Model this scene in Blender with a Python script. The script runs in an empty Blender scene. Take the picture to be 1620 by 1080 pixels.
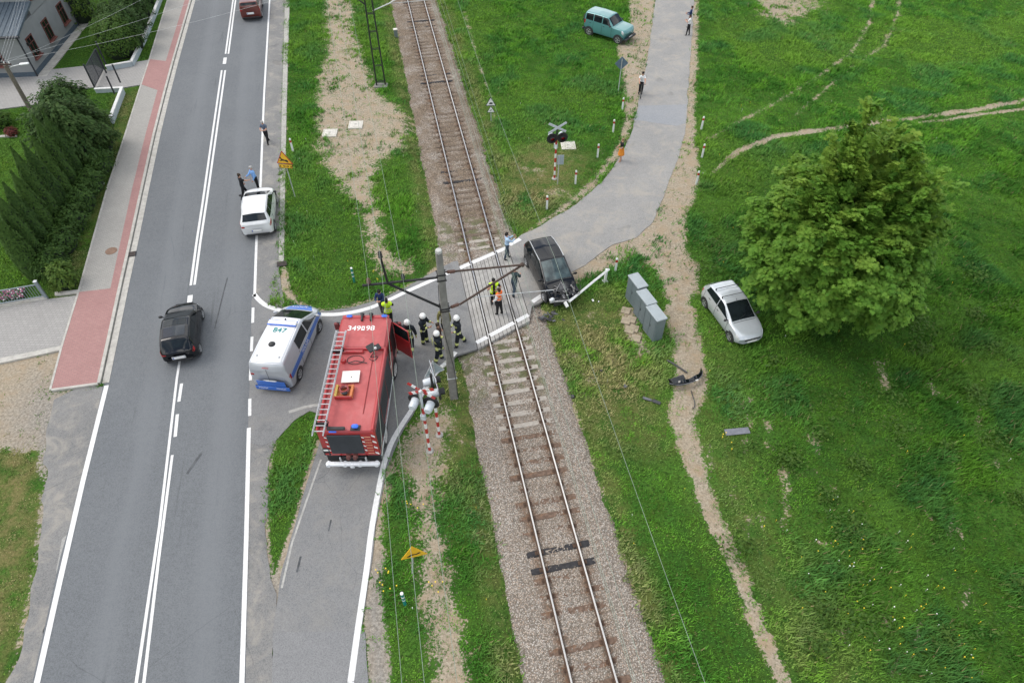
import bpy, bmesh, math, random
import numpy as np
from mathutils import Vector, Matrix, Euler
R = math.radians
rnd = random.Random(7)
SC = bpy.context.scene
COL = SC.collection

# ------------------------------------------------------------------ camera
FPX, PITCH, HCAM = 1050.0, R(47.5), 24.3
CP, SP = math.cos(PITCH), math.sin(PITCH)
def ray(px, py):
    u = (px - 810) / FPX; v = (py - 540) / FPX
    return (u, CP - v * SP, -(v * CP + SP))
def at(px, py, z=0.0):
    d = ray(px, py); t = (HCAM - z) / -d[2]
    return Vector((d[0] * t, d[1] * t, z))
ROAD_DIR = (at(394, 677) - at(383, 1080)).normalized()
def W(pts, z=0.0):
    """ground points; what runs past the near edge of the view goes on straight for another 20 m"""
    return [at(x, y, z) - (ROAD_DIR * 20 if y >= 1100 else Vector((0, 0, 0))) for x, y in pts]
def ang(a, b):
    return math.atan2(b[1] - a[1], b[0] - a[0])
cam = bpy.data.cameras.new('camera'); co = bpy.data.objects.new('camera', cam); COL.objects.link(co)
cam.sensor_width = 36; cam.lens = FPX / 1620 * 36
co.location = (0, 0, HCAM); co.rotation_euler = (R(90) - PITCH, 0, 0)
cam.clip_start = 0.5; cam.clip_end = 3000
SC.camera = co
# track frame: lateral s (towards +x), along a
T0 = Vector((-0.17, 21.43, 0)); TD = Vector((-0.1962, 0.9806, 0)); TN = Vector((0.9806, 0.1962, 0))
def tw(s, a, z=0.0):
    p = T0 + TN * s + TD * a; return Vector((p.x, p.y, z))
TRZ = math.atan2(TD.y, TD.x)

# ------------------------------------------------------------------ object helpers
def tag(o, label=None, cat=None, group=None, kind=None):
    if label: o['label'] = label
    if cat: o['category'] = cat
    if group: o['group'] = group
    if kind: o['kind'] = kind
    return o
def empty(name, loc=(0, 0, 0), rz=0.0, label=None, cat=None, group=None):
    o = bpy.data.objects.new(name, None); COL.objects.link(o)
    o.location = loc; o.rotation_euler = (0, 0, rz); o.empty_display_size = 0.2
    return tag(o, label, cat, group)
def link(name, me, parent=None, loc=None, rz=None):
    o = bpy.data.objects.new(name, me); COL.objects.link(o)
    if parent is not None: o.parent = parent
    if loc is not None: o.location = loc
    if rz is not None: o.rotation_euler = (0, 0, rz)
    return o
def copy_tree(o, parent=None):
    c = o.copy(); COL.objects.link(c)
    if parent is not None: c.parent = parent
    for ch in list(o.children): copy_tree(ch, c)
    return c

class MB:
    """collects shapes for ONE mesh object"""
    def __init__(s): s.v = []; s.f = []; s.m = []; s.mats = []; s.uv = {}
    def mi(s, m):
        if m not in s.mats: s.mats.append(m)
        return s.mats.index(m)
    def add(s, vs, fs, m):
        b = len(s.v); k = s.mi(m)
        s.v += [tuple(v) for v in vs]
        for f in fs: s.f.append([i + b for i in f]); s.m.append(k)
        return s
    def box(s, c, d, m, M=None, taper=1.0):
        x, y, z = d[0] / 2, d[1] / 2, d[2] / 2
        vs = []
        for sz in (-1, 1):
            k = taper if sz > 0 else 1
            for sx, sy in ((-1, -1), (1, -1), (1, 1), (-1, 1)): vs.append(Vector((sx * x * k, sy * y * k, sz * z)))
        if M is not None: vs = [M @ v for v in vs]
        vs = [v + Vector(c) for v in vs]
        return s.add(vs, [(3, 2, 1, 0), (4, 5, 6, 7), (0, 1, 5, 4), (1, 2, 6, 5), (2, 3, 7, 6), (3, 0, 4, 7)], m)
    def rbox(s, c, d, m, r=0.03, M=None):
        """box with chamfered edges"""
        x, y, z = d[0] / 2, d[1] / 2, d[2] / 2; r = min(r, x * .9, y * .9, z * .9)
        rings = []
        for zz, k in ((-z, r), (-z + r, 0), (z - r, 0), (z, r)):
            X, Y = x - k, y - k; q = r if k == 0 else r * .6
            rings.append([Vector(p) for p in ((-X + q, -Y, zz), (X - q, -Y, zz), (X, -Y + q, zz), (X, Y - q, zz), (X - q, Y, zz), (-X + q, Y, zz), (-X, Y - q, zz), (-X, -Y + q, zz))])
        vs = [v for g in rings for v in g]
        if M is not None: vs = [M @ v for v in vs]
        vs = [v + Vector(c) for v in vs]
        fs = [tuple(range(7, -1, -1)), tuple(range(24, 32))]
        for k in range(3):
            for i in range(8): j = (i + 1) % 8; fs.append((k * 8 + i, k * 8 + j, k * 8 + 8 + j, k * 8 + 8 + i))
        return s.add(vs, fs, m)
    def tube(s, pts, rad, m, n=8, cap=True):
        pts = [Vector(p) for p in pts]; N = len(pts)
        rr = rad if isinstance(rad, (list, tuple)) else [rad] * N
        vs = []; fs = []
        up = Vector((0, 0, 1)); prev = None
        for i, p in enumerate(pts):
            t = (pts[min(i + 1, N - 1)] - pts[max(i - 1, 0)])
            t = t.normalized() if t.length > 1e-9 else Vector((0, 0, 1))
            a = prev if prev is not None else (Vector((1, 0, 0)) if abs(t.z) > .9 else up)
            e = (a - t * a.dot(t))
            if e.length < 1e-6: e = t.orthogonal()
            e.normalize(); prev = e; f = t.cross(e)
            for k in range(n):
                w = 2 * math.pi * k / n
                vs.append(p + (e * math.cos(w) + f * math.sin(w)) * rr[i])
        for i in range(N - 1):
            for k in range(n):
                j = (k + 1) % n; fs.append((i * n + k, i * n + j, i * n + n + j, i * n + n + k))
        if cap: fs.append(tuple(range(n - 1, -1, -1))); fs.append(tuple(range((N - 1) * n, N * n)))
        return s.add(vs, fs, m)
    def lathe(s, prof, m, c=(0, 0, 0), n=16, M=None):
        """prof: (r,z) list revolved about z"""
        vs = []; fs = []
        for r, z in prof:
            for k in range(n):
                w = 2 * math.pi * k / n; vs.append(Vector((r * math.cos(w), r * math.sin(w), z)))
        for i in range(len(prof) - 1):
            for k in range(n):
                j = (k + 1) % n; fs.append((i * n + k, i * n + j, i * n + n + j, i * n + n + k))
        if prof[0][0] > 1e-4: fs.append(tuple(range(n - 1, -1, -1)))
        if prof[-1][0] > 1e-4: fs.append(tuple(range((len(prof) - 1) * n, len(prof) * n)))
        if M is not None: vs = [M @ v for v in vs]
        vs = [v + Vector(c) for v in vs]
        return s.add(vs, fs, m)
    def ball(s, c, r, m, n=12, k=8, M=None):
        rx, ry, rz = r if isinstance(r, (tuple, list)) else (r, r, r)
        pr = []; vs = []; fs = []
        for i in range(k + 1):
            t = -math.pi / 2 + math.pi * i / k
            for j in range(n):
                w = 2 * math.pi * j / n
                vs.append(Vector((rx * math.cos(t) * math.cos(w), ry * math.cos(t) * math.sin(w), rz * math.sin(t))))
        for i in range(k):
            for j in range(n):
                q = (j + 1) % n; fs.append((i * n + j, i * n + q, i * n + n + q, i * n + n + j))
        if M is not None: vs = [M @ v for v in vs]
        vs = [v + Vector(c) for v in vs]
        return s.add(vs, fs, m)
    def prism(s, poly, z0, z1, m, M=None, c=(0, 0, 0)):
        n = len(poly); vs = [Vector((p[0], p[1], z0)) for p in poly] + [Vector((p[0], p[1], z1)) for p in poly]
        if M is not None: vs = [M @ v for v in vs]
        vs = [v + Vector(c) for v in vs]
        fs = [tuple(range(n - 1, -1, -1)), tuple(range(n, 2 * n))]
        for i in range(n): j = (i + 1) % n; fs.append((i, j, n + j, n + i))
        return s.add(vs, fs, m)
    def mesh(s, name, smooth=None):
        me = bpy.data.meshes.new(name); me.from_pydata(s.v, [], s.f)
        for m in s.mats: me.materials.append(m)
        me.polygons.foreach_set('material_index', s.m)
        bm = bmesh.new(); bm.from_mesh(me)
        bmesh.ops.remove_doubles(bm, verts=bm.verts, dist=1e-5)
        bmesh.ops.recalc_face_normals(bm, faces=bm.faces)
        bm.to_mesh(me); bm.free()
        if smooth is not None:
            me.polygons.foreach_set('use_smooth', [True] * len(me.polygons))
            me.set_sharp_from_angle(angle=R(smooth))
        me.update(); return me
    def build(s, name, parent=None, smooth=35, loc=None, rz=None):
        return link(name, s.mesh(name, smooth), parent, loc, rz)

# ------------------------------------------------------------------ materials
def newmat(name):
    m = bpy.data.materials.new(name); m.use_nodes = True
    nt = m.node_tree; b = nt.nodes['Principled BSDF']
    return m, nt, b
def nnoise(nt, scale, detail=4, rough=.55, vec=None, dist=0.0):
    n = nt.nodes.new('ShaderNodeTexNoise'); n.inputs['Scale'].default_value = scale
    n.inputs['Detail'].default_value = detail; n.inputs['Roughness'].default_value = rough
    n.inputs['Distortion'].default_value = dist
    if vec is not None: nt.links.new(vec, n.inputs['Vector'])
    return n.outputs['Fac']
def nmath(nt, op, a, b=None, clamp=False):
    n = nt.nodes.new('ShaderNodeMath'); n.operation = op; n.use_clamp = clamp
    for i, x in enumerate((a, b)):
        if x is None: continue
        if isinstance(x, (int, float)): n.inputs[i].default_value = x
        else: nt.links.new(x, n.inputs[i])
    return n.outputs[0]
def nramp(nt, fac, a, b, lo=0.0, hi=1.0):
    n = nt.nodes.new('ShaderNodeMapRange'); n.interpolation_type = 'SMOOTHSTEP'
    nt.links.new(fac, n.inputs['Value'])
    n.inputs['From Min'].default_value = a; n.inputs['From Max'].default_value = b
    n.inputs['To Min'].default_value = lo; n.inputs['To Max'].default_value = hi
    return n.outputs['Result']
def nmix(nt, fac, a, b, mode='MIX'):
    n = nt.nodes.new('ShaderNodeMix'); n.data_type = 'RGBA'; n.blend_type = mode
    if isinstance(fac, (int, float)): n.inputs[0].default_value = fac
    else: nt.links.new(fac, n.inputs[0])
    for i, x in ((6, a), (7, b)):
        if isinstance(x, tuple): n.inputs[i].default_value = (*x[:3], 1)
        else: nt.links.new(x, n.inputs[i])
    return n.outputs[2]
def ncoord(nt, kind='Object'):
    return nt.nodes.new('ShaderNodeTexCoord').outputs[kind]
def nbump(nt, b, h, strength=.4, dist=.02):
    n = nt.nodes.new('ShaderNodeBump'); n.inputs['Strength'].default_value = strength
    n.inputs['Distance'].default_value = dist
    nt.links.new(h, n.inputs['Height']); nt.links.new(n.outputs[0], b.inputs['Normal'])
def mat(name, col, rough=.6, metal=0.0, var=.12, scale=6.0, spec=.5, coat=0.0, dirt=None, bump=0.0):
    m, nt, b = newmat(name)
    vec = ncoord(nt)
    f = nnoise(nt, scale, 5, .6, vec)
    lo = tuple(c * (1 - var) for c in col); hi = tuple(min(1, c * (1 + var)) for c in col)
    out = nmix(nt, nramp(nt, f, .3, .7), lo, hi)
    if dirt:
        g = nnoise(nt, scale * .35, 6, .65, vec, .5)
        out = nmix(nt, nramp(nt, g, .5, .72, 0, .6), out, dirt)
    nt.links.new(out, b.inputs['Base Color'])
    b.inputs['Roughness'].default_value = rough; b.inputs['Metallic'].default_value = metal
    b.inputs['Specular IOR Level'].default_value = spec
    if coat: b.inputs['Coat Weight'].default_value = coat; b.inputs['Coat Roughness'].default_value = .06
    if bump: nbump(nt, b, f, bump, .01)
    return m
def paint(name, col, rough=.32, metal=0.0, dirt=None):
    return mat(name, col, rough, metal, .05, 1.5, .5, .7, dirt)
def emis(name, col, st):
    m, nt, b = newmat(name); b.inputs['Base Color'].default_value = (*col, 1)
    b.inputs['Emission Color'].default_value = (*col, 1); b.inputs['Emission Strength'].default_value = st
    b.inputs['Roughness'].default_value = .2
    return m

GLASS = mat('dark_glass', (.010, .014, .016), .04, 0, .3, 2, .38)
RUBBER = mat('tyre_rubber', (.022, .022, .023), .8, 0, .2, 20)
TRIM = mat('black_plastic', (.022, .023, .025), .55, 0, .2, 10)
ALU = mat('wheel_alloy', (.46, .47, .48), .35, .6, .12, 8)
STEEL = mat('galvanised_steel', (.50, .52, .53), .5, .4, .15, 5, dirt=(.25, .24, .22))
WHITEP = mat('white_enamel', (.72, .73, .72), .45, 0, .06, 6, dirt=(.5, .48, .43))
REDP = mat('red_enamel', (.42, .03, .025), .45, 0, .1, 6)
LAMPRED = mat('red_lamp', (.35, .012, .012), .15, 0, .1, 10, coat=.5)
LAMPCLR = mat('clear_lamp', (.55, .57, .58), .12, .2, .15, 12, coat=.5)
PLATE = mat('number_plate', (.72, .72, .7), .4, 0, .04, 5)
INK = mat('black_ink', (.015, .015, .016), .6)
BLUELAMP = emis('blue_beacon', (.04, .14, .62), .18)

def text_obj(name, s, size, m, parent, M, extrude=.002, align='CENTER', bold=0.0):
    cu = bpy.data.curves.new(name, 'FONT'); cu.body = s; cu.size = size; cu.extrude = extrude
    cu.align_x = align; cu.align_y = 'CENTER'; cu.offset = bold
    t = bpy.data.objects.new(name, cu); COL.objects.link(t)
    dg = bpy.context.evaluated_depsgraph_get()
    me = bpy.data.meshes.new_from_object(t.evaluated_get(dg))
    bpy.data.objects.remove(t); me.materials.clear(); me.materials.append(m)
    o = link(name, me, parent); o.matrix_local = M
    return o
def frame(o, x, y):
    """matrix with given origin, x axis, y axis (text plane)"""
    x = Vector(x).normalized(); y = Vector(y); y = (y - x * y.dot(x)).normalized(); z = x.cross(y)
    M = Matrix((x, y, z)).transposed().to_4x4(); M.translation = Vector(o); return M

# ------------------------------------------------------------------ numpy noise
_ng = np.random.RandomState(3).rand(256, 256)
def vnoise(x, y, s):
    x = np.asarray(x) / s + 500.3; y = np.asarray(y) / s + 300.7
    xi = np.floor(x).astype(int); yi = np.floor(y).astype(int); fx = x - xi; fy = y - yi
    fx = fx * fx * (3 - 2 * fx); fy = fy * fy * (3 - 2 * fy)
    g = lambda i, j: _ng[i % 256, j % 256]
    return (g(xi, yi) * (1 - fx) + g(xi + 1, yi) * fx) * (1 - fy) + (g(xi, yi + 1) * (1 - fx) + g(xi + 1, yi + 1) * fx) * fy
def fbm(x, y, s, o=4):
    t = 0; a = .5; n = 0
    for k in range(o):
        t = t + a * vnoise(x + 17.3 * k, y - 9.1 * k, s / 2 ** k); n += a; a *= .55
    return t / n
def smooth(a, b, x):
    t = np.clip((np.asarray(x) - a) / (b - a), 0, 1); return t * t * (3 - 2 * t)
def sdist(X, Y, poly):
    """signed distance, >0 inside"""
    P = np.array([(p[0], p[1]) for p in poly]); d = np.full(X.shape, 1e9); ins = np.zeros(X.shape, bool)
    n = len(P)
    for i in range(n):
        ax, ay = P[i]; bx, by = P[(i + 1) % n]; ex, ey = bx - ax, by - ay; L = ex * ex + ey * ey + 1e-12
        t = np.clip(((X - ax) * ex + (Y - ay) * ey) / L, 0, 1)
        d = np.minimum(d, (X - ax - t * ex) ** 2 + (Y - ay - t * ey) ** 2)
        c = ((ay > Y) != (by > Y)) & (X < (bx - ax) * (Y - ay) / (by - ay + 1e-12) + ax); ins ^= c
    d = np.sqrt(d); return np.where(ins, d, -d)
def ldist(X, Y, line, w):
    """stroke with half widths w (list) -> signed distance"""
    d = np.full(X.shape, -1e9)
    for i in range(len(line) - 1):
        ax, ay = line[i][0], line[i][1]; bx, by = line[i + 1][0], line[i + 1][1]; ex, ey = bx - ax, by - ay
        t = np.clip(((X - ax) * ex + (Y - ay) * ey) / (ex * ex + ey * ey + 1e-12), 0, 1)
        q = np.sqrt((X - ax - t * ex) ** 2 + (Y - ay - t * ey) ** 2)
        d = np.maximum(d, w[i] + (w[i + 1] - w[i]) * t - q)
    return d
def resample(pts, n):
    P = [Vector((p[0], p[1], 0)) for p in pts]; L = [0]
    for i in range(len(P) - 1): L.append(L[-1] + (P[i + 1] - P[i]).length)
    out = []
    for k in range(n):
        t = L[-1] * k / (n - 1); i = 0
        while i < len(P) - 2 and L[i + 1] < t: i += 1
        out.append(P[i].lerp(P[i + 1], (t - L[i]) / max(1e-9, L[i + 1] - L[i])))
    return out
def catmull(pts, n=6):
    P = [Vector((p[0], p[1], p[2] if len(p) > 2 else 0)) for p in pts]; out = []
    for i in range(len(P) - 1):
        a = P[max(i - 1, 0)]; b = P[i]; c = P[i + 1]; d = P[min(i + 2, len(P) - 1)]
        for k in range(n):
            t = k / n
            out.append(.5 * ((2 * b) + (c - a) * t + (2 * a - 5 * b + 4 * c - d) * t * t + (3 * b - a - 3 * c + d) * t ** 3))
    out.append(P[-1]); return out
# ------------------------------------------------------------------ polygons of the place
def poly(px): return [(p.x, p.y) for p in W(px)]
road_L = W([(45, 1110), (96, 880), (132, 760), (164, 607), (198, 450), (231, 310), (269, 150), (305, 0), (336, -120), (368, -260)])
road_R = W([(392, 1110), (392.5, 880), (393.5, 760), (396, 607), (442.5, 450), (443.5, 310), (447, 150), (451, 0), (458, -120), (467, -260)])
road_R[4] = at(441, 425); road_R[3] = at(399, 560)
P_side = W([(399, 472), (420, 480), (447, 487), (480, 492), (520, 492), (560, 486), (600, 474), (645, 454), (690, 428), (717, 414)]) + \
    [tw(-1.44, 7.35), tw(-1.44, .62)] + W([(723, 562), (692, 592.5), (660, 645), (631, 692), (610, 746), (595, 831), (586, 902), (573, 991), (559, 1110),
    (424, 1110), (432, 1000), (445, 910), (466, 830), (490, 752), (506, 700), (507, 655), (490, 650), (465, 665), (438, 695), (415, 705), (393, 700), (395, 600), (397, 540)])
P_shl = W([(166, 612), (120, 612), (88, 632), (72, 690), (72, 800), (58, 900), (34, 1010), (18, 1110), (47, 1110), (98, 880), (134, 760)])
P_shr = W([(391, 686), (416, 693), (436, 694), (424, 742), (420, 830), (426, 915), (437, 940), (432, 1000), (424, 1110), (383, 1110), (388, 880)])
P_east = [tw(1.55, 2.2), tw(1.55, 8.2)] + W([(826, 372), (855, 357), (880, 343), (905, 328), (930, 308), (952, 288), (970, 266), (985, 240), (997, 215), (1007, 180), (1015, 140), (1025, 90), (1032, 40), (1037, 0), (1045, -120), (1062, -300),
    (1120, -300), (1103, -120), (1098, 0), (1094, 70), (1088, 150), (1085, 200), (1072, 250), (1058, 285), (1046, 320), (1032, 352), (1005, 376), (970, 388), (945, 405), (925, 420), (906, 431), (872, 466), (842, 484)])
P_walk_o = [(83, 618), (100, 553), (127, 464), (150, 380), (172, 300), (200, 215), (225, 136), (238, 96), (267, 0), (300, -110), (338, -260)]
P_walk_i = [(155, 608), (170, 540), (188, 457), (206, 378), (223, 300), (242, 215), (259, 148), (272, 100), (301, 0), (332, -120), (365, -260)]
P_drive1 = W([(-40, 578), (101, 549), (126, 468), (80, 474), (-40, 497)])
P_drive2 = W([(237, 96), (226, 135), (190, 141), (155, 139), (166, 112), (200, 102)])
P_yard = W([(155, 139), (166, 112), (150, 104), (75, 112), (30, 120), (-60, 128), (-60, 180), (0, 174), (75, 164), (120, 142)])
P_strip = W([(-0, 0)])
road_poly = [(p.x, p.y) for p in road_L] + [(p.x, p.y) for p in reversed(road_R)]
walk_poly = poly(P_walk_o) + list(reversed(poly([(174, 600), (237, 310), (274, 150), (310, 0), (340, -120), (372, -260)])))
HARD = [road_poly, [(p.x, p.y) for p in P_side], [(p.x, p.y) for p in P_shl], [(p.x, p.y) for p in P_shr], [(p.x, p.y) for p in P_east], walk_poly,
        [(p.x, p.y) for p in P_drive1], [(p.x, p.y) for p in P_drive2], [(p.x, p.y) for p in P_yard]]

# ------------------------------------------------------------------ ground sheet
gx = np.concatenate([[-1500, -700, -350, -180, -110, -80, -62], np.arange(-52, 52.01, .16), [62, 80, 110, 180, 350, 700, 1500]])
gy = np.concatenate([[-600, -150, -40, -14], np.arange(-6, 74.01, .16), [80, 95, 130, 200, 400, 800, 1800]])
GX, GY = np.meshgrid(gx, gy)
s_t = (GX - T0.x) * TN.x + (GY - T0.y) * TN.y
a_t = (GX - T0.x) * TD.x + (GY - T0.y) * TD.y
hard = np.full(GX.shape, -1e9)
for P in HARD: hard = np.maximum(hard, sdist(GX, GY, P))
def fld(P, w=.45): return np.clip(.5 + sdist(GX, GY, poly(P)) / (2 * w), 0, 1)
def strk(line, px_w, w=.3):
    L = W(line); ww = []
    for (x, y), k in zip(line, px_w): ww.append((at(x + k / 2, y) - at(x - k / 2, y)).length / 2)
    return np.clip(.5 + ldist(GX, GY, L, ww) / (2 * w), 0, 1)
tan = np.zeros(GX.shape); grey = np.zeros(GX.shape); dry = np.zeros(GX.shape)
def T(f, k=1.0):
    global tan; tan = np.maximum(tan, f * k)
def G(f, k=1.0):
    global grey; grey = np.maximum(grey, f * k)
def D(f, k=1.0):
    global dry; dry = np.maximum(dry, f * k)
T(fld([(508, -60), (560, -60), (562, 40), (585, 110), (605, 150), (640, 175), (655, 205), (640, 235), (605, 255), (592, 300), (605, 350), (612, 390), (650, 412), (655, 432), (600, 436), (582, 395), (570, 340), (540, 300), (515, 265), (498, 240), (495, 160), (512, 80)], .9), .78)
T(fld([(632, 690), (690, 640), (722, 640), (715, 700), (700, 760), (700, 830), (720, 900), (732, 980), (742, 1100), (672, 1100), (665, 980), (655, 900), (660, 850), (640, 770), (618, 735)], .8), .78)
T(fld([(600, 745), (616, 705), (625, 740), (612, 800), (606, 850), (606, 940), (600, 1100), (560, 1100), (575, 950), (590, 850)], .3)); G(fld([(600, 880), (608, 880), (606, 940), (602, 1100), (560, 1100), (575, 950)], .5))
T(strk([(668, 780), (690, 840), (705, 920), (718, 1000), (728, 1100)], [14, 18, 22, 22, 22]), .8)
T(.86 * fld([(992, -60), (1040, -60), (1030, 90), (1010, 170), (985, 240), (960, 275), (935, 303), (880, 342), (835, 366), (930, 290), (975, 232), (988, 190), (985, 150), (982, 110), (975, 75), (995, 40)], .35))
T(.92 * fld([(1094, -60), (1106, -60), (1104, 100), (1100, 180), (1108, 290), (1088, 340), (1085, 395), (1108, 425), (1105, 460), (1080, 500), (1052, 470), (1040, 430), (1010, 405), (960, 425), (900, 452), (880, 460), (900, 430), (960, 385), (1030, 350), (1055, 280), (1085, 190)], .4))
T(strk([(1075, 490), (1088, 550), (1092, 610), (1078, 660), (1095, 720), (1120, 800), (1150, 860), (1175, 920), (1200, 990), (1240, 1110)], [46, 46, 52, 42, 34, 28, 28, 25, 24, 26]), .92)
T(fld([(985, 490), (1005, 490), (1012, 520), (1030, 560), (1010, 560), (990, 525)], .4))
T(strk([(1120, 280), (1165, 240), (1230, 216), (1330, 201), (1420, 189), (1540, 174), (1660, 150)], [0, 12, 13, 14, 12, 12, 12], .22), .95)
T(strk([(1430, 196), (1500, 189), (1560, 180), (1660, 165)], [3, 9, 9, 9], .22), .9)
T(strk([(1120, 220), (1220, 165), (1290, 125), (1345, 85), (1375, 40), (1385, -30)], [7, 7, 7, 8, 8, 8], .4), .74)
T(strk([(1260, 180), (1330, 120), (1400, 70), (1420, 25), (1428, -40)], [7, 7, 7, 8, 8], .4), .72)
T(fld([(1190, -60), (1320, -60), (1300, 18), (1270, 30), (1245, 48), (1205, 28), (1185, 5)], 1.6), .78)
T(fld([(-60, 575), (102, 551), (82, 620), (112, 617), (72, 690), (66, 700), (45, 715), (-60, 705)], .5)); G(fld([(60, 600), (115, 610), (80, 680), (30, 720), (20, 660)], 1.2), .8)
T(strk([(78, 640), (68, 700), (70, 800), (56, 900), (32, 1010), (14, 1110)], [16, 16, 10, 8, 8, 8], .3), .9)
G(strk([(78, 640), (68, 700), (70, 800), (56, 900)], [30, 30, 12, 8], .4), .8)
T(strk([(505, 700), (490, 752), (468, 826), (447, 905), (434, 985)], [10, 12, 10, 26, 18], .22))
T(strk([(433, 700), (424, 745), (420, 830), (426, 905), (440, 930)], [8, 8, 6, 8, 26], .22)); G(strk([(433, 700), (424, 745), (420, 830), (426, 905), (440, 930)], [8, 8, 6, 8, 26], .3), .7)
T(strk([(448, 420), (452, 455), (470, 480), (505, 490), (560, 484), (640, 455), (700, 422)], [8, 20, 12, 6, 6, 6, 12], .25), .8)
T(strk([(458, -20), (454, 150), (451, 320), (450, 410)], [3, 3, 3, 4], .12), .8)
T(strk([(735, 20), (752, 80), (775, 150), (782, 190)], [6, 6, 5, 5], .3), .7)
D(fld([(800, 260), (850, 225), (900, 235), (935, 260), (900, 310), (840, 350), (790, 330)], 1.2), .75)
D(fld([(860, 500), (960, 470), (1010, 500), (1040, 580), (1040, 700), (950, 700), (900, 640), (880, 560)], 1.5), .7)
D(fld([(690, 590), (740, 570), (775, 640), (770, 720), (720, 760), (690, 700)], 1.0), .7)
D(fld([(-60, 660), (60, 700), (70, 800), (40, 950), (0, 1110), (-60, 1110)], 1.0), 1.1)
D(strk([(205, 150), (170, 260), (140, 350), (105, 460)], [30, 30, 30, 30], .7), .6)
D(strk([(1100, 560), (1120, 680), (1180, 820), (1250, 960), (1300, 1110)], [80, 80, 90, 90, 90], 1.5), .3)
for k in range(46):                               # thin bald spots in the meadow on the right
    x, y = rnd.uniform(1110, 1640), rnd.uniform(560, 1090)
    T(strk([(x, y), (x + rnd.uniform(-8, 12), y + rnd.uniform(12, 40))], [rnd.uniform(4, 12)] * 2, .35), rnd.uniform(.55, .82))
for x, y, r in ((845, 270, 22), (880, 305, 26), (830, 265, 16), (905, 250, 14), (950, 240, 10), (940, 600, 20), (905, 560, 16), (965, 575, 14), (920, 620, 14), (935, 500, 12), (700, 680, 22), (735, 700, 14), (1165, 300, 7), (1280, 745, 8), (650, 425, 18), (620, 400, 14), (795, 985, 10), (755, 700, 8)):
    q_ = rnd.uniform(-.5, .5); T(strk([(x - r * .5, y + r * q_), (x + r * .1, y), (x + r * .5, y - r * q_ * .6)], [r * .7, r * 1.2, r * .6], .9), .66)
inner = np.abs(s_t)
inner = np.where(s_t > 0, inner + .50 * smooth(7, 11, a_t), inner + .12)
for q in (-1, 1):                                # weedy strip beside the ballast
    D(np.exp(-((s_t - q * 2.7) / .5) ** 2), .45)
T(np.clip(1 - (inner - 2.0) / .7, 0, 1))
N1 = fbm(GX, GY, 1.1, 4); N2 = fbm(GX + 40, GY, 4.5, 4); N3 = fbm(GX, GY + 77, .45, 3)
bare_eff = tan + (N1 - .5) * 1.15 + (N3 - .5) * .8
dip = -.36 * (1 - smooth(2.05, 3.1, inner + (N1 - .5) * .7))
away = smooth(1.2, 5, -hard) * smooth(3.2, 6, inner)
gz = dip + away * ((N2 - .5) * .28 + (N1 - .5) * .10) - .03 * smooth(-.02, .12, hard)
def gidx(x, y):
    i = int(np.clip(np.searchsorted(gx, x), 1, len(gx) - 1)); j = int(np.clip(np.searchsorted(gy, y), 1, len(gy) - 1))
    return j, i
def gh(x, y):
    j, i = gidx(x, y); return max(float(gz[j, i]), -.02) if hard[j, i] > -.1 else float(gz[j, i])
def gset(p): return Vector((p.x, p.y, gh(p.x, p.y)))
def agd(px, py):
    p = at(px, py); z = gh(p.x, p.y); p = at(px, py, z); return Vector((p.x, p.y, gh(p.x, p.y)))
def big_mesh(name, verts, faces, m, attr=None, smooth_=True):
    me = bpy.data.meshes.new(name); nv, nf, k = len(verts), len(faces), faces.shape[1]
    me.vertices.add(nv); me.vertices.foreach_set('co', np.ascontiguousarray(verts, dtype=np.float32).ravel())
    me.loops.add(nf * k); me.loops.foreach_set('vertex_index', np.ascontiguousarray(faces, dtype=np.int32).ravel())
    me.polygons.add(nf); me.polygons.foreach_set('loop_start', np.arange(0, nf * k, k, dtype=np.int32))
    me.polygons.foreach_set('loop_total', np.full(nf, k, dtype=np.int32))
    if smooth_: me.polygons.foreach_set('use_smooth', np.ones(nf, bool))
    me.update(calc_edges=True)
    if attr is not None:
        a = me.attributes.new('zone', 'FLOAT_COLOR', 'POINT'); a.data.foreach_set('color', np.ascontiguousarray(attr, dtype=np.float32).ravel())
    me.materials.append(m); return me
def grid_faces(nx, ny):
    i, j = np.meshgrid(np.arange(nx - 1), np.arange(ny - 1)); a = (j * nx + i).ravel()
    return np.stack([a, a + 1, a + nx + 1, a + nx], 1)

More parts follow.
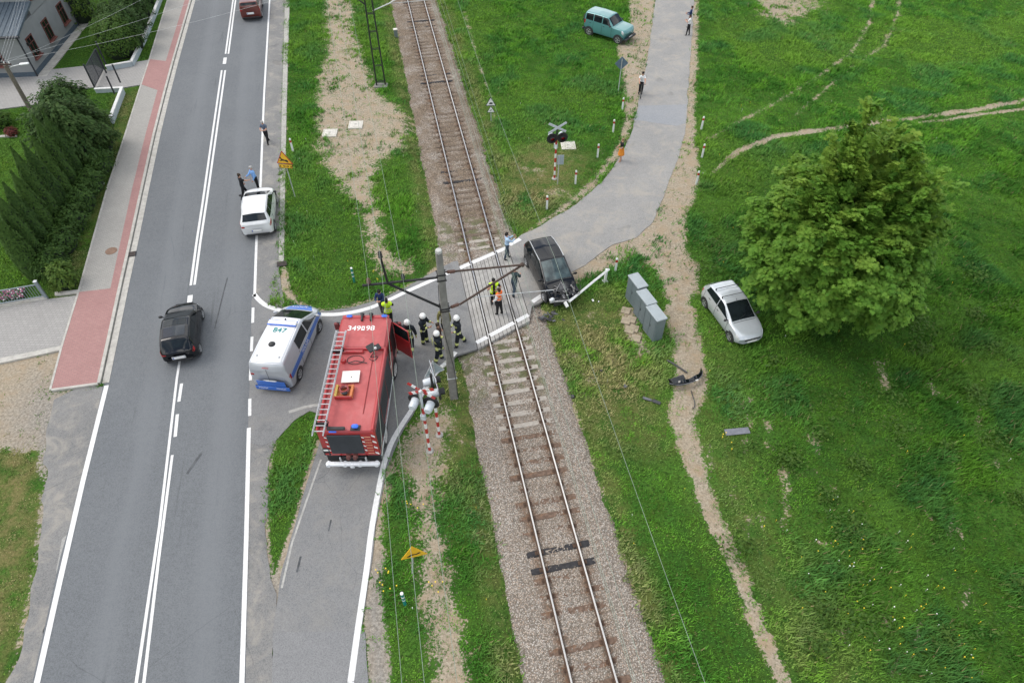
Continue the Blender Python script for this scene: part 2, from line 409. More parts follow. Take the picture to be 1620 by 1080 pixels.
def ground_material():
    m, nt, b = newmat('meadow_ground'); vec = ncoord(nt)
    at_ = nt.nodes.new('ShaderNodeAttribute'); at_.attribute_name = 'zone'
    sep = nt.nodes.new('ShaderNodeSeparateColor'); nt.links.new(at_.outputs['Color'], sep.inputs[0])
    tan_, dry_, grey_ = sep.outputs
    n1 = nnoise(nt, 1.3, 6, .62, vec); n2 = nnoise(nt, 9, 5, .65, vec); n3 = nnoise(nt, .16, 4, .55, vec); n4 = nnoise(nt, 38, 3, .7, vec)
    g = nmix(nt, nramp(nt, n3, .38, .62), (.036, .095, .016), (.068, .155, .024))
    g = nmix(nt, nramp(nt, n1, .35, .7), g, (.05, .105, .013))
    g = nmix(nt, nramp(nt, n2, .42, .68), g, (.022, .045, .009))
    d = nmix(nt, nramp(nt, n2, .3, .7), (.20, .165, .075), (.10, .11, .035))
    g = nmix(nt, nmath(nt, 'MULTIPLY', dry_, nramp(nt, n1, .3, .65), True), g, d)
    s = nmix(nt, nramp(nt, n2, .3, .7), (.225, .19, .14), (.415, .36, .28))
    s = nmix(nt, nramp(nt, n1, .4, .75), s, (.33, .255, .17))
    st = nmix(nt, nramp(nt, n2, .3, .7), (.15, .145, .135), (.33, .315, .29))
    s = nmix(nt, grey_, s, st)
    v = nt.nodes.new('ShaderNodeTexVoronoi'); v.inputs['Scale'].default_value = 9; nt.links.new(vec, v.inputs['Vector'])
    s = nmix(nt, nramp(nt, v.outputs['Distance'], .10, .22, .55, 0), s, (.50, .45, .36))
    s = nmix(nt, nramp(nt, n4, .52, .66, 0, .6), s, (.12, .085, .05))
    fac = nmath(nt, 'ADD', tan_, nmath(nt, 'MULTIPLY', nmath(nt, 'SUBTRACT', n1, .5), 1.3))
    fac = nmath(nt, 'ADD', fac, nmath(nt, 'MULTIPLY', nmath(nt, 'SUBTRACT', n2, .5), 1.25))
    out = nmix(nt, nramp(nt, fac, .40, .60), g, s)
    nt.links.new(out, b.inputs['Base Color']); b.inputs['Roughness'].default_value = .95
    b.inputs['Specular IOR Level'].default_value = .05
    nbump(nt, b, nmath(nt, 'ADD', n2, nmath(nt, 'MULTIPLY', n4, .5)), .7, .05)
    return m
zone = np.stack([tan, dry, grey, np.ones(GX.shape)], -1).reshape(-1, 4)
ground = link('ground', big_mesh('ground', np.stack([GX, GY, gz], -1).reshape(-1, 3), grid_faces(len(gx), len(gy)), ground_material(), zone))
tag(ground, kind='structure')

# ------------------------------------------------------------------ asphalt, paving
def asphalt(name, c0, c1, wear=None, spots=.5, uv=False):
    m, nt, b = newmat(name); vec = ncoord(nt)
    n1 = nnoise(nt, .35, 6, .6, vec); n2 = nnoise(nt, 3.5, 6, .7, vec); n3 = nnoise(nt, 26, 4, .75, vec)
    out = nmix(nt, nramp(nt, n1, .3, .7), c0, c1)
    out = nmix(nt, nramp(nt, n2, .35, .75, 0, .35), out, tuple(c * .72 for c in c0))
    out = nmix(nt, nramp(nt, n3, .35, .68, 0, .5), out, tuple(min(1, c * 1.5) for c in c1))
    out = nmix(nt, nramp(nt, n3, .5, .3, 0, .5), out, tuple(c * .6 for c in c0))
    if uv:
        uvn = ncoord(nt, 'UV'); sx = nt.nodes.new('ShaderNodeSeparateXYZ'); nt.links.new(uvn, sx.inputs[0])
        w = nmath(nt, 'COSINE', nmath(nt, 'MULTIPLY', nmath(nt, 'SUBTRACT', sx.outputs[0], 2.25), 2 * math.pi / 3.45))
        mp = nt.nodes.new('ShaderNodeMapping'); mp.inputs['Scale'].default_value = (1.6, .05, 1); nt.links.new(uvn, mp.inputs['Vector'])
        sn = nnoise(nt, 1.0, 5, .6, mp.outputs[0])
        out = nmix(nt, nramp(nt, nmath(nt, 'ADD', w, nmath(nt, 'MULTIPLY', nmath(nt, 'SUBTRACT', sn, .5), 1.6)), .1, 1.35, 0, .55), out, tuple(min(1, c * 1.26) for c in c1))
        mp2 = nt.nodes.new('ShaderNodeMapping'); mp2.inputs['Scale'].default_value = (3.5, .16, 1); nt.links.new(uvn, mp2.inputs['Vector'])
        s2 = nnoise(nt, 1.0, 4, .6, mp2.outputs[0])
        out = nmix(nt, nramp(nt, s2, .62, .75, 0, .45), out, tuple(c * .6 for c in c0))
    if wear:
        n5 = nnoise(nt, .9, 7, .68, vec, .6)
        out = nmix(nt, nramp(nt, n5, .46, .68, 0, spots), out, wear)
        n6 = nnoise(nt, .55, 6, .6, vec, .3)
        out = nmix(nt, nramp(nt, n6, .6, .68, 0, .35), out, tuple(c * .55 for c in c0))
    v = nt.nodes.new('ShaderNodeTexVoronoi'); v.feature = 'DISTANCE_TO_EDGE'; v.inputs['Scale'].default_value = .28
    wv = nt.nodes.new('ShaderNodeMix'); wv.data_type = 'VECTOR'; wv.inputs[0].default_value = .12
    nz = nt.nodes.new('ShaderNodeTexNoise'); nz.inputs['Scale'].default_value = 1.2; nt.links.new(vec, nz.inputs['Vector'])
    nt.links.new(vec, wv.inputs[4]); nt.links.new(nz.outputs['Color'], wv.inputs[5]); nt.links.new(wv.outputs[1], v.inputs['Vector'])
    gate = nramp(nt, nnoise(nt, .22, 3, .5, vec), .52, .6)
    crack = nmath(nt, 'MULTIPLY', nramp(nt, v.outputs['Distance'], .0012, .004, .32, 0), gate)
    out = nmix(nt, crack, out, tuple(c * .4 for c in c0))
    nt.links.new(out, b.inputs['Base Color']); b.inputs['Roughness'].default_value = .88; b.inputs['Specular IOR Level'].default_value = .25
    nbump(nt, b, n3, .25, .01)
    return m
M_ROAD = asphalt('main_road_asphalt', (.116, .124, .132), (.134, .142, .149), uv=True)
M_SIDE = asphalt('side_road_asphalt', (.150, .154, .157), (.188, .188, .186), wear=(.25, .238, .215), spots=.35)
M_EAST = asphalt('lane_asphalt', (.20, .199, .195), (.258, .252, .24), wear=(.34, .31, .265), spots=.6)
M_SHL = asphalt('shoulder_asphalt', (.135, .136, .136), (.195, .192, .185), wear=(.30, .28, .245), spots=.75)

def rough_poly(pts, step=.35, jit=0.0, keep=()):
    out = []
    n = len(pts)
    for i in range(n):
        a, b = Vector(pts[i]), Vector(pts[(i + 1) % n]); L = (b - a).length; k = max(1, int(L / step))
        nr = Vector((-(b - a).y, (b - a).x, 0)).normalized() if L > 0 else Vector((0, 0, 0))
        for q in range(k):
            p = a.lerp(b, q / k); j = jit * (float(fbm(np.array(p.x), np.array(p.y), .8, 3)) - .5) * 2 if i not in keep else 0
            out.append(p + nr * j)
    return out
def sheet(name, pts, z, m, jit=0.0, thick=.12, keep=(), kind='structure', parent=None):
    pts = rough_poly(pts, .35, jit, keep) if jit else [Vector(p) for p in pts]
    bm = bmesh.new(); vs = [bm.verts.new((p[0], p[1], z)) for p in pts]
    f = bm.faces.new(vs); f.normal_update()
    if f.normal.z < 0: f.normal_flip()
    e = bmesh.ops.extrude_face_region(bm, geom=[f]); lo = [v for v in e['geom'] if isinstance(v, bmesh.types.BMVert)]
    bmesh.ops.translate(bm, verts=vs, vec=(0, 0, 0))
    for v in lo: v.co.z = z - thick
    bmesh.ops.triangulate(bm, faces=[x for x in bm.faces if len(x.verts) > 4])
    bmesh.ops.recalc_face_normals(bm, faces=bm.faces)
    me = bpy.data.meshes.new(name); bm.to_mesh(me); bm.free(); me.materials.append(m)
    o = link(name, me, parent)
    if kind: o['kind'] = kind
    return o
def strip(name, A, B, z, m, n=None, thick=.12, kind='structure', curb=0.0):
    """ribbon between two polylines, UV in metres; n samples"""
    if n: A = resample(A, n); B = resample(B, n)
    N = len(A); vs = []; fs = []; uvs = []; v = 0
    for i in range(N):
        a, b = A[i], B[i]
        if i: v += ((a + b) / 2 - (A[i - 1] + B[i - 1]) / 2).length
        w = (b - a).length
        vs += [(a.x, a.y, z), (b.x, b.y, z), (a.x, a.y, z - thick), (b.x, b.y, z - thick)]; uvs += [(0, v), (w, v), (0, v), (w, v)]
    for i in range(N - 1):
        p, q = i * 4, i * 4 + 4
        fs += [(p, p + 1, q + 1, q), (p + 2, p, q, q + 2), (p + 1, p + 3, q + 3, q + 1)]
    fs += [(0, 2, 3, 1), ((N - 1) * 4, (N - 1) * 4 + 1, (N - 1) * 4 + 3, (N - 1) * 4 + 2)]
    me = bpy.data.meshes.new(name); me.from_pydata(vs, [], fs); ul = me.uv_layers.new(name='UVMap')
    for l in me.loops: ul.data[l.index].uv = uvs[l.vertex_index]
    me.materials.append(m); me.update()
    o = link(name, me)
    if kind: o['kind'] = kind
    return o
strip('main_road', road_L, road_R, .020, M_ROAD)
sheet('side_road', P_side, .024, M_SIDE, .05, keep=(9, 10, 11))
sheet('road_shoulder', P_shl, .016, M_SHL, .22)
sheet('road_shoulder', P_shr, .015, M_SHL, .12)
sheet('country_lane', P_east, .024, M_EAST, .11, keep=(0,))
# main road's right hand shoulder up to the concrete channel
sh_a = W([(405, 455), (410, 330), (418, 200), (424, 90), (429, 0), (437, -130), (448, -260)])
sh_b = W([(441, 424), (443.5, 310), (446, 180), (449, 80), (451, 0), (458, -120), (467, -260)])
strip('road_shoulder', sh_a, sh_b, .024, M_SHL)
sheet('road_shoulder', W([(404.5, 466), (405.5, 450), (441, 424), (444, 450), (450, 478), (446, 488), (424, 482)]), .028, M_SHL, .05)
M_CONC = mat('channel_concrete', (.36, .35, .32), .85, 0, .16, 5, .3, dirt=(.22, .20, .17), bump=.3)
strip('drain_channel', sh_b[:5] + [at(458, -120), at(467, -260)], W([(449.5, 412), (451, 310), (453.5, 180), (456, 80), (458.5, 0), (466, -120), (476, -260)]), .05, M_CONC)

def paver(name, c, c2, mortar, w, h, uv=True):
    m, nt, b = newmat(name); vec = ncoord(nt, 'UV' if uv else 'Object')
    br = nt.nodes.new('ShaderNodeTexBrick'); nt.links.new(vec, br.inputs['Vector'])
    br.inputs['Color1'].default_value = (*c, 1); br.inputs['Color2'].default_value = (*c2, 1); br.inputs['Mortar'].default_value = (*mortar, 1)
    br.inputs['Scale'].default_value = 1; br.inputs['Brick Width'].default_value = w; br.inputs['Row Height'].default_value = h
    br.inputs['Mortar Size'].default_value = .010; br.inputs['Mortar Smooth'].default_value = .3
    n = nnoise(nt, .9, 6, .6, ncoord(nt)); n2 = nnoise(nt, 14, 3, .6, ncoord(nt))
    out = nmix(nt, nramp(nt, n, .35, .75, 0, .3), br.outputs['Color'], tuple(x * .72 for x in c))
    out = nmix(nt, nramp(nt, n2, .4, .7, 0, .22), out, tuple(min(1, x * 1.3) for x in c2))
    nt.links.new(out, b.inputs['Base Color']); b.inputs['Roughness'].default_value = .85
    return m
M_PAVG = paver('grey_paving', (.285, .275, .255), (.32, .31, .285), (.19, .18, .165), .2, .1)
M_PAVR = paver('red_paving', (.30, .155, .145), (.335, .185, .17), (.22, .14, .13), .2, .1)
M_PAVY = paver('drive_paving', (.27, .262, .25), (.31, .30, .285), (.17, .165, .155), .24, .16, False)
M_KERB = mat('kerb_concrete', (.40, .385, .35), .8, 0, .14, 4, .3, dirt=(.24, .22, .18), bump=.2)
wo = W(P_walk_o); wi = W(P_walk_i)
strip('pavement', wo, wi, .10, M_PAVG, thick=.2)
# red band next to the kerb, red crossings at both drives
def lerp_line(A, B, ts): return [a.lerp(b, t) for a, b, t in zip(A, B, ts)]
strip('pavement_band', lerp_line(wo[2:], wi[2:], (.80, .77, .75, .74, .74, .74, .78, .84, .86)), wi[2:], .104, M_PAVR, thick=.01)
strip('pavement_band', wo[:3], wi[:3], .105, M_PAVR, thick=.01)
strip('pavement_band', [wo[6], wo[7]], [wi[6].lerp(wi[7], .0), wi[7]], .106, M_PAVR, thick=.01)
def offs(L, d):
    out = []
    for i in range(len(L)):
        t = (L[min(i + 1, len(L) - 1)] - L[max(i - 1, 0)]).normalized(); out.append(L[i] + Vector((t.y, -t.x, 0)) * d)
    return out
k1 = wi; k2 = offs(wi, .15); k3 = offs(wi, .19)
g2 = [Vector(p) for p in resample(road_L[3:], 11)]
strip('kerb', k1, k2, .125, M_KERB, thick=.2)
strip('gutter', k3, offs(wi, .50), .034, M_KERB, thick=.15)
strip('kerb', offs(wo, -.10), wo, .115, M_KERB, thick=.2)
sheet('driveway', P_drive1, .07, M_PAVY); sheet('driveway', P_drive2, .07, M_PAVY); sheet('yard', P_yard, .064, M_PAVY)
strip('kerb', W([(-40, 585), (101, 555)]), W([(-40, 577), (101, 548)]), .10, M_KERB, thick=.2)
strip('kerb', W([(-40, 498), (55, 479)]), W([(-40, 493), (55, 475)]), .09, M_KERB, thick=.2)
strip('kerb', W([(88, 469), (127, 466)]), W([(88, 464), (127, 460)]), .10, M_KERB, thick=.2)
strip('kerb', W([(83, 620), (156, 610)]), W([(83, 617), (156, 607)]), .115, M_KERB, thick=.2)

# ------------------------------------------------------------------ painted markings
M_LINE = mat('road_paint', (.64, .64, .63), .7, 0, .10, 9, .3, dirt=(.57, .57, .555))
M_LINEW = mat('worn_road_paint', (.34, .335, .315), .8, 0, .2, 5, .3, dirt=(.22, .215, .205))
def line(pts, w, z=.030, m=None, world=False, n=0):
    P = list(pts) if world else W(pts)
    if n: P = catmull(P, n)
    strip('road_marking', offs(P, -w / 2), offs(P, w / 2), z, m or M_LINE, thick=.004)
line([(56, 1110), (59, 1080), (95, 920), (132, 760), (169, 610)], .20)
line([(211, 1110), (216, 1080), (253, 830), (280, 600), (286, 562), (289, 545)], 0.11)
line([(223, 1110), (228, 1080), (252, 880), (273, 720)], .11)
for a, b in (((277.5, 691), (281, 655.5)), ((283.3, 635.5), (287.6, 607)), ((292, 570), (296, 535))): line([a, b], .14)
line([(299.4, 487), (301.4, 467.5)], .26)
line([(302, 452), (311, 385), (321, 320), (336, 215), (351, 112)], .13); line([(308, 451), (317, 385), (327, 320), (342, 215), (356.5, 112)], .13)
line([(355, 102), (356.5, 92)], .26)
line([(357, 86), (369, 0), (384, -120), (402, -260)], .13); line([(361.5, 86), (373, 0), (388, -120), (406, -260)], .13)
line([(403, 470), (406, 380), (412, 300), (418, 150), (426.8, 0), (434, -120), (444, -260)], .14)
line([(402.5, 466), (411, 476), (424, 485), (447, 492), (480, 497), (513, 498), (540, 497), (573, 491), (602, 481), (647, 460), (690, 441), (712, 431)], .24, n=4)
for a, b in (((400.6, 487), (400, 511)), ((399, 533), (398, 556)), ((397, 581), (396.4, 602)), ((395.5, 631), (395.3, 658))): line([a, b], .14)
line([(394, 677), (390, 850), (383, 1080), (382, 1110)], .17)
line([(721, 557), (707, 573), (688, 592), (655, 643), (625, 690), (612, 721), (604, 750), (589, 831), (580, 902), (567, 991), (555, 1078)], .22, n=4)
line([at(555, 1078), at(555, 1078) - ROAD_DIR * 20], .22, world=True)
line([(505, 640), (480, 645), (457, 652)], .16, m=M_LINEW)
line([(508, 727), (486, 790), (462, 860), (446, 930)], .08, m=M_LINEW)
line([(842, 478), (853, 470.5), (866, 462)], .25); line([(806, 388), (823, 378.5)], .25)
# worn patches of asphalt
M_PATCH = asphalt('patched_asphalt', (.135, .138, .142), (.152, .154, .156))
sheet('asphalt_patch', W([(432, 1000), (578, 999), (561, 1110), (423, 1110)]), .0275, asphalt('pale_patch_asphalt', (.165, .168, .172), (.195, .196, .196)), .04, thick=.006)
sheet('asphalt_patch', W([(1012, 168), (1086, 166), (1083, 196), (1070, 200), (1002, 190)]), .0275, asphalt('blue_grey_patch', (.20, .212, .23), (.25, .255, .26)), .05, thick=.006)
sheet('asphalt_patch', W([(118, 872), (116, 838), (99, 852), (90, 900), (92, 930), (103, 925)]), .0195, asphalt('grey_patch', (.25, .245, .235), (.29, .285, .27)), .05, thick=.006)

# ------------------------------------------------------------------ grass
def grass_material():
    m, nt, b = newmat('grass_blades'); a = nt.nodes.new('ShaderNodeAttribute'); a.attribute_name = 'zone'
    nt.links.new(a.outputs['Color'], b.inputs['Base Color']); b.inputs['Roughness'].default_value = .75; b.inputs['Specular IOR Level'].default_value = .03
    b.inputs['Subsurface Weight'].default_value = 0
    return m
rs = np.random.RandomState(11)
NT = 590000
tx = rs.uniform(-52, 52, NT); ty = rs.uniform(-5, 74, NT)
keep = np.abs(tx) < (np.maximum(ty, 3) * .62 + 14)
tx, ty = tx[keep], ty[keep]
ii = np.clip(np.searchsorted(gx, tx), 0, len(gx) - 1); jj = np.clip(np.searchsorted(gy, ty), 0, len(gy) - 1)
be = bare_eff[jj, ii]; hd = hard[jj, ii]; n2 = N2[jj, ii]; n1 = N1[jj, ii]; dr = dry[jj, ii]; sl = inner[jj, ii]
p = 1 - smooth(.42, .62, be + rs.uniform(-.12, .12, len(be)))
p = np.maximum(p, .05 * (be < 1.15)); p = np.maximum(p, .10 * (be < .85))
p = p * (hd < -.03) * np.where(sl < 2.35, .02, 1.0)
lawn = (tx < -20 - (ty - 20) * .22)
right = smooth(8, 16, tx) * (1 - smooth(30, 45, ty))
keep = rs.rand(len(be)) < p
tx, ty, be, n1, n2, dr, lawn, right, ii, jj = [q[keep] for q in (tx, ty, be, n1, n2, dr, lawn, right, ii, jj)]
K = len(tx)
lush = np.clip((fbm(tx, ty, 2.2, 4) - .40) * 4, 0, 1)
hgt = (.09 + .15 * lush + .11 * right * lush) * np.where(lawn, .40, 1) * (1 - .45 * dr) * np.where(ty > 45, 1.0, 1.0)
NB = 5
bx = np.repeat(tx, NB) + rs.normal(0, .07, K * NB); by = np.repeat(ty, NB) + rs.normal(0, .07, K * NB)
bz = np.repeat(gz[jj, ii], NB) - .01
hh = np.repeat(hgt, NB) * rs.uniform(.6, 1.35, K * NB); th = rs.uniform(0, 2 * np.pi, K * NB)
wind = .35
lean = rs.uniform(.25, .95, K * NB) * hh
ww = rs.uniform(.009, .022, K * NB) * (1 + .6 * np.repeat(lush, NB))
cx, sy = np.cos(th), np.sin(th)
base = np.stack([bx, by, bz], 1); px_ = np.stack([-sy * ww, cx * ww, 0 * ww], 1)
tip = base + np.stack([cx * lean + wind * hh * .5, sy * lean - wind * hh * .2, hh * .85], 1)
V = np.stack([base - px_, base + px_, tip], 1).reshape(-1, 3)
F = np.arange(K * NB * 3).reshape(-1, 3)
cA = np.array([.112, .275, .030]); cB = np.array([.056, .170, .024]); cC = np.array([.180, .315, .046]); cD = np.array([.33, .29, .14]); cE = np.array([.058, .178, .060])
big = fbm(tx + 200, ty, 9, 3); mid_ = fbm(tx, ty + 300, .9, 3)
t1 = smooth(.36, .62, mid_)[:, None]; c = cB * t1 + cA * (1 - t1)
t2 = (smooth(.46, .64, big) * .55)[:, None]; c = c * (1 - t2) + cC * t2
t3 = (lush * .55 * smooth(.4, .6, fbm(tx - 90, ty, 3.0, 3)))[:, None]; c = c * (1 - t3) + cE * t3
t4 = np.where(lawn, .5, 0)[:, None]; c = c * (1 - t4) + np.array([.125, .205, .03]) * t4
t5 = (np.clip(dr * 1.25 * smooth(.30, .56, n1), 0, .9))[:, None]; c = c * (1 - t5) + cD * t5
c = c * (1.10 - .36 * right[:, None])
c = np.repeat(c, NB, 0) * rs.uniform(.65, 1.35, (K * NB, 1))
st = rs.rand(K * NB) < .02; c[st] = cD * rs.uniform(.5, .85, (st.sum(), 1))
c4 = np.concatenate([np.repeat(c, 3, 0), np.ones((K * NB * 3, 1))], 1)
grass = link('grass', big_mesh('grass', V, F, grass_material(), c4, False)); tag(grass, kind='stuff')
# wild flowers in the meadow
fl = MB(); YEL = mat('dandelion', (.75, .55, .03), .7); WFL = mat('daisy', (.75, .75, .7), .7)
def flower(x, y, m, r):
    z = gh(x, y) + rnd.uniform(.12, .24)
    fl.lathe([(r * .3, -.01), (r, .006), (r * .6, .018), (0, .02)], m, (x, y, z), 6)
    fl.tube([(x, y, z - .2), (x + .01, y, z)], .004, m, 3)
for k in range(95):
    t = rnd.random(); q = at(1270 + 250 * t + rnd.gauss(0, 40), 820 + 230 * t + rnd.gauss(0, 50)); flower(q.x, q.y, YEL if rnd.random() < .6 else WFL, rnd.uniform(.014, .030))
for k in range(170):
    x, y = rnd.uniform(-18, 30), rnd.uniform(7, 50); j, i = gidx(x, y)
    if hard[j, i] < -.4 and bare_eff[j, i] < .35 and abs(s_t[j, i]) > 2.8: flower(x, y, YEL if rnd.random() < .5 else WFL, rnd.uniform(.012, .024))
for x, y in ((690, 930), (655, 800), (605, 905), (616, 927), (600, 440), (1150, 700)):
    for k in range(5): q = at(x + rnd.gauss(0, 8), y + rnd.gauss(0, 6)); flower(q.x, q.y, YEL, .03)
tag(fl.build('wildflowers', None, None), kind='stuff')
M_SKID = mat('skid_rubber', (.085, .09, .095), .9, 0, .3, 3, .2)
for pts, w_ in (([(296, 750), (306, 735), (319, 717)], .10), ([(168, 500), (180, 470)], .05), ([(340, 520), (352, 470), (360, 440)], .06), ([(470, 905), (476, 880)], .08), ([(520, 840), (524, 822)], .06)):
    line(pts, w_, .0285, M_SKID, n=4)
# ------------------------------------------------------------------ railway
def ballast_material():
    m, nt, b = newmat('ballast_stone'); vec = ncoord(nt)
    a = nt.nodes.new('ShaderNodeAttribute'); a.attribute_name = 'zone'
    sep = nt.nodes.new('ShaderNodeSeparateColor'); nt.links.new(a.outputs['Color'], sep.inputs[0])
    v = nt.nodes.new('ShaderNodeTexVoronoi'); v.inputs['Scale'].default_value = 22; nt.links.new(vec, v.inputs['Vector'])
    sv = nt.nodes.new('ShaderNodeSeparateColor'); nt.links.new(v.outputs['Color'], sv.inputs[0])
    r = sv.outputs[0]; n1 = nnoise(nt, .8, 5, .6, vec)
    c = nmix(nt, nramp(nt, r, 0, 1), (.20, .176, .15), (.475, .435, .385))
    c = nmix(nt, nramp(nt, sv.outputs[1], .7, .9, 0, .8), c, (.44, .33, .25))
    c = nmix(nt, nramp(nt, sv.outputs[2], .82, .95, 0, .8), c, (.56, .54, .5))
    br = nmix(nt, nramp(nt, r, 0, 1), (.11, .078, .052), (.33, .255, .185))
    c = nmix(nt, nmath(nt, 'MULTIPLY', sep.outputs[0], nramp(nt, n1, .25, .65), True), c, br)
    c = nmix(nt, nmath(nt, 'MULTIPLY', sep.outputs[1], nramp(nt, nnoise(nt, 2.2, 5, .6, vec), .45, .6), True), c, (.19, .088, .04))
    c = nmix(nt, nmath(nt, 'MULTIPLY', sep.outputs[2], nramp(nt, nnoise(nt, 1.6, 5, .6, vec), .45, .58), True), c, (.08, .12, .025))
    c = nmix(nt, nramp(nt, v.outputs['Distance'], .3, .62, 0, .75), c, (.10, .082, .064))
    nt.links.new(c, b.inputs['Base Color']); b.inputs['Roughness'].default_value = .95; b.inputs['Specular IOR Level'].default_value = .2
    nbump(nt, b, v.outputs['Distance'], -.9, .05)
    return m
ss = np.arange(-2.75, 2.76, .055); aa = np.arange(-28, 60, .055)
SS, AA = np.meshgrid(ss, aa)
bxx = T0.x + TN.x * SS + TD.x * AA; byy = T0.y + TN.y * SS + TD.y * AA
ab = np.abs(SS)
bz = np.interp(ab, [0, .55, .75, 1.3, 1.75, 2.25, 2.75], [-.165, -.165, -.185, -.16, -.15, -.22, -.42])
bz = bz + rs.uniform(-.028, .028, SS.shape) + (fbm(bxx, byy, .9, 3) - .5) * .08
brown = np.clip((.36 + smooth(7.5, 12, AA) * .85) * (1 - .45 * smooth(1.25, 1.7, ab) * (1 - .6 * smooth(9, 14, AA))) + .35 * np.exp(-((ab - .8) / .25) ** 2), 0, 1)
brown = np.maximum(brown, .45 * smooth(0, -6, AA) * 0)
rust = np.exp(-((ab - .78) / .28) ** 2) * .9
weed = smooth(2.0, -.5, np.abs(AA - .0) - 1.5) * .8 + smooth(1.5, 0, np.abs(AA - 9.6) - 1) * .7
weed = np.clip(weed, 0, .8) * (SS < 1.4)
zb = np.stack([np.clip(brown, 0, 1), np.clip(rust, 0, 1), weed, np.ones(SS.shape)], -1).reshape(-1, 4)
bal = link('ballast_bed', big_mesh('ballast_bed', np.stack([bxx, byy, bz], -1).reshape(-1, 3), grid_faces(len(ss), len(aa)), ballast_material(), zb, False))
tag(bal, kind='structure')

M_RAILTOP = mat('polished_rail', (.55, .53, .50), .22, .9, .06, 4)
M_RAIL = mat('rusty_rail', (.085, .05, .032), .8, .2, .25, 9)
def rail(s0, label):
    root = empty('rail', tw(s0, 20), 0, label, 'rail', 'rails of the single track')
    prof = [(-.07, -.155), (.07, -.155), (.07, -.14), (.012, -.115), (.012, -.045), (.036, -.032), (.036, -.006), (-.036, -.006), (-.036, -.032), (-.012, -.045), (-.012, -.115), (-.07, -.14)]
    n = len(prof); vs = []; fs = []
    for a in (-30, 60): vs += [tw(s0 + x, a, z) - root.location for x, z in prof]
    for i in range(n): j = (i + 1) % n; fs.append((i, j, n + j, n + i))
    MB().add(vs, fs + [tuple(range(n)), tuple(range(n, 2 * n))], M_RAIL).build('rail_web', root, None)
    vs = []; pr = [(-.031, -.006), (.031, -.006), (.031, .002), (.025, .006), (-.025, .006), (-.031, .002)]; n = 6
    for a in (-30, 60): vs += [tw(s0 + x, a, z) - root.location for x, z in pr]
    MB().add(vs, [(i, (i + 1) % n, n + (i + 1) % n, n + i) for i in range(n)] + [tuple(range(n)), tuple(range(n, 2 * n))], M_RAILTOP).build('rail_head', root, None)
rail(-.755, 'shiny steel rail on the side of the track nearer the fire engine')
rail(.755, 'shiny steel rail on the side of the track nearer the wrecked car')

M_SLP = [mat('old_timber', (.135, .105, .08), .9, 0, .3, 9, .2, dirt=(.10, .06, .035), bump=.5), mat('rust_stained_timber', (.135, .092, .068), .9, 0, .35, 7, .2, dirt=(.21, .115, .06), bump=.5),
         mat('tarred_timber', (.035, .034, .036), .85, 0, .3, 8, .2, bump=.5), mat('grey_concrete_sleeper', (.34, .31, .27), .9, 0, .14, 7, .2, dirt=(.25, .2, .15), bump=.3)]
def sleeper_mesh(m, seed):
    q = random.Random(seed); b = MB(); L = 2.5; N = 10
    vs = []; fs = []
    for i in range(N + 1):
        x = -L / 2 + L * i / N; w = .125 + q.uniform(-.012, .012); h = q.uniform(-.012, .006)
        vs += [(x, -w, -.2), (x, -w, -.02 + h), (x, -w + .02, h), (x, w - .02, h), (x, w, -.02 + h), (x, w, -.2)]
    for i in range(N):
        for k in range(5): fs.append((i * 6 + k, i * 6 + k + 1, i * 6 + 7 + k, i * 6 + 6 + k))
    fs += [tuple(range(6)), tuple(range(N * 6, N * 6 + 6))]
    return b.add(vs, fs, m).mesh('sleeper')
SLM = [[sleeper_mesh(m, 10 * i + k) for k in range(3)] for i, m in enumerate(M_SLP)]
chair_me = []
for q in (-.755, .755):
    chair_b = MB(); chair_b.rbox((q, 0, .007), (.34, .16, .022), M_RAIL, .008)
    for w in (-.11, .11):
        for y in (.04, -.04): chair_b.lathe([(.018, .012), (.018, .045), (0, .05)], M_RAIL, (q + w, y, 0), 6)
    chair_me.append(chair_b.mesh('rail_chair'))
SL_LAB = {0: ('dark weathered timber sleeper half sunk in brown ballast beyond the level crossing', 'timber sleepers beyond the crossing'),
          1: ('rust stained timber sleeper half buried in pale ballast in the foreground track', 'rusty sleepers in the foreground track'),
          2: ('fresh black tarred timber sleeper lying bare in the pale ballast', 'new black sleepers'),
          3: ('pale grey concrete sleeper in the track close beside the crossing slabs', 'pale sleepers beside the crossing')}
def put_sleeper(a, k, z):
    o = link('sleeper', SLM[k][rnd.randrange(3)]); o.location = tw(rnd.uniform(-.03, .03), a, z); o.rotation_euler = (rnd.uniform(-.01, .01), rnd.uniform(-.01, .01), TRZ - R(90) + rnd.uniform(-.012, .012))
    tag(o, SL_LAB[k][0], 'sleeper', SL_LAB[k][1]); [link('rail_chair', c_, o) for c_ in chair_me]
fwd = [at(880, 866), at(890, 893)]
newA = [(p - T0).dot(TD) for p in fwd]
a = -16.4 - 17 * .645
k = 0
while a < 59:
    if 1.2 < a < 8.0: a += .62; continue
    if -4.4 < a <= 1.2 or 8.0 <= a < 9.6: put_sleeper(a, 3, -.138)
    elif a >= 9.6: put_sleeper(a, 2 if rnd.random() < .14 else 0, -.138 - rnd.choice((0, .008, .02, .03)))
    elif not any(abs(a - q) < .35 for q in newA): put_sleeper(a, 1, -.140 - rnd.choice((0, .012, .025, .035, .03)))
    a += .645 if a < 0 else .62
for q in newA: put_sleeper(q, 2, -.128)

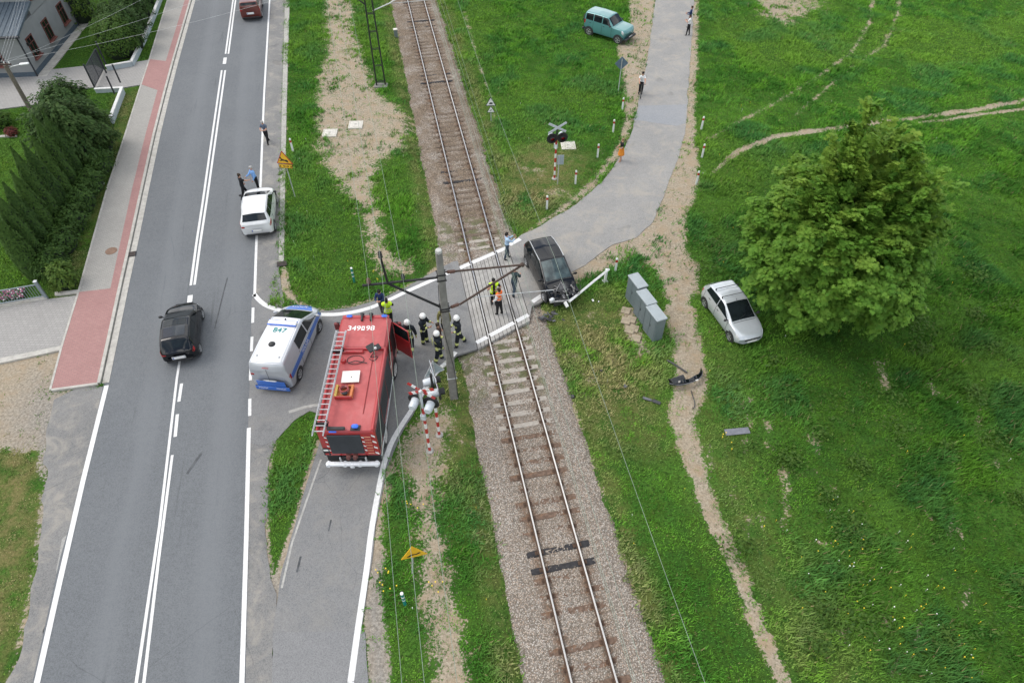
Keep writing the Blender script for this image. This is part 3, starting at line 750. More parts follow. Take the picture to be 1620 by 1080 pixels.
# crossing deck
M_DECK = mat('crossing_concrete', (.335, .325, .305), .9, 0, .14, 2.5, .25, dirt=(.22, .205, .19), bump=.2)
M_DECKG = mat('crossing_rubber', (.30, .29, .275), .9, 0, .14, 2.5, .25, dirt=(.17, .16, .15), bump=.2)
def fa(s): return 1.30 + .475 * s
def fb(s): return 7.55 + .42 * s
def slab(s0, s1, k, lab):
    b = MB(); g = .012; s0 += g; s1 -= g
    N = 8; j = 0
    A = [(s0, fa(s0)), (s1, fa(s1))]; B = [(s0, fb(s0)), (s1, fb(s1))]
    P = [tw(s0, fa(s0) , 0), tw(s1, fa(s1), 0), tw(s1, fb(s1), 0), tw(s0, fb(s0), 0)]
    c = sum(P, Vector()) / 4; o0 = c.copy()
    ins = [p + (c - p).normalized() * .015 for p in P]
    vs = [p - o0 + Vector((0, 0, -.26)) for p in P] + [p - o0 + Vector((0, 0, -.006)) for p in P] + [p - o0 + Vector((0, 0, .004)) for p in ins]
    fs = [(3, 2, 1, 0), (8, 9, 10, 11)] + [(i, (i + 1) % 4, 4 + (i + 1) % 4, 4 + i) for i in range(4)] + [(4 + i, 4 + (i + 1) % 4, 8 + (i + 1) % 4, 8 + i) for i in range(4)]
    b.add(vs, fs, M_DECK if k % 3 else M_DECKG)
    for a in (fa(s0) + .6, fb(s0) - .6):
        q = tw((s0 + s1) / 2, a) - o0; b.lathe([(.03, .0045), (.03, .006), (0, .0065)], INK, (q.x, q.y, 0), 8)
    o = b.build('crossing_slab', None, 30, o0); tag(o, lab[0], 'concrete slab', lab[1])
LW = ('long grey concrete crossing slab outside the rail nearer the fire engine', 'outer crossing slabs, fire engine side')
LM = ('long grey concrete crossing slab lying between the two rails', 'crossing slabs between the rails')
LE = ('long grey concrete crossing slab outside the rail nearer the wrecked car', 'outer crossing slabs, wrecked car side')
e = np.linspace(-1.42, -.83, 4)
for k in range(3): slab(e[k], e[k + 1], k, LW)
e = np.linspace(-.675, .675, 7)
for k in range(6): slab(e[k], e[k + 1], k + 1, LM)
e = np.linspace(.83, 1.53, 4)
for k in range(3): slab(e[k], e[k + 1], k, LE)
for s0, s1 in ((-1.42, -.83), (-.675, .675), (.83, 1.53)):
    line([tw(s0, fa(s0) + .42), tw(s1, fa(s1) + .42)], .24, .0085, M_LINE, True)
    line([tw(s0, fb(s0) - .22), tw(s1, fb(s1) - .22)], .24, .0085, M_LINE, True)
# mud bed under the deck, between asphalt and rails
bed = MB(); P = [tw(-1.5, .7), tw(1.6, 2.2), tw(1.6, 8.1), tw(-1.5, 6.8)]
bed.prism([(p.x, p.y) for p in P], -.30, -.12, mat('crossing_bed', (.09, .08, .07), .95))
tag(bed.build('crossing_bed', None, None), kind='structure')
# ------------------------------------------------------------------ vehicles
class Shape:
    round = None
    """car surface S(x 0..1 rear->front, t 0..5 sill->roof centre)"""
    def __init__(s, L, W, H, st, z0=.2):
        s.L, s.k, s.h, s.st, s.z0 = L, W / 1.66, H / 1.45, st, z0
    def raw(s, x, t):
        x = min(1, max(0, x)); st = s.st; i = 0
        while i < len(st) - 2 and st[i + 1][0] < x: i += 1
        a, b = st[i], st[i + 1]; u = (x - a[0]) / (b[0] - a[0]); u = min(1, max(0, u))
        wl, wb, zb, wr, zr, zc = [a[j] + (b[j] - a[j]) * u for j in range(1, 7)]
        k, h = s.k, s.h; zb *= h; zr *= h; zc *= h; e = 0
        z0 = s.z0 + .10 * max(0, (x - .9) / .1) ** 2 + .12 * max(0, (.08 - x) / .08) ** 2
        P = [(wl * .6, z0), (wl * .975, z0 + .06), (wl * 1.0, z0 + .55 * (zb - z0)), (wb, zb), (wr, zr), (0, zc)]
        t = min(5, max(0, t)); j = min(4, int(t)); q = t - j
        return (P[j][0] + (P[j + 1][0] - P[j][0]) * q) * k, P[j][1] + (P[j + 1][1] - P[j][1]) * q
    def __call__(s, x, t, side=1, off=0.0):
        y = z = 0
        for dt in (-.16, -.08, 0, .08, .16):
            for dx in (-.012, 0, .012):
                tt = t + dt
                if tt > 5: a = s.raw(x + dx, 10 - tt); a = (-a[0], a[1])
                else: a = s.raw(x + dx, tt)
                y += a[0]; z += a[1]
        p = Vector(((x - .5) * s.L, side * y / 15, z / 15))
        q_ = min(1.0, abs(y / 15) / (.83 * s.k)); lo_ = 1 if s.round is None else s.round
        if x > .78: p.x -= .27 * lo_ * q_ ** 2.6 * ((x - .78) / .22) ** 2
        if x < .12: p.x += .19 * lo_ * q_ ** 3 * ((.12 - x) / .12) ** 1.5
        if off:
            e = .006; A = s(x + e, t) - s(x - e, t); B = s(x, min(5, t + .03)) - s(x, max(0, t - .03))
            n = A.cross(B)
            n = n.normalized() if n.length > 1e-9 else Vector((0, 0, 1))
            if t > 4.9: n = Vector((n.x, 0, n.z)).normalized()
            if n.z < 0 and t > 3.5: n = -n
            if t <= 3.5 and n.y < 0: n = -n
            p += Vector((n.x, side * n.y, n.z)) * off
        return p
    def body(s, m, n=64):
        b = MB(); ts = [0, .5, .9, 1, 1.1, 1.5, 2, 2.4, 2.7, 2.82, 2.9, 3.0, 3.1, 3.18, 3.35, 3.6, 3.76, 3.84, 3.92, 4.0, 4.08, 4.16, 4.26, 4.5, 4.75, 5]
        K = len(ts); vs = []; fs = []
        for i in range(n + 1):
            x = i / n
            row = [s(x, t, 1) for t in ts] + [s(x, t, -1) for t in reversed(ts[:-1])]
            vs += row
        M = 2 * K - 1
        for i in range(n):
            for j in range(M - 1): fs.append((i * M + j, i * M + j + 1, i * M + M + j + 1, i * M + M + j))
            fs.append((i * M + M - 1, i * M, i * M + M, i * M + M + M - 1))
        fs += [tuple(range(M)), tuple(range(n * M, n * M + M))]
        return b.add(vs, fs, m)
    def patch(s, b, m, c, side=1, off=.008, nu=8, nv=6):
        """c = four (x,t): bottom rear, bottom front, top front, top rear"""
        g = []
        for j in range(nv + 1):
            v = j / nv
            for i in range(nu + 1):
                u = i / nu
                x = (c[0][0] * (1 - u) + c[1][0] * u) * (1 - v) + (c[3][0] * (1 - u) + c[2][0] * u) * v
                t = (c[0][1] * (1 - u) + c[1][1] * u) * (1 - v) + (c[3][1] * (1 - u) + c[2][1] * u) * v
                g.append((x, t))
        return s._skin(b, m, [s(x, t, side, off) for x, t in g], [s(x, t, side, -.004) for x, t in g], nu, nv)
    def top(s, b, m, x0, x1, t0, t1=None, off=.008, nu=8, nv=12):
        """patch across the car's centre line from edge t0 (at x0) / t1 (at x1)"""
        t1 = t0 if t1 is None else t1; g = []
        for i in range(nu + 1):
            u = i / nu; x = x0 + (x1 - x0) * u; te = t0 + (t1 - t0) * u
            for j in range(nv + 1):
                w = -1 + 2 * j / nv; t = 5 - (5 - te) * abs(w); g.append((x, t, 1 if w >= 0 else -1))
        return s._skin(b, m, [s(x, t, q, off) for x, t, q in g], [s(x, t, q, -.004) for x, t, q in g], nv, nu)
    def _skin(s, b, m, A, B, nu, nv):
        n = len(A); w = nu + 1; fs = []
        for j in range(nv):
            for i in range(nu): fs.append((j * w + i, j * w + i + 1, j * w + w + i + 1, j * w + w + i))
        rim = [i for i in range(w)] + [j * w + nu for j in range(1, nv + 1)] + [nv * w + i for i in range(nu - 1, -1, -1)] + [j * w for j in range(nv - 1, 0, -1)]
        for i in range(len(rim)): p, q = rim[i], rim[(i + 1) % len(rim)]; fs.append((p, q, n + q, n + p))
        return b.add(A + B, fs, m)

def wheel_parts(parent, x, y, r, w, steer=0, rim=ALU, spokes=5):
    s = 1 if y > 0 else -1
    M = Matrix.Rotation(R(-90) * s, 4, 'X')
    b = MB(); b.lathe([(r * .62, -w / 2), (r * .9, -w / 2), (r, -w * .36), (r, w * .36), (r * .9, w / 2), (r * .64, w / 2), (r * .60, w * .3), (0, w * .3)], RUBBER, (0, 0, 0), 24, M)
    wh = b.build('wheel', parent, 40, (x, y, r), steer)
    q = MB(); q.lathe([(r * .66, w * .28), (r * .66, w * .50), (r * .58, w * .50), (r * .55, w * .34), (r * .10, w * .34)], rim, (0, 0, 0), 24, M)
    for k in range(spokes):
        a = 2 * math.pi * k / spokes
        A = Matrix.Rotation(a, 4, 'Y'); q.box(A @ Vector((r * .33, s * w * .42, 0)), (r * .5, w * .16, r * .15), rim, A)
    q.lathe([(r * .14, w * .3), (r * .14, w * .52), (0, w * .54)], rim, (0, 0, 0), 12, M)
    q.build('rim', wh, 40)
    return wh

def car(name, label, cat, loc, head, L, W, H, wb, r, st, pm, side_w, ws, rw, lights=True, z0=.2, plates=(1, 1), trim=True, group=None, xoff=0.0, hw=.5, rimmat=ALU, mirror=None, tail=None, head_l=None, steer=0, roofcol=None, skip_front=False, wsm=None):
    root = empty(name, loc, head, label, cat, group)
    S = Shape(L, W, H, st, z0)
    body = S.body(pm).build('body', root, 50)
    for c in side_w:
        for sd in (1, -1):
            b = MB(); S.patch(b, GLASS, c, sd); b.build('side_window', root, 60)
    b = MB(); S.top(b, wsm or GLASS, ws[0], ws[1], ws[2], ws[3]); wsh = b.build('windscreen', root, 60)
    if rw: b = MB(); S.top(b, GLASS, rw[0], rw[1], rw[2], rw[3]); b.build('rear_window', root, 60)
    for sx in (1, -1):
        for sd in (1, -1):
            x = xoff + sx * wb / 2; xn = x / L + .5
            y = S(xn, 1.6).y
            b = MB(); pts = [(x + (r * 1.17) * math.cos(R(a)), r + (r * 1.17) * math.sin(R(a))) for a in range(-20, 201, 11)]
            vs = [(px, sd * (y - .05), pz) for px, pz in pts] + [(px, sd * (y + .006), pz) for px, pz in pts]; n = len(pts)
            b.add(vs, [tuple(range(n)), tuple(range(n, 2 * n))] + [(i, (i + 1) % n, n + (i + 1) % n, n + i) for i in range(n)], TRIM); b.build('wheel_arch', root, 40)
            wheel_parts(root, x, sd * (y - .085), r, .2, steer if sx > 0 else 0, rimmat)
    if trim:
        b = MB(); 
        for sd in (1, -1): S.patch(b, TRIM, [(.03, .35), (.97, .35), (.97, 1.05), (.03, 1.05)], sd, .006, 30, 2)
        b.build('sill', root, 60)
    for sd in (1, -1):
        b = MB(); p = S(mirror or ws[1] - .05, 3.1, sd); p2 = p + Vector((.02, sd * .15, .07))
        b.tube([p + Vector((0, -sd * .04, 0)), p2], .025, TRIM, 6); b.ball(p2, (.06, .105, .075), pm if not trim or mirror else TRIM, 10, 8); b.build('wing_mirror', root, 60)
    if lights and not skip_front:
        for sd in (1, -1):
            b = MB(); S.patch(b, LAMPCLR, head_l or [(.925, 2.45), (.988, 2.35), (.985, 3.0), (.915, 3.15)], sd, .009, 5, 4); b.build('headlight', root, 60)
    if lights:
        for sd in (1, -1):
            b = MB(); S.patch(b, LAMPRED, tail or [(.004, 2.35), (.045, 2.45), (.055, 3.1), (.012, 3.05)], sd, .009, 5, 4)
            p = S(.0, 2.7, sd); b.rbox((p.x - .004, p.y - sd * .09, p.z), (.02, .17, .13), LAMPRED, .01); b.build('taillight', root, 60)
    for sd in (1, -1):
        b = MB()
        for c in side_w[:2]:
            x = c[0][0] - .006
            S.patch(b, INK, [(x - .0022, .95), (x + .0022, .95), (x + .0022, 3.06), (x - .0022, 3.06)], sd, .003, 1, 8)
        x = side_w[0][1][0] + .012; S.patch(b, INK, [(x - .0022, .95), (x + .0022, .95), (x - .004, 3.0), (x - .0084, 3.0)], sd, .003, 1, 8)
        S.patch(b, INK, [(side_w[-1][0][0] + .1, 2.62), (side_w[-1][0][0] + .14, 2.62), (side_w[-1][0][0] + .14, 2.70), (side_w[-1][0][0] + .1, 2.70)], sd, .012, 2, 1)
        S.patch(b, INK, [(side_w[0][0][0] + .02, 2.62), (side_w[0][0][0] + .06, 2.62), (side_w[0][0][0] + .06, 2.70), (side_w[0][0][0] + .02, 2.70)], sd, .012, 2, 1)
        b.build('door_trim', root, 60)
    if not skip_front:
        b = MB(); xb = ws[1] + .02; S.top(b, INK, xb, xb + .006, 4.05, 4.05, .003, 1, 10); b.build('bonnet_gap', root, 60)
        b = MB(); b.rbox((L / 2 + .004, 0, S(.995, 3).z + .0), (.03, .14, .05), ALU, .02); b.build('badge', root, 40)
        b = MB()
        for y_ in (-.25, .2): q0 = S(ws[1] - .004, 4.9); b.tube([Vector((q0.x, y_, q0.z + .012)), Vector((q0.x - .16, y_ + .42, q0.z + .10))], .008, INK, 4)
        b.build('wiper', root, 40)
    hr = S(0, 5).z
    if plates[0]:
        b = MB(); z = z0 + (S(0, 3).z - z0) * .62; b.rbox((-L / 2 - .004, 0, z), (.02, .62, .18), STEEL, .006); b.rbox((-L / 2 - .012, 0, z), (.02, .52, .115), PLATE, .006); b.box((-L / 2 - .023, .235, z), (.003, .045, .10), mat('plate_blue', (.02, .07, .4)) if 'plate_blue' not in bpy.data.materials else bpy.data.materials['plate_blue']); b.build('number_plate', root, 30)
        b = MB(); b.rbox((-L / 2 - .004, 0, z0 + .19), (.03, S(0, 1).y * 1.7, .10), TRIM, .02); b.build('bumper_trim', root, 30)
    if plates[1] and not skip_front:
        b = MB(); b.rbox((L / 2 + .012, 0, z0 + .24), (.02, .52, .115), PLATE, .006); b.build('number_plate', root, 30)
        b = MB(); b.rbox((L / 2 + .002, 0, z0 + .38), (.03, S(1, 2).y * 1.25, .09), TRIM, .02); b.build('grille', root, 30)
    return root, S

HATCH = [(0, .72, .69, .80, .60, .86, .88), (.03, .79, .75, .92, .63, .97, 1.0), (.13, .83, .77, .96, .63, 1.355, 1.40), (.33, .83, .78, .94, .65, 1.42, 1.455), (.49, .83, .78, .92, .64, 1.40, 1.44),
         (.745, .83, .77, .90, .66, .935, .965), (.86, .82, .74, .83, .56, .87, .90), (.955, .77, .68, .71, .48, .745, .765), (1.0, .68, .60, .55, .44, .59, .60)]
MPV = [(0, .74, .72, .85, .64, .92, .94), (.025, .80, .77, .98, .66, 1.04, 1.06), (.125, .83, .78, .985, .61, 1.36, 1.40), (.30, .83, .79, .97, .67, 1.43, 1.465), (.52, .83, .79, .95, .66, 1.40, 1.44),
       (.785, .83, .78, .92, .69, .955, .98), (.88, .82, .75, .86, .58, .90, .92), (.965, .78, .70, .72, .50, .76, .78), (1.0, .70, .62, .56, .46, .60, .61)]
BOXY = [(0, .80, .76, .90, .68, 1.0, 1.01), (.012, .82, .78, .95, .70, 1.20, 1.22), (.035, .83, .79, .96, .68, 1.40, 1.425), (.30, .83, .79, .95, .68, 1.42, 1.45), (.555, .83, .79, .94, .66, 1.39, 1.42),
        (.70, .83, .79, .905, .70, .945, .965), (.87, .83, .78, .885, .66, .92, .94), (.97, .81, .76, .85, .60, .885, .895), (1.0, .78, .73, .66, .56, .68, .69)]
VAN = [(0, .80, .78, .86, .72, 1.0, 1.01), (.012, .82, .80, .88, .73, 1.28, 1.30), (.035, .83, .81, .88, .68, 1.40, 1.425), (.30, .83, .81, .87, .68, 1.42, 1.45), (.60, .83, .81, .86, .66, 1.39, 1.425),
       (.85, .83, .80, .83, .70, .87, .90), (.92, .82, .77, .77, .62, .80, .82), (.975, .79, .72, .66, .54, .69, .70), (1.0, .74, .68, .52, .5, .55, .56)]

P_BLK = mat('black_car_paint', (.005, .006, .008), .06, 0, .05, 2, .42, .25)
P_BLK2 = mat('wrecked_black_paint', (.005, .006, .008), .06, 0, .05, 2, .34, .16)
P_WHT = paint('white_car_paint', (.64, .65, .65), .3)
P_SIL = paint('silver_car_paint', (.50, .535, .56), .28, .35)
P_MAR = paint('dark_red_paint', (.13, .028, .022), .3, .2)
P_TEAL = paint('teal_car_paint', (.085, .235, .235), .28, .2)
P_VAN = paint('silver_van_paint', (.45, .47, .50), .32, .25)
SW3 = [[(.475, 3.14), (.665, 3.10), (.565, 3.80), (.475, 3.84)], [(.30, 3.16), (.455, 3.14), (.455, 3.84), (.32, 3.84)]]
# black hatchback overtaking on the centre line
bh, S = car('hatchback', 'shiny black hatchback driving over the double centre line of the main road', 'car', (-16.25, 22.5, .022), R(104.5), 3.75, 1.66, 1.46, 2.42, .30, HATCH, P_BLK,
        [[(.46, 3.10), (.70, 3.06), (.54, 3.88), (.46, 3.90)], [(.13, 3.16), (.445, 3.10), (.445, 3.90), (.165, 3.86)]], (.51, .735, 4.10, 4.02), (.045, .118, 4.04, 4.12))
b = MB(); S.top(b, mat('panoramic_glass', (.012, .018, .026), .03, 0, .2, 2, .5, .12), .17, .34, 4.25, 4.25, .006); S.top(b, GLASS, .355, .48, 4.25, 4.25, .006); b.build('sunroof', bh, 60)
# white crossover by the three men
wc, S = car('crossover_car', 'white crossover parked half on the right hand shoulder of the main road', 'car', (-14.95, 32.25, .024), R(101.5), 4.15, 1.80, 1.58, 2.72, .33, MPV, P_WHT,
        [[(.468, 3.06), (.74, 3.05), (.562, 3.90), (.468, 3.92)], [(.268, 3.06), (.46, 3.06), (.46, 3.92), (.268, 3.92)], [(.105, 3.12), (.26, 3.07), (.26, 3.92), (.15, 3.88)]], (.54, .775, 4.10, 4.02), (.038, .118, 4.02, 4.10), tail=[(.003, 2.42), (.10, 2.72), (.115, 3.0), (.010, 2.96)])
for sd in (1, -1):
    b = MB(); pts = [S(x, 4.03, sd) + Vector((0, 0, .035)) for x in (.12, .2, .35, .46, .50)]; b.tube([S(.11, 4.05, sd)] + pts + [S(.515, 4.05, sd)], .016, STEEL, 6); b.build('roof_rail', wc, 60)
# dark red car leaving at the far end
rc, S = car('estate_car', 'dark red car driving away at the far end of the main road', 'car', (-23.5, 62.75, .022), R(103.5), 4.3, 1.74, 1.66, 2.6, .32, BOXY, P_MAR,
        [[(.47, 3.14), (.65, 3.10), (.58, 3.82), (.47, 3.86)], [(.26, 3.14), (.455, 3.14), (.455, 3.86), (.26, 3.86)], [(.06, 3.16), (.245, 3.14), (.245, 3.84), (.08, 3.8)]], (.568, .692, 4.08, 4.02), (.014, .033, 4.04, 4.10))
# teal off roader
tp = Vector((8.25, 57.75, 0)); tp.z = gh(8.2, 57.7) - .01
tc, S = car('off_road_car', 'teal off road car with black wheel arches parked in the grass beside the lane', 'car', tp, R(-37), 4.25, 1.85, 1.92, 2.85, .38, BOXY, P_TEAL,
        [[(.455, 3.08), (.665, 3.06), (.588, 3.90), (.455, 3.92)], [(.255, 3.08), (.435, 3.08), (.435, 3.92), (.255, 3.92)], [(.06, 3.10), (.235, 3.08), (.235, 3.92), (.07, 3.88)]], (.568, .692, 4.08, 4.02), (.014, .033, 4.04, 4.10), z0=.32)
b = MB(); b.lathe([(0, -.11), (.33, -.11), (.38, 0), (.33, .11), (0, .11)], RUBBER, (-2.27, -.06, 1.08), 20, Matrix.Rotation(R(90), 4, 'Y')); b.build('spare_wheel', tc, 40)
for sd in (1, -1):
    b = MB(); S.patch(b, TRIM, [(.865, .35), (.998, .35), (.998, 1.75), (.885, 1.5)], sd, .008, 6, 3); S.patch(b, TRIM, [(.002, .35), (.14, .35), (.115, 1.5), (.002, 1.75)], sd, .008, 6, 3); b.build('cladding', tc, 60)
b = MB(); b.rbox((2.10, 0, .48), (.18, 1.7, .22), TRIM, .06); b.rbox((-2.1, 0, .48), (.16, 1.7, .2), TRIM, .05); b.build('bumper', tc, 40)
# silver hatch on the grass
sp_ = Vector((11.15, 23.8, 0)); sp_.z = gh(11.15, 23.8) - .015
sc_, S = car('hatchback', 'silver three door hatchback with two roof bars parked on grass under the tree', 'car', sp_, R(-72.5), 3.9, 1.68, 1.46, 2.5, .30, HATCH, P_SIL,
        [[(.42, 3.10), (.70, 3.06), (.54, 3.88), (.42, 3.90)], [(.13, 3.16), (.405, 3.10), (.405, 3.90), (.165, 3.86)]], (.51, .735, 4.10, 4.02), (.045, .118, 4.04, 4.12))
for x in (.26, .42):
    b = MB(); z = S(x, 5).z + .09; y = S(x, 4).y
    b.tube([((x - .5) * 3.9, -y - .02, z - .01), ((x - .5) * 3.9, y + .02, z - .01)], .017, TRIM, 6)
    for sd in (1, -1): b.rbox(((x - .5) * 3.9, sd * (y - .01), z - .06), (.06, .05, .12), TRIM, .01)
    b.build('roof_bar', sc_, 40)
b = MB(); b.tube([((.52 - .5) * 3.9, 0, S(.52, 5).z - .01), ((.49 - .5) * 3.9, 0, S(.52, 5).z + .13)], .008, TRIM, 5); b.build('aerial', sc_, 40)

# police van
pv, S = car('police_van', 'silver and blue police van with light bar and roof number standing at the junction', 'van', (-10.72, 21.5, .026), R(84), 4.95, 1.92, 1.98, 3.06, .345, VAN, P_VAN,
        [[(.575, 3.10), (.80, 3.06), (.635, 3.84), (.57, 3.88)], [(.33, 3.12), (.555, 3.10), (.55, 3.88), (.33, 3.88)]], (.615, .84, 4.08, 4.02), None, tail=[(.002, 2.3), (.03, 2.3), (.032, 2.95), (.008, 2.95)], steer=-.12, mirror=.79)
P_ROOF = paint('white_van_roof', (.80, .80, .79), .3); BLU = paint('police_blue', (.012, .11, .46), .35); HIVB = mat('pale_blue_film', (.28, .45, .72), .4)
b = MB(); S.top(b, P_ROOF, .03, .603, 4.03, 4.10, .005, 20, 10); b.build('roof_panel', pv, 60)
b = MB(); S.top(b, BLU, .862, .978, 4.12, 4.3, .006, 10, 10); b.build('bonnet_panel', pv, 60)
for sd in (1, -1):
    b = MB(); S.patch(b, BLU, [(.035, 2.12), (.985, 2.1), (.985, 2.75), (.035, 2.72)], sd, .006, 34, 3); b.build('side_stripe', pv, 60)
    b = MB()
    for k in range(56):
        x = .04 + k * .0165; S.patch(b, HIVB, [(x, 2.72 + (k % 2) * .04), (x + .008, 2.72 + (k % 2) * .04), (x + .008, 2.77 + (k % 2) * .04), (x, 2.77 + (k % 2) * .04)], sd, .008, 1, 1)
    b.build('checker_band', pv, 60)
    a = S(.34, 2.42, sd, .012); c = S(.55, 2.42, sd, .012); u = S(.45, 2.7, sd, .012) - S(.45, 2.2, sd, .012)
    text_obj('side_lettering', 'POLICJA', .23, P_ROOF, pv, frame((a + c) / 2, (c - a) * (-sd), u))
text_obj('bonnet_lettering', 'POLICJA', .22, P_ROOF, pv, frame(S(.915, 5, 1, .012), (0, -1, 0), S(.89, 5) - S(.95, 5)))
text_obj('roof_number', '847', .42, mat('green_number', (.02, .22, .22), .5), pv, frame(S(.425, 5, 1, .014), (0, -1, 0), (1, 0, 0)), bold=.006)
b = MB(); x = (.515 - .5) * 4.95; z = S(.515, 5).z
b.rbox((x, 0, z + .07), (.26, 1.36, .09), mat('light_bar_white', (.7, .72, .74), .3), .03); b.rbox((x - .135, 0, z + .06), (.05, 1.40, .07), BLUELAMP, .02); b.rbox((x + .135, 0, z + .06), (.05, 1.40, .07), BLUELAMP, .02)
for y in (-.6, .6): b.rbox((x, y, z + .0), (.12, .06, .08), TRIM, .01)
b.build('light_bar', pv, 40)
b = MB(); b.lathe([(.16, -.02), (.16, .03), (.12, .08), (.05, .11), (0, .115)], TRIM, (-1.25, .05, S(.25, 5).z), 16); b.build('roof_vent', pv, 40)
for y in (-.52, .5): b = MB(); b.lathe([(.055, -.03), (.055, .05), (.03, .075), (0, .08)], STEEL, (-1.95, y, S(.1, 4.6).z), 10); b.build('roof_fixing', pv, 40)
b = MB(); b.lathe([(.04, -.02), (.04, .05), (0, .07)], TRIM, (.36, -.03, S(.57, 5).z), 10); b.tube([(.22, .2, S(.55, 4.8).z), (.22, .12, S(.55, 4.8).z + .06), (.26, 0, S(.55, 5).z + .03)], .012, TRIM, 5); b.build('roof_aerial', pv, 40)
b = MB(); b.rbox((-2.485, 0, .66), (.03, 1.34, .34), BLU, .01); b.rbox((-2.50, 0, .36), (.06, 1.62, .26), BLU, .03); b.build('rear_panel', pv, 40)
b = MB(); b.box((-2.484, 0, 1.25), (.012, .012, .75), TRIM); b.build('door_gap', pv, None)
text_obj('rear_lettering', 'POLICJA', .12, P_ROOF, pv, frame((-2.534, .42, .38), (0, -1, 0), (0, 0, 1))); text_obj('rear_lettering', 'POLICJA', .12, P_ROOF, pv, frame((-2.534, -.42, .38), (0, -1, 0), (0, 0, 1)))
b = MB(); b.rbox((-2.47, 0, S(.02, 5).z - .07), (.03, .3, .03), LAMPRED, .008); b.build('brake_light', pv, 40)

# wrecked black people carrier
wk = [list(q) for q in MPV]
for q in wk:
    if q[0] > .8: q[3] -= .14; q[5] -= .26; q[6] -= .30; q[2] -= .02
    if q[0] >= .965: q[1] -= .08; q[2] -= .08
wr, S = car('wrecked_car', 'black people carrier with its front end torn off standing at the level crossing', 'car', (2.05, 26.75, .026), R(-72.5), 4.45, 1.78, 1.68, 2.95, .325, [tuple(q) for q in wk], P_BLK2,
        [[(.468, 3.06), (.74, 3.05), (.562, 3.90), (.468, 3.92)], [(.268, 3.06), (.46, 3.06), (.46, 3.92), (.268, 3.92)], [(.105, 3.12), (.26, 3.07), (.26, 3.92), (.15, 3.88)]], (.54, .775, 4.10, 4.02), (.038, .118, 4.02, 4.10), plates=(1, 0), skip_front=True, steer=.25, mirror=.735, wsm=mat('greenish_windscreen', (.045, .065, .065), .05, 0, .5, 2.2, .6, .3))
for sd in (1, -1):
    b = MB(); pts = [S(x, 4.02, sd) + Vector((0, 0, .03)) for x in (.12, .2, .35, .46, .50)]; b.tube([S(.11, 4.05, sd)] + pts + [S(.515, 4.05, sd)], .018, STEEL, 6); b.build('roof_rail', wr, 60)
ENG = mat('engine_plastic', (.028, .029, .031), .5, 0, .3, 14); ENM = mat('engine_metal', (.30, .30, .30), .45, .6, .35, 12, dirt=(.08, .07, .06))
b = MB(); b.rbox((1.62, .06, .86), (.52, .60, .14), ENG, .05, Matrix.Rotation(.15, 4, 'Y')); b.rbox((1.62, .06, .94), (.36, .40, .04), mat('engine_cover', (.06, .062, .066), .45), .02, Matrix.Rotation(.15, 4, 'Y')); b.build('engine_cover', wr, 40)
q = random.Random(5); b = MB()
for k in range(34):
    M = Euler((q.uniform(-.6, .6), q.uniform(-.6, .6), q.uniform(0, 3))).to_matrix().to_4x4()
    b.rbox((q.uniform(1.25, 2.15), q.uniform(-.62, .62), q.uniform(.55, .80)), (q.uniform(.06, .26), q.uniform(.05, .2), q.uniform(.04, .14)), q.choice((ENG, ENG, TRIM, ENM)), .015, M)
for k in range(12):
    p = Vector((q.uniform(1.3, 2.1), q.uniform(-.6, .6), .84)); pts = [p + Vector((q.uniform(-.2, .2), q.uniform(-.2, .2), q.uniform(-.05, .1))) * i for i in range(4)]
    b.tube(catmull(pts, 4), .016, q.choice((TRIM, ENM)), 6)
b.build('engine_bay', wr, 40)
b = MB(); b.tube(catmull([(2.12, -.78, .50), (2.2, -.4, .55), (2.27, 0, .53), (2.2, .45, .50), (2.05, .78, .56)], 5), .055, ENM, 8); b.rbox((2.16, 0, .36), (.06, 1.2, .22), TRIM, .01, Matrix.Rotation(.12, 4, 'Z')); b.build('crash_beam', wr, 40)
b = MB(); b.rbox((2.08, -.66, .62), (.20, .26, .17), LAMPCLR, .04, Matrix.Rotation(.4, 4, 'Z')); b.build('headlight', wr, 40)
b = MB(); b.rbox((2.02, .70, .58), (.16, .2, .14), ENM, .03, Matrix.Rotation(-.6, 4, 'Z')); b.build('headlight', wr, 40)
q = random.Random(8); b = MB()                                  # crumpled wing and bonnet edge
vs = []; fs = []
for i in range(9):
    for j in range(5): vs.append((1.1 + i * .125, .62 + j * .07 + q.uniform(-.04, .04), .94 - i * .03 - abs(j - 2) * .03 + q.uniform(-.05, .05)))
for i in range(8):
    for j in range(4): fs.append((i * 5 + j, i * 5 + j + 1, i * 5 + j + 6, i * 5 + j + 5))
b.add(vs, fs, P_BLK2); vs = [(x, -y + .02, z - .02) for x, y, z in vs]; b.add(vs[:25], fs[:16], P_BLK2)
b.build('crumpled_wing', wr, None)
b = MB(); b.lathe([(.0, 0), (.05, .004), (.05, .008), (0, .01)], PLATE, (.9, .45, 1.2), 8); b.build('windscreen_sticker', wr, None) if False else None

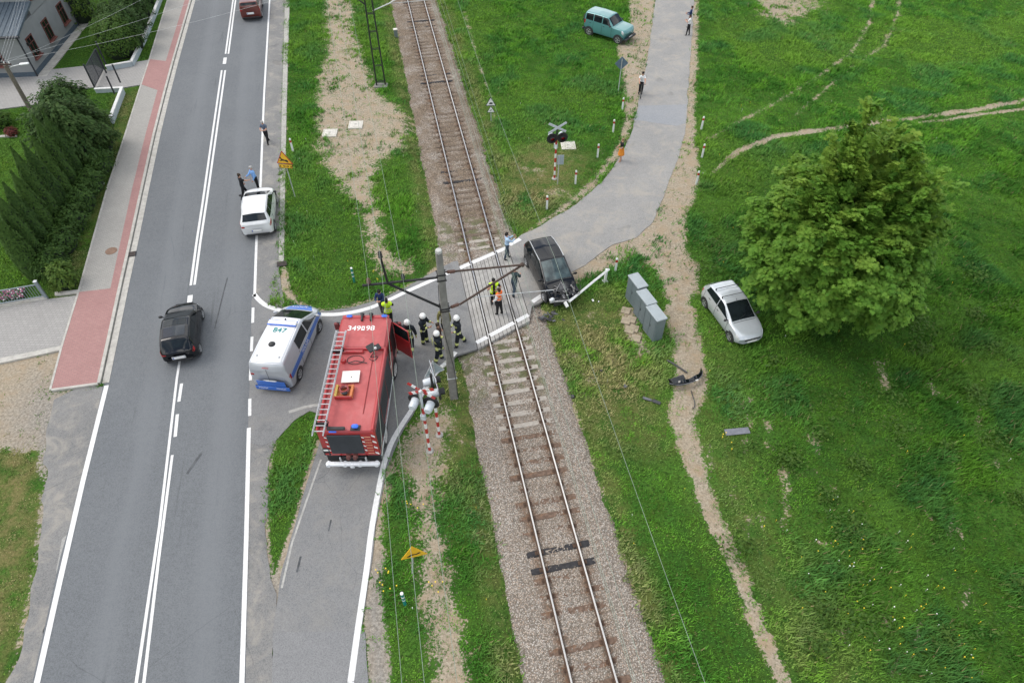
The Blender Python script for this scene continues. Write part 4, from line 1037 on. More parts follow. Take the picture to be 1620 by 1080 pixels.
# fire engine
RED = paint('fire_red', (.36, .020, .022), .35, dirt=(.36, .06, .06)); REDR = mat('faded_red_roof', (.39, .075, .075), .55, 0, .10, 2.5, dirt=(.46, .15, .145)); SHUT = mat('dark_shutter', (.045, .052, .062), .5, .1, .12, 4)
BUMPW = mat('white_bumper', (.68, .70, .72), .45, 0, .06, 5); REFW = mat('reflective_white', (.74, .72, .70), .4, 0, .06, 8)
fe = empty('fire_engine', (-6.60, 18.15, .026), R(90.6), 'large red fire engine with a silver ladder on its roof stopped behind the crossing', 'fire engine')
b = MB(); b.rbox((2.15, 0, 1.62), (1.9, 2.28, 2.30), RED, .10); b.rbox((3.10, 0, 1.05), (.14, 2.22, 1.1), RED, .05); b.build('cab', fe, 30)
b = MB(); b.rbox((2.12, -.02, 2.785), (1.86, 2.06, .07), REDR, .03); b.rbox((3.02, 0, 2.80), (.22, 2.1, .12), RED, .04); b.build('cab_roof', fe, 30)
b = MB(); b.rbox((3.105, 0, 2.10), (.05, 2.02, .82), GLASS, .02); b.build('windscreen', fe, 30)
for sd in (1, -1):
    b = MB(); b.rbox((1.55, sd * 1.143, 2.12), (.72, .03, .66), GLASS, .02); b.build('side_window', fe, 30)
    if sd > 0: b = MB(); b.rbox((2.55, sd * 1.143, 2.12), (.8, .03, .66), GLASS, .02); b.build('side_window', fe, 30)
b = MB(); b.rbox((-.95, 0, 1.77), (4.35, 2.30, 1.74), RED, .05); b.rbox((-.98, 0, .78), (3.0, 2.22, .5), RED, .04); b.build('body', fe, 30)
b = MB(); b.rbox((-.95, -.0, 2.64), (4.30, 2.06, .06), REDR, .02)
for y in (-1.08, 1.08): b.rbox((-.95, y, 2.69), (4.34, .12, .16), RED, .03)
b.rbox((1.16, 0, 2.70), (.12, 2.24, .18), RED, .03)
b.build('body_roof', fe, 30)
b = MB(); b.rbox((-.85, -.60, 2.685), (2.9, .03, .04), mat('roof_seam', (.25, .03, .03), .6), .01); b.build('roof_seam', fe, None)
b = MB(); b.rbox((0, 0, .68), (6.3, .9, .28), TRIM, .03); b.rbox((-.95, 0, .50), (4.1, 2.1, .2), TRIM, .03); b.build('chassis', fe, 30)
for sd in (1, -1):
    for x0, x1 in ((-3.0, -1.72), (-1.62, -.25), (-.15, 1.05)):
        b = MB(); z0_, z1_ = (1.12, 2.42) if x0 < -1 and x1 > -2.2 else (.85, 2.42)
        b.rbox(((x0 + x1) / 2, sd * 1.152, (z0_ + z1_) / 2), (x1 - x0, .03, z1_ - z0_), SHUT, .01)
        for k in range(14): b.box(((x0 + x1) / 2, sd * 1.17, z0_ + .06 + k * (z1_ - z0_ - .1) / 14), (x1 - x0 - .04, .006, .012), TRIM)
        b.build('roller_shutter', fe, None)
    b = MB(); b.rbox((-.95, sd * 1.165, .80), (4.2, .05, .10), STEEL, .015); b.build('side_rail', fe, 30)
for x in (1.85, -1.87):
    for sd in (1, -1):
        wheel_parts(fe, x, sd * 1.02, .50, .30, -.05 if x > 0 else 0, mat('truck_rim', (.55, .55, .54), .5, .3) if 'truck_rim' not in bpy.data.materials else bpy.data.materials['truck_rim'], 8)
        b = MB(); pts = [(x + .60 * math.cos(R(a)), .5 + .60 * math.sin(R(a))) for a in range(0, 181, 10)]; n = len(pts)
        vs = [(px, sd * 1.10, pz) for px, pz in pts] + [(px, sd * 1.158 if x < 0 else sd * 1.148, pz) for px, pz in pts]
        b.add(vs, [tuple(range(n)), tuple(range(n, 2 * n))] + [(i, (i + 1) % n, n + (i + 1) % n, n + i) for i in range(n)], TRIM); b.build('wheel_arch', fe, 40)
# rear end
b = MB(); b.rbox((-3.15, .12, 1.78), (.05, 1.34, 1.30), SHUT, .02)
for k in range(16): b.box((-3.178, .12, 1.2 + k * .078), (.006, 1.28, .012), TRIM)
b.build('rear_shutter', fe, None)
b = MB()
for y, w in ((-.62, .09), (.86, .09)):
    for k in range(9): b.prism([(y - w / 2, 1.12 + k * .15), (y + w / 2, 1.17 + k * .15), (y + w / 2, 1.245 + k * .15), (y - w / 2, 1.195 + k * .15)], -3.145, -3.13, REFW if k % 2 else REDP, Matrix(((0, 0, 1, 0), (1, 0, 0, 0), (0, 1, 0, 0), (0, 0, 0, 1))))
for k in range(8):
    b.prism([(-1.12, 1.02 + k * .2), (-.98, 1.12 + k * .2), (-.98, 1.22 + k * .2), (-1.12, 1.12 + k * .2)], -3.145, -3.13, REFW if k % 2 == 0 else REDP, Matrix(((0, 0, 1, 0), (1, 0, 0, 0), (0, 1, 0, 0), (0, 0, 0, 1))))
b.build('chevron_strip', fe, None)
b = MB(); b.rbox((-3.14, -.82, 1.72), (.025, .28, 1.35), RED, .01)
for k in range(7): b.rbox((-3.155, -.82, 1.16 + k * .19), (.05, .26, .018), mat('step_edge', (.48, .26, .14), .6) if 'step_edge' not in bpy.data.materials else bpy.data.materials['step_edge'], .006)
for y in (-.85, .85): b.rbox((-3.02, y, .62), (.03, .52, .56), TRIM, .01)
b.build('rear_steps', fe, 30)
b = MB(); b.rbox((-3.14, 1.0, 1.25), (.04, .26, .5), TRIM, .01); b.rbox((-3.165, 1.0, 1.38), (.02, .2, .1), PLATE, .005); b.rbox((-3.165, 1.0, 1.12), (.02, .16, .12), LAMPRED, .01); b.build('rear_lamp_panel', fe, 30)
b = MB(); b.rbox((-3.36, 0, .66), (.18, 2.22, .20), BUMPW, .05)
for y in (-.98, -.3, .32, 1.0): b.lathe([(.085, -.11), (.085, .11)], BUMPW, (-3.36, y, .66), 10, Matrix.Rotation(R(90), 4, 'Y'))
b.rbox((-3.48, 0, .64), (.12, .18, .16), STEEL, .03)
for y in (-.55, .5): b.rbox((-3.24, y, .82), (.08, .07, .3), STEEL, .02)
b.build('rear_bumper', fe, 40)
b = MB()
for y in (-.14, .14): b.lathe([(.11, -.1), (.11, .06), (.08, .09), (.08, .14), (0, .15)], mat('pump_coupling', (.20, .08, .07), .5, .4) if 'pump_coupling' not in bpy.data.materials else bpy.data.materials['pump_coupling'], (-3.2, y, 1.0), 12, Matrix.Rotation(R(-90), 4, 'Y'))
b.build('pump_outlet', fe, 40)
b = MB(); b.rbox((-3.06, .35, 2.76), (.14, .72, .12), TRIM, .03); b.build('rear_grip', fe, 40)
b = MB(); b.rbox((-3.0, -.40, 2.82), (.17, .26, .16), BLUELAMP, .05); b.rbox((-3.0, -.40, 2.70), (.26, .38, .05), TRIM, .01); b.build('rear_beacon', fe, 40)
b = MB(); b.rbox((-3.12, .5, 2.62), (.06, .30, .09), BLUELAMP, .02); b.build('rear_beacon', fe, 40)
for y in (-.86, .72): b = MB(); b.rbox((2.98, y, 2.92), (.15, .27, .12), BLUELAMP, .05); b.build('front_beacon', fe, 40)
for y in (-.26, .14): b = MB(); b.lathe([(.04, 0), (.05, .2), (.09, .34), (.1, .36)], TRIM, (2.72, y, 2.90), 10, Matrix.Rotation(R(80), 4, 'Y')); b.rbox((2.8, y, 2.86), (.12, .1, .1), TRIM, .02); b.build('air_horn', fe, 40)
text_obj('roof_number', '349', .40, REFW, fe, frame((2.30, .12, 2.826), (0, -1, 0), (1, 0, 0)), align='RIGHT', bold=.006); text_obj('roof_number', '98', .40, REFW, fe, frame((2.30, -.10, 2.826), (0, -1, 0), (1, 0, 0)), align='LEFT', bold=.006)
b = MB(); b.rbox((2.30, .02, 2.829), (.26, .15, .012), REFW, .004); b.box((2.30, .02, 2.837), (.12, .05, .004), RED); b.build('roof_emblem', fe, None)
text_obj('side_lettering', 'STRAŻ', .16, REFW, fe, frame((1.2, -1.162, 1.5), (1, 0, 0), (0, 0, 1)), bold=.004)
# ladder
b = MB(); LX0, LX1 = -3.55, 2.0
def ly(x): return .93 - .02 * (x - LX0) / 5
for o in (-.21, .21):
    b.tube([(LX0, ly(LX0) + o, 2.97), (LX1, ly(LX1) + o, 2.99)], .028, STEEL, 6); b.rbox(((LX0 + LX1) / 2, ly(-.8) + o, 3.06), (LX1 - LX0 - .1, .03, .05), STEEL, .01)
for k in range(21): x = LX0 + .2 + k * .262; b.tube([(x, ly(x) - .22, 3.0), (x, ly(x) + .22, 3.0)], .022, STEEL, 6)
b.build('ladder', fe, 40)
b = MB()
for x in (-2.9, .95):
    b.rbox((x, .93, 2.82), (.06, .5, .24), TRIM, .015); b.tube([(x, .70, 2.75), (x, .62, 2.98), (x, .72, 3.1)], .02, TRIM, 6)
b.build('ladder_bracket', fe, 40)
# roof gear
b = MB(); b.rbox((-.45, .16, 2.78), (.62, .74, .05), mat('white_board', (.72, .71, .66), .6, 0, .06, 3), .01, Matrix.Rotation(.05, 4, 'Z')); b.lathe([(.02, .02), (.02, .05), (0, .05)], TRIM, (-.5, .12, 2.79), 8); b.build('roof_hatch', fe, 40)
b = MB(); OR = mat('orange_tray', (.50, .16, .05), .6)
b.rbox((-1.25, .30, 2.72), (.62, .62, .04), OR, .01)
for x, y, dx, dy, m in ((-1.57, .3, .05, .7, RED), (-1.0, .3, .05, .6, OR), (-1.25, .62, .62, .1, mat('yellow_trim', (.62, .42, .10), .6)), (-1.25, -.02, .62, .1, OR)): b.rbox((x, y, 2.80), (dx, dy, .18), m, .015)
b.build('equipment_tray', fe, 40)
q = random.Random(3); b = MB(); HS = mat('hose_red', (.30, .05, .05), .7)
for k in range(4):
    pts = [(-1.2 + .17 * math.cos(a) + q.uniform(-.02, .02), .30 + .17 * math.sin(a), 2.79 + .05 * k) for a in [2 * math.pi * i / 12 for i in range(13)]]
    b.tube(pts, .032, HS if k % 2 else mat('pale_hose', (.45, .22, .20), .7), 6)
b.ball((-1.38, .25, 2.86), (.10, .13, .08), TRIM, 8, 6); b.build('hose_coil', fe, 40)
b = MB(); b.tube([(.55 + .33 * math.cos(a) * .75, .12 + .36 * math.sin(a), 2.70) for a in [2 * math.pi * i / 20 for i in range(21)]], .014, TRIM, 5); b.lathe([(.11, 0), (.11, .14), (.08, .18), (0, .19)], RED, (.45, .62, 2.66), 12); b.rbox((.98, .3, 2.75), (.14, .95, .14), RED, .04); b.tube([(.35, -.4, 2.72), (.45, .1, 2.76), (.35, .4, 2.72)], .02, TRIM, 6); b.build('roof_fittings', fe, 40)
M = Matrix.Rotation(.7, 4, 'Z') @ Matrix.Rotation(-.35, 4, 'Y')
b = MB(); b.rbox((.95, -.55, 3.02), (.36, .36, .10), TRIM, .02, M); b.rbox((1.02, -.80, 2.98), (.26, .26, .10), TRIM, .02, M); b.tube([(.95, -.62, 2.66), (.95, -.62, 3.0)], .03, TRIM, 6); b.ball((.90, -.74, 3.05), .07, LAMPCLR, 10, 8)
b.tube(catmull([(.95, -.62, 2.72), (.7, -.5, 2.69), (.75, -.8, 2.69), (.5, -.66, 2.69), (.62, -.45, 2.69)], 5), .016, TRIM, 5); b.build('work_light', fe, 40)
# mirrors and open door
for sd in (1, -1):
    b = MB(); b.tube([(2.95, sd * 1.12, 2.5), (3.05, sd * 1.38, 2.45), (3.05, sd * 1.42, 2.2)], .025, TRIM, 6); b.rbox((3.05, sd * 1.42, 2.2), (.14, .24, .44), mat('mirror_case', (.16, .03, .03), .5) if 'mirror_case' not in bpy.data.materials else bpy.data.materials['mirror_case'], .04); b.build('wing_mirror', fe, 40)
b = MB(); Md = Matrix.Rotation(-R(118), 4, 'Z')
hx = Vector((2.98, -1.16, 0))
def dpt(x, y, z): return hx + Matrix.Rotation(R(60), 4, 'Z') @ Vector((-x, y, z)) if False else hx + Matrix.Rotation(R(52), 3, 'Z') @ Vector((-x, y, z))
b.rbox(dpt(.5, 0, 1.25), (1.0, .06, 1.1), RED, .02, Matrix.Rotation(R(52), 4, 'Z')); b.rbox(dpt(.97, 0, 2.1), (.06, .06, .8), RED, .02, Matrix.Rotation(R(52), 4, 'Z')); b.rbox(dpt(.03, 0, 2.1), (.06, .06, .8), RED, .02, Matrix.Rotation(R(52), 4, 'Z')); b.rbox(dpt(.5, 0, 2.5), (1.0, .06, .06), RED, .02, Matrix.Rotation(R(52), 4, 'Z'))
dr_ = b.build('cab_door', fe, 30)
b = MB(); b.rbox(dpt(.5, 0, 2.12), (.88, .02, .72), GLASS, .005, Matrix.Rotation(R(52), 4, 'Z')); b.build('door_window', dr_, 30)
b = MB(); b.rbox((2.5, -1.146, 1.75), (.86, .012, 1.5), INK, .004); b.rbox((2.4, -1.0, 1.3), (.5, .3, .5), TRIM, .04); b.build('door_opening', fe, 30)
# ------------------------------------------------------------------ people
_mc = {}
def cm(name, col, rough=.85, var=.15):
    if name not in _mc: _mc[name] = mat(name, col, rough, 0, var, 14, .25)
    return _mc[name]
SKIN = mat('skin', (.48, .27, .19), .55, 0, .06, 12, .4)
HAIRC = {'brown': (.035, .022, .014), 'grey': (.36, .35, .34), 'dark': (.014, .012, .011), 'blond': (.22, .15, .08)}
CL = dict(black=(.014, .014, .016), navy=(.018, .035, .10), white=(.66, .67, .68), blue=(.17, .33, .62), slate=(.09, .115, .16), paleblue=(.36, .50, .66), teal=(.035, .055, .06), jeans=(.045, .065, .09), brown=(.05, .03, .025),
          orange=(.62, .22, .03), bunker=(.012, .016, .022), olive=(.16, .15, .055), grey=(.12, .12, .12), skin=None, band=(.52, .56, .20), silver=(.5, .5, .48), hivis=(.52, .78, .03), hivo=(.85, .16, .03))
def cmat(k): return SKIN if k == 'skin' else cm('cloth_' + k, CL[k])

def limb_dir(p, y):
    """pitch (0 = straight down, 90 = forward) and yaw outwards -> vector (x right, y forward)"""
    p, y = R(p), R(y)
    return Vector((math.sin(y) * (math.cos(p) * .0 + 1) if False else math.sin(y), math.sin(p) * math.cos(y), -math.cos(p) * math.cos(y)))

def person(px, face, label, H=1.78, z=None, top='black', arms='black', legs='black', shoes='black', hair='brown', helmet=None, vest=None, bunker=False, skirt=None,
           lean=0, leg=((4, 2), (-4, 2)), arm=((8, 12, 15, 5), (8, 12, 15, 5)), headp=0, heady=0, bulk=1.0, pos=None, group=None, sleeves='long', backpack=None, belly=0, hipz=None, twist=0):
    """leg = (thigh pitch, knee bend) L,R ; arm = (upper pitch, outward yaw, elbow bend, inward yaw of forearm) L,R"""
    p = pos if pos is not None else agd(*px)
    if z is not None: p = Vector((p.x, p.y, z))
    root = empty('person', p, face - R(90), label, 'person', group)
    k = H / 1.78; B = bulk
    V = []; E = []; RAD = []; SEG = []
    def v(co, r): V.append(Vector(co) * k); RAD.append((r * k) if not isinstance(r, tuple) else (r[0] * k, r[1] * k)); return len(V) - 1
    def e(a, b, s): E.append((a, b)); SEG.append((a, b, s))
    # legs: solve hip height from the straighter leg
    def legv(L):
        t, kn = R(L[0]), R(L[0] - L[1]); return Vector((0, math.sin(t), -math.cos(t))) * .43, Vector((0, math.sin(kn), -math.cos(kn))) * .42
    drop = max(-(legv(L)[0].z + legv(L)[1].z) for L in leg)
    hz = hipz if hipz is not None else drop + .085
    ln = R(lean); up = Vector((0, math.sin(ln), math.cos(ln))); fw = Vector((0, math.cos(ln), -math.sin(ln)))
    hip = Vector((0, 0, hz))
    pel = v(hip + up * .02, .135 * B); wai = v(hip + up * .18 + fw * (.01 + belly * .5), (.125 + belly * .5) * B); che = v(hip + up * .38 + fw * .01, .145 * B); clav = v(hip + up * .50, .10 * B)
    e(pel, wai, 'hips'); e(wai, che, 'torso'); e(che, clav, 'torso')
    nk = v(hip + up * .58, .055); hp = R(headp); hup = Vector((0, math.sin(ln + hp), math.cos(ln + hp)))
    hb = v(hip + up * .58 + hup * .07, .072); ht = v(hip + up * .58 + hup * .17, .088)
    e(clav, nk, 'neck'); e(nk, hb, 'head'); e(hb, ht, 'head')
    headc = (hip + up * .58 + hup * .125) * k
    hands = []
    for sd, A in ((-1, arm[0]), (1, arm[1])):
        sh = v(hip + up * .485 + Vector((sd * .17 * (1 + (B - 1) * .6), 0, 0)), .078 * B); e(clav, sh, 'uarm')
        u = limb_dir(A[0] + lean, 0); yw = R(A[1]); u = Vector((sd * math.sin(yw), u.y * math.cos(yw), u.z * math.cos(yw)))
        el = V[sh] / k + u * .29; ei = v(el, .056 * B); e(sh, ei, 'uarm')
        f = limb_dir(A[0] + lean + A[2], 0); yi = R(-A[3]); f = Vector((sd * math.sin(yi), f.y * math.cos(yi), f.z * math.cos(yi)))
        wr_ = el + f * .25; wi_ = v(wr_, .032); e(ei, wi_, 'farm'); pa = v(wr_ + f * .05, (.034, .02)); e(wi_, pa, 'hand')
        hands.append((wr_ * k, f.copy(), sd))
    for sd, L in ((-1, leg[0]), (1, leg[1])):
        a, c = legv(L); h = hip + Vector((sd * .092, 0, -.02)); hi = v(h, .108 * B); e(pel, hi, 'hips')
        kn = h + a; ki = v(kn, .074 * B); e(hi, ki, 'thigh'); an = kn + c; ai = v(an, .054 * (B if not bunker else B * 1.25)); e(ki, ai, 'shin')
        tilt = R(L[0] - L[1]); d = Vector((0, math.cos(tilt * .7), math.sin(tilt * .7)))
        he = v(an + Vector((0, -.02, -.045)), .042); fo = v(an + d * .13 + Vector((sd * .02, 0, -.055)), .038); e(ai, he, 'shoe'); e(he, fo, 'shoe')
    me = bpy.data.meshes.new('skel'); me.from_pydata(V, E, []); o = bpy.data.objects.new('skel', me); COL.objects.link(o)
    sk = o.modifiers.new('s', 'SKIN'); sk.branch_smoothing = .4
    for i, q in enumerate(me.skin_vertices[0].data):
        r = RAD[i]; q.radius = r if isinstance(r, tuple) else (r, r); q.use_root = (i == 0)
    ss_ = o.modifiers.new('u', 'SUBSURF'); ss_.levels = 2; ss_.render_levels = 2
    dg = bpy.context.evaluated_depsgraph_get(); dg.update()
    bm_ = bpy.data.meshes.new_from_object(o.evaluated_get(dg)); bpy.data.objects.remove(o)
    # colours by nearest bone
    mats = []; 
    def mi(m):
        if m not in mats: mats.append(m)
        return mats.index(m)
    band = cmat('band'); sil = cmat('silver')
    nP = len(bm_.polygons); cen = np.empty(nP * 3, np.float32); bm_.polygons.foreach_get('center', cen); cen = cen.reshape(-1, 3)
    best = np.full(nP, 1e9); bs = np.zeros(nP, int); bt = np.zeros(nP)
    for n_, (a, b_, s_) in enumerate(SEG):
        A_ = np.array(V[a]); D_ = np.array(V[b_]) - A_; t = np.clip(((cen - A_) @ D_) / (D_ @ D_ + 1e-9), 0, 1)
        ra = RAD[a] if not isinstance(RAD[a], tuple) else RAD[a][0]; rb = RAD[b_] if not isinstance(RAD[b_], tuple) else RAD[b_][0]
        d = np.linalg.norm(cen - A_ - t[:, None] * D_, axis=1) - (ra + (rb - ra) * t) * .6
        m_ = d < best; best[m_] = d[m_]; bs[m_] = n_; bt[m_] = t[m_]
    cols = dict(torso=top, uarm=arms, farm=arms if sleeves == 'long' else 'skin', hand='skin', hips=legs, thigh=legs, shin=legs, shoe=shoes, neck='skin', head='skin')
    idx = np.zeros(nP, int); tors = []
    for f in range(nP):
        a, b_, s_ = SEG[bs[f]]; t = bt[f]; c = cols[s_]
        if s_ == 'hips' and a == pel and b_ == wai: c = top if t > (.05 if bunker else .45) else legs
        if s_ == 'uarm' and a == clav: c = top
        if s_ == 'uarm' and sleeves == 'short' and a != clav and t > .62: c = 'skin'
        if s_ == 'thigh' and legs == 'skin' and skirt: c = 'skin'
        if s_ == 'neck': c = top if t < .45 else 'skin'
        if s_ == 'torso' or (s_ == 'hips' and c == top) or (s_ == 'uarm' and a == clav): tors.append(f)
        m = cmat(c)
        if bunker:
            if s_ == 'shin' and .34 < t < .66: m = band
            if s_ == 'shin' and .48 < t < .55: m = sil
            if s_ == 'farm' and .45 < t < .80: m = band
            if s_ in ('hips', 'torso') or (s_ == 'thigh' and t < .12):
                hh_ = float((Vector(cen[f]) - hip * k).dot(up)) / k
                if hh_ > -.10: m = cmat(top)
                if -.06 < hh_ < .035: m = sil if -.03 < hh_ < .0 else band
                if .27 < hh_ < .35: m = band
        if s_ == 'shin' and t > .93 and not bunker: m = cmat(shoes)
        idx[f] = mi(m)
    # face, ears and hands belong to the same skin
    b = MB(); b.mats = mats; hc = headc; ry = Matrix.Rotation(R(heady), 4, 'Z')
    F = ry @ Vector((0, math.cos(ln + hp), -math.sin(ln + hp))); U = hup; X = F.cross(U)
    def hd(x, y, z_): return hc + (X * x + F * y + U * z_) * k
    b.ball(hd(0, .094, .005), (.016 * k, .02 * k, .026 * k), SKIN, 8, 6)
    for s_ in (-1, 1):
        b.ball(hd(s_ * .032, .083, .032), .010 * k, cmat('white'), 6, 4); b.ball(hd(s_ * .032, .091, .031), .006 * k, INK, 6, 4); b.ball(hd(s_ * .086, .0, .01), (.014 * k, .02 * k, .03 * k), SKIN, 8, 6)
    b.ball(hd(0, .084, -.042), (.026 * k, .010 * k, .007 * k), cm('lips', (.32, .12, .10)), 8, 4)
    for wr_, f, sd in hands:
        side = Vector((sd, 0, 0)); side = (side - f * side.dot(f)).normalized(); nrm = f.cross(side)
        th = side if abs(nrm.y) > .5 else nrm
        th = Vector((-sd * .3, .95, .1)); th = (th - f * th.dot(f)).normalized(); pn = Vector((-sd, 0, 0)); pn = (pn - f * pn.dot(f)); pn = pn.normalized() if pn.length > .1 else side
        root_ = wr_ + f * .075 * k
        b.ball(wr_ + f * .045 * k, (.03 * k, .03 * k, .03 * k), SKIN if True else None, 8, 6)
        for i, (o_, l) in enumerate(((.027, .068), (.009, .078), (-.009, .073), (-.026, .056))):
            q0 = root_ + th * o_ * k - f * .012 * k; q1 = q0 + f * l * .5 * k + pn * .006 * k; q2 = q1 + f * l * .32 * k + pn * l * .28 * k; q3 = q2 + f * l * .12 * k + pn * l * .28 * k
            b.tube([q0, q1, q2, q3], [.0095 * k, .009 * k, .008 * k, .0065 * k], SKIN, 6)
        t0 = wr_ + f * .035 * k + th * .024 * k; b.tube([t0, t0 + (f * .03 + th * .026 + pn * .008) * k, t0 + (f * .058 + th * .030 + pn * .016) * k], [.012 * k, .0105 * k, .008 * k], SKIN, 6)
    em = b.mesh('extra')
    bm = bmesh.new(); bm.from_mesh(bm_); bm.faces.ensure_lookup_table()
    for f, i in zip(bm.faces, idx): f.material_index = int(i); f.smooth = True
    bm.from_mesh(em)
    fin = bpy.data.meshes.new('body'); bm.to_mesh(fin); bm.free()
    for m in b.mats: fin.materials.append(m)
    fin.polygons.foreach_set('use_smooth', [True] * len(fin.polygons))
    link('body', fin, root)
    if vest:
        q = bmesh.new(); q.from_mesh(bm_); q.faces.ensure_lookup_table(); keep = set(tors)
        bmesh.ops.delete(q, geom=[f for i, f in enumerate(q.faces) if i not in keep], context='FACES')
        q.normal_update()
        for w in q.verts: w.co += w.normal * .018 * k
        vm = bpy.data.meshes.new('vest')
        zc = (hip.z + .24) * k; up_ = up
        for f in q.faces:
            hgt_ = (f.calc_center_median() - hip * k).dot(up) / k
            f.material_index = 1 if (.09 < hgt_ < .125 or .25 < hgt_ < .29) else 0
            cx_ = f.calc_center_median()
            if vest == 'open' and cx_.y > .05 * k and abs(cx_.x) < .07 * k: f.material_index = 2
            f.smooth = True
        r_ = bmesh.ops.solidify(q, geom=q.faces[:], thickness=.006)
        q.to_mesh(vm); q.free(); vm.materials.append(cm('hi_vis_orange', CL['hivo'], .7, .08) if vest == 'orange' else cm('hi_vis_yellow', CL['hivis'], .7, .08)); vm.materials.append(sil); vm.materials.append(cmat(top))
        vo = link('vest', vm, root)
        if vest == 'police':
            bp = hip * k + up * (.40 * k) - fw * (.165 * B * k); text_obj('back_lettering', 'POLICJA', .085 * k, INK, vo, frame(bp, (1, 0, 0), up))
    if bunker:
        if bunker == 'back':
            g = MB(); 
            for x in (-.07, .07): g.rbox((hip + up * .33 - fw * .155 * B) * k + Vector((x, 0, 0)) * k, (.03 * k, .012, .26 * k), cmat('band'), .004, Matrix.Rotation(-ln, 4, 'X'))
            g.rbox((hip + up * .46 - fw * .14 * B) * k, (.22 * k, .012, .07 * k), cmat('band'), .004, Matrix.Rotation(-ln, 4, 'X')); g.build('back_panel', root, 30)
        g = MB(); g.ball(V[clav] + up * .045, (.085 * k, .08 * k, .05 * k), cmat(top), 12, 6); g.build('collar', root, 60)
    M = Matrix((X, F, U)).transposed().to_4x4()
    if helmet:
        g = MB(); HW = mat('helmet_white', (.72, .72, .70), .3, 0, .05, 6, coat=.5) if 'helmet_white' not in bpy.data.materials else bpy.data.materials['helmet_white']
        g.lathe([(.128, -.035), (.135, -.02), (.134, .02), (.125, .07), (.10, .115), (.06, .14), (0, .148)], HW, hd(0, -.005, .03), 18, M @ Matrix.Scale(k, 4)); g.rbox(hd(0, -.01, .17), (.035 * k, .2 * k, .03 * k), HW, .012, M)
        hm = g.build('helmet', root, 50)
        g = MB(); g.ball(hd(0, .09, .015), (.095 * k, .05 * k, .05 * k), GLASS, 12, 6, M); g.build('visor', hm, 60)
        g = MB(); g.lathe([(.115, 0), (.12, .10)], cm('neck_guard', (.02, .02, .022)), hd(0, -.02, -.10), 14, M @ Matrix.Scale(k, 4)); g.build('neck_guard', hm, 50)
    elif hair:
        g = MB(); hm_ = cm('hair_' + hair, HAIRC[hair], .7, .25)
        g.ball(hd(0, -.014, .040), (.093 * k, .098 * k, .092 * k), hm_, 16, 10, M); g.ball(hd(0, -.05, -.005), (.082 * k, .055 * k, .075 * k), hm_, 14, 8, M)
        q = random.Random(int(p.x * 100))
        for i in range(16): a_ = q.uniform(0, 6.28); g.ball(hd(.07 * math.cos(a_), -.015 + .075 * math.sin(a_), .075 + q.uniform(-.01, .045)), (.028 * k, .028 * k, .02 * k), hm_, 6, 4)
        g.build('hair', root, 60)
    if skirt:
        g = MB(); ca = hip * k
        g.lathe([(.145 * k, .10 * k), (.16 * k, 0), (.20 * k, -.18 * k), (.23 * k, -.40 * k), (.215 * k, -.40 * k), (.15 * k, .05 * k)], cmat(skirt), ca, 18); g.build('skirt', root, 50)
    return root, hands
N_, S_ = R(90), R(-90)
FFG = 'firefighters talking beside the fire engine'
WALK = ((22, 8), (-14, 16)); STAND = ((4, 2), (-3, 2)); WIDE = ((6, 4), (-6, 4))
person((425, 227), R(-100), 'person in a grey blue shirt and black trousers walking down the road shoulder alone', 1.76, top='slate', arms='slate', legs='black', hair='grey', leg=WALK, arm=((30, 6, 75, 30), (30, 6, 75, 30)), headp=18, bulk=1.06, sleeves='short')
person((389.5, 313.5), R(38), 'person in a black t-shirt shaking hands in front of the white car', 1.80, top='black', arms='black', legs='black', hair='brown', sleeves='short', leg=WALK, arm=((4, 14, 20, 5), (46, -20, 22, 6)), lean=4, bulk=1.05)
person((410, 301), R(222), 'grey haired person in a light blue shirt shaking hands before the white car', 1.78, top='blue', arms='blue', legs='black', hair='grey', leg=STAND, arm=((5, 10, 20, 5), (46, -20, 22, 6)), lean=6, bulk=1.1, belly=.02)
person((607, 497), R(-95), 'person in a navy jacket looking down on the grass edge behind the yellow vest', 1.78, top='navy', arms='navy', legs='grey', hair='dark', arm=((35, 8, 80, 35), (35, 8, 80, 35)), headp=28, bulk=1.1)
person((618, 513), R(97), 'police officer in a yellow vest with lettering seen from behind at the fire engine', 1.84, top='black', arms='black', legs='black', hair='dark', vest='police', leg=((10, 4), (-12, 8)), arm=((30, 14, 60, 30), (30, 14, 60, 30)), bulk=1.15)
person((629, 556), R(185), 'firefighter leaning into the open cab door of the fire engine', 1.85, top='bunker', arms='bunker', legs='bunker', hair='dark', bunker=True, lean=28, arm=((60, 8, 30, 5), (70, 8, 20, 5)), bulk=1.2, group=FFG)
person((651, 553), R(84), 'firefighter with reflective back panel walking away, nearest to the red cab door', 2.06, top='bunker', arms='bunker', legs='bunker', helmet=1, bunker='back', leg=((16, 4), (-12, 22)), arm=((12, 20, 18, 0), (-8, 20, 16, 0)), bulk=1.28, group=FFG)
person((673, 543), R(-20), 'firefighter in a white helmet turned right and looking at a phone', 2.06, top='bunker', arms='bunker', legs='bunker', helmet=1, bunker=True, leg=STAND, arm=((30, 8, 85, 20), (30, 8, 85, 20)), headp=18, bulk=1.26, group=FFG)
person((695, 571), R(20), 'firefighter in a white helmet standing nearest the camera with a yellow air hose', 2.06, top='bunker', arms='bunker', legs='bunker', helmet=1, bunker='back', leg=((12, 6), (-10, 6)), arm=((25, 12, 70, 20), (10, 14, 30, 10)), headp=8, bulk=1.26, group=FFG)
person((697, 551), R(5), 'bald person in a dark brown t-shirt between the firefighters', 1.80, top='brown', arms='brown', legs='black', hair='brown', sleeves='short', arm=((10, 14, 40, 20), (10, 14, 40, 20)), bulk=1.12)
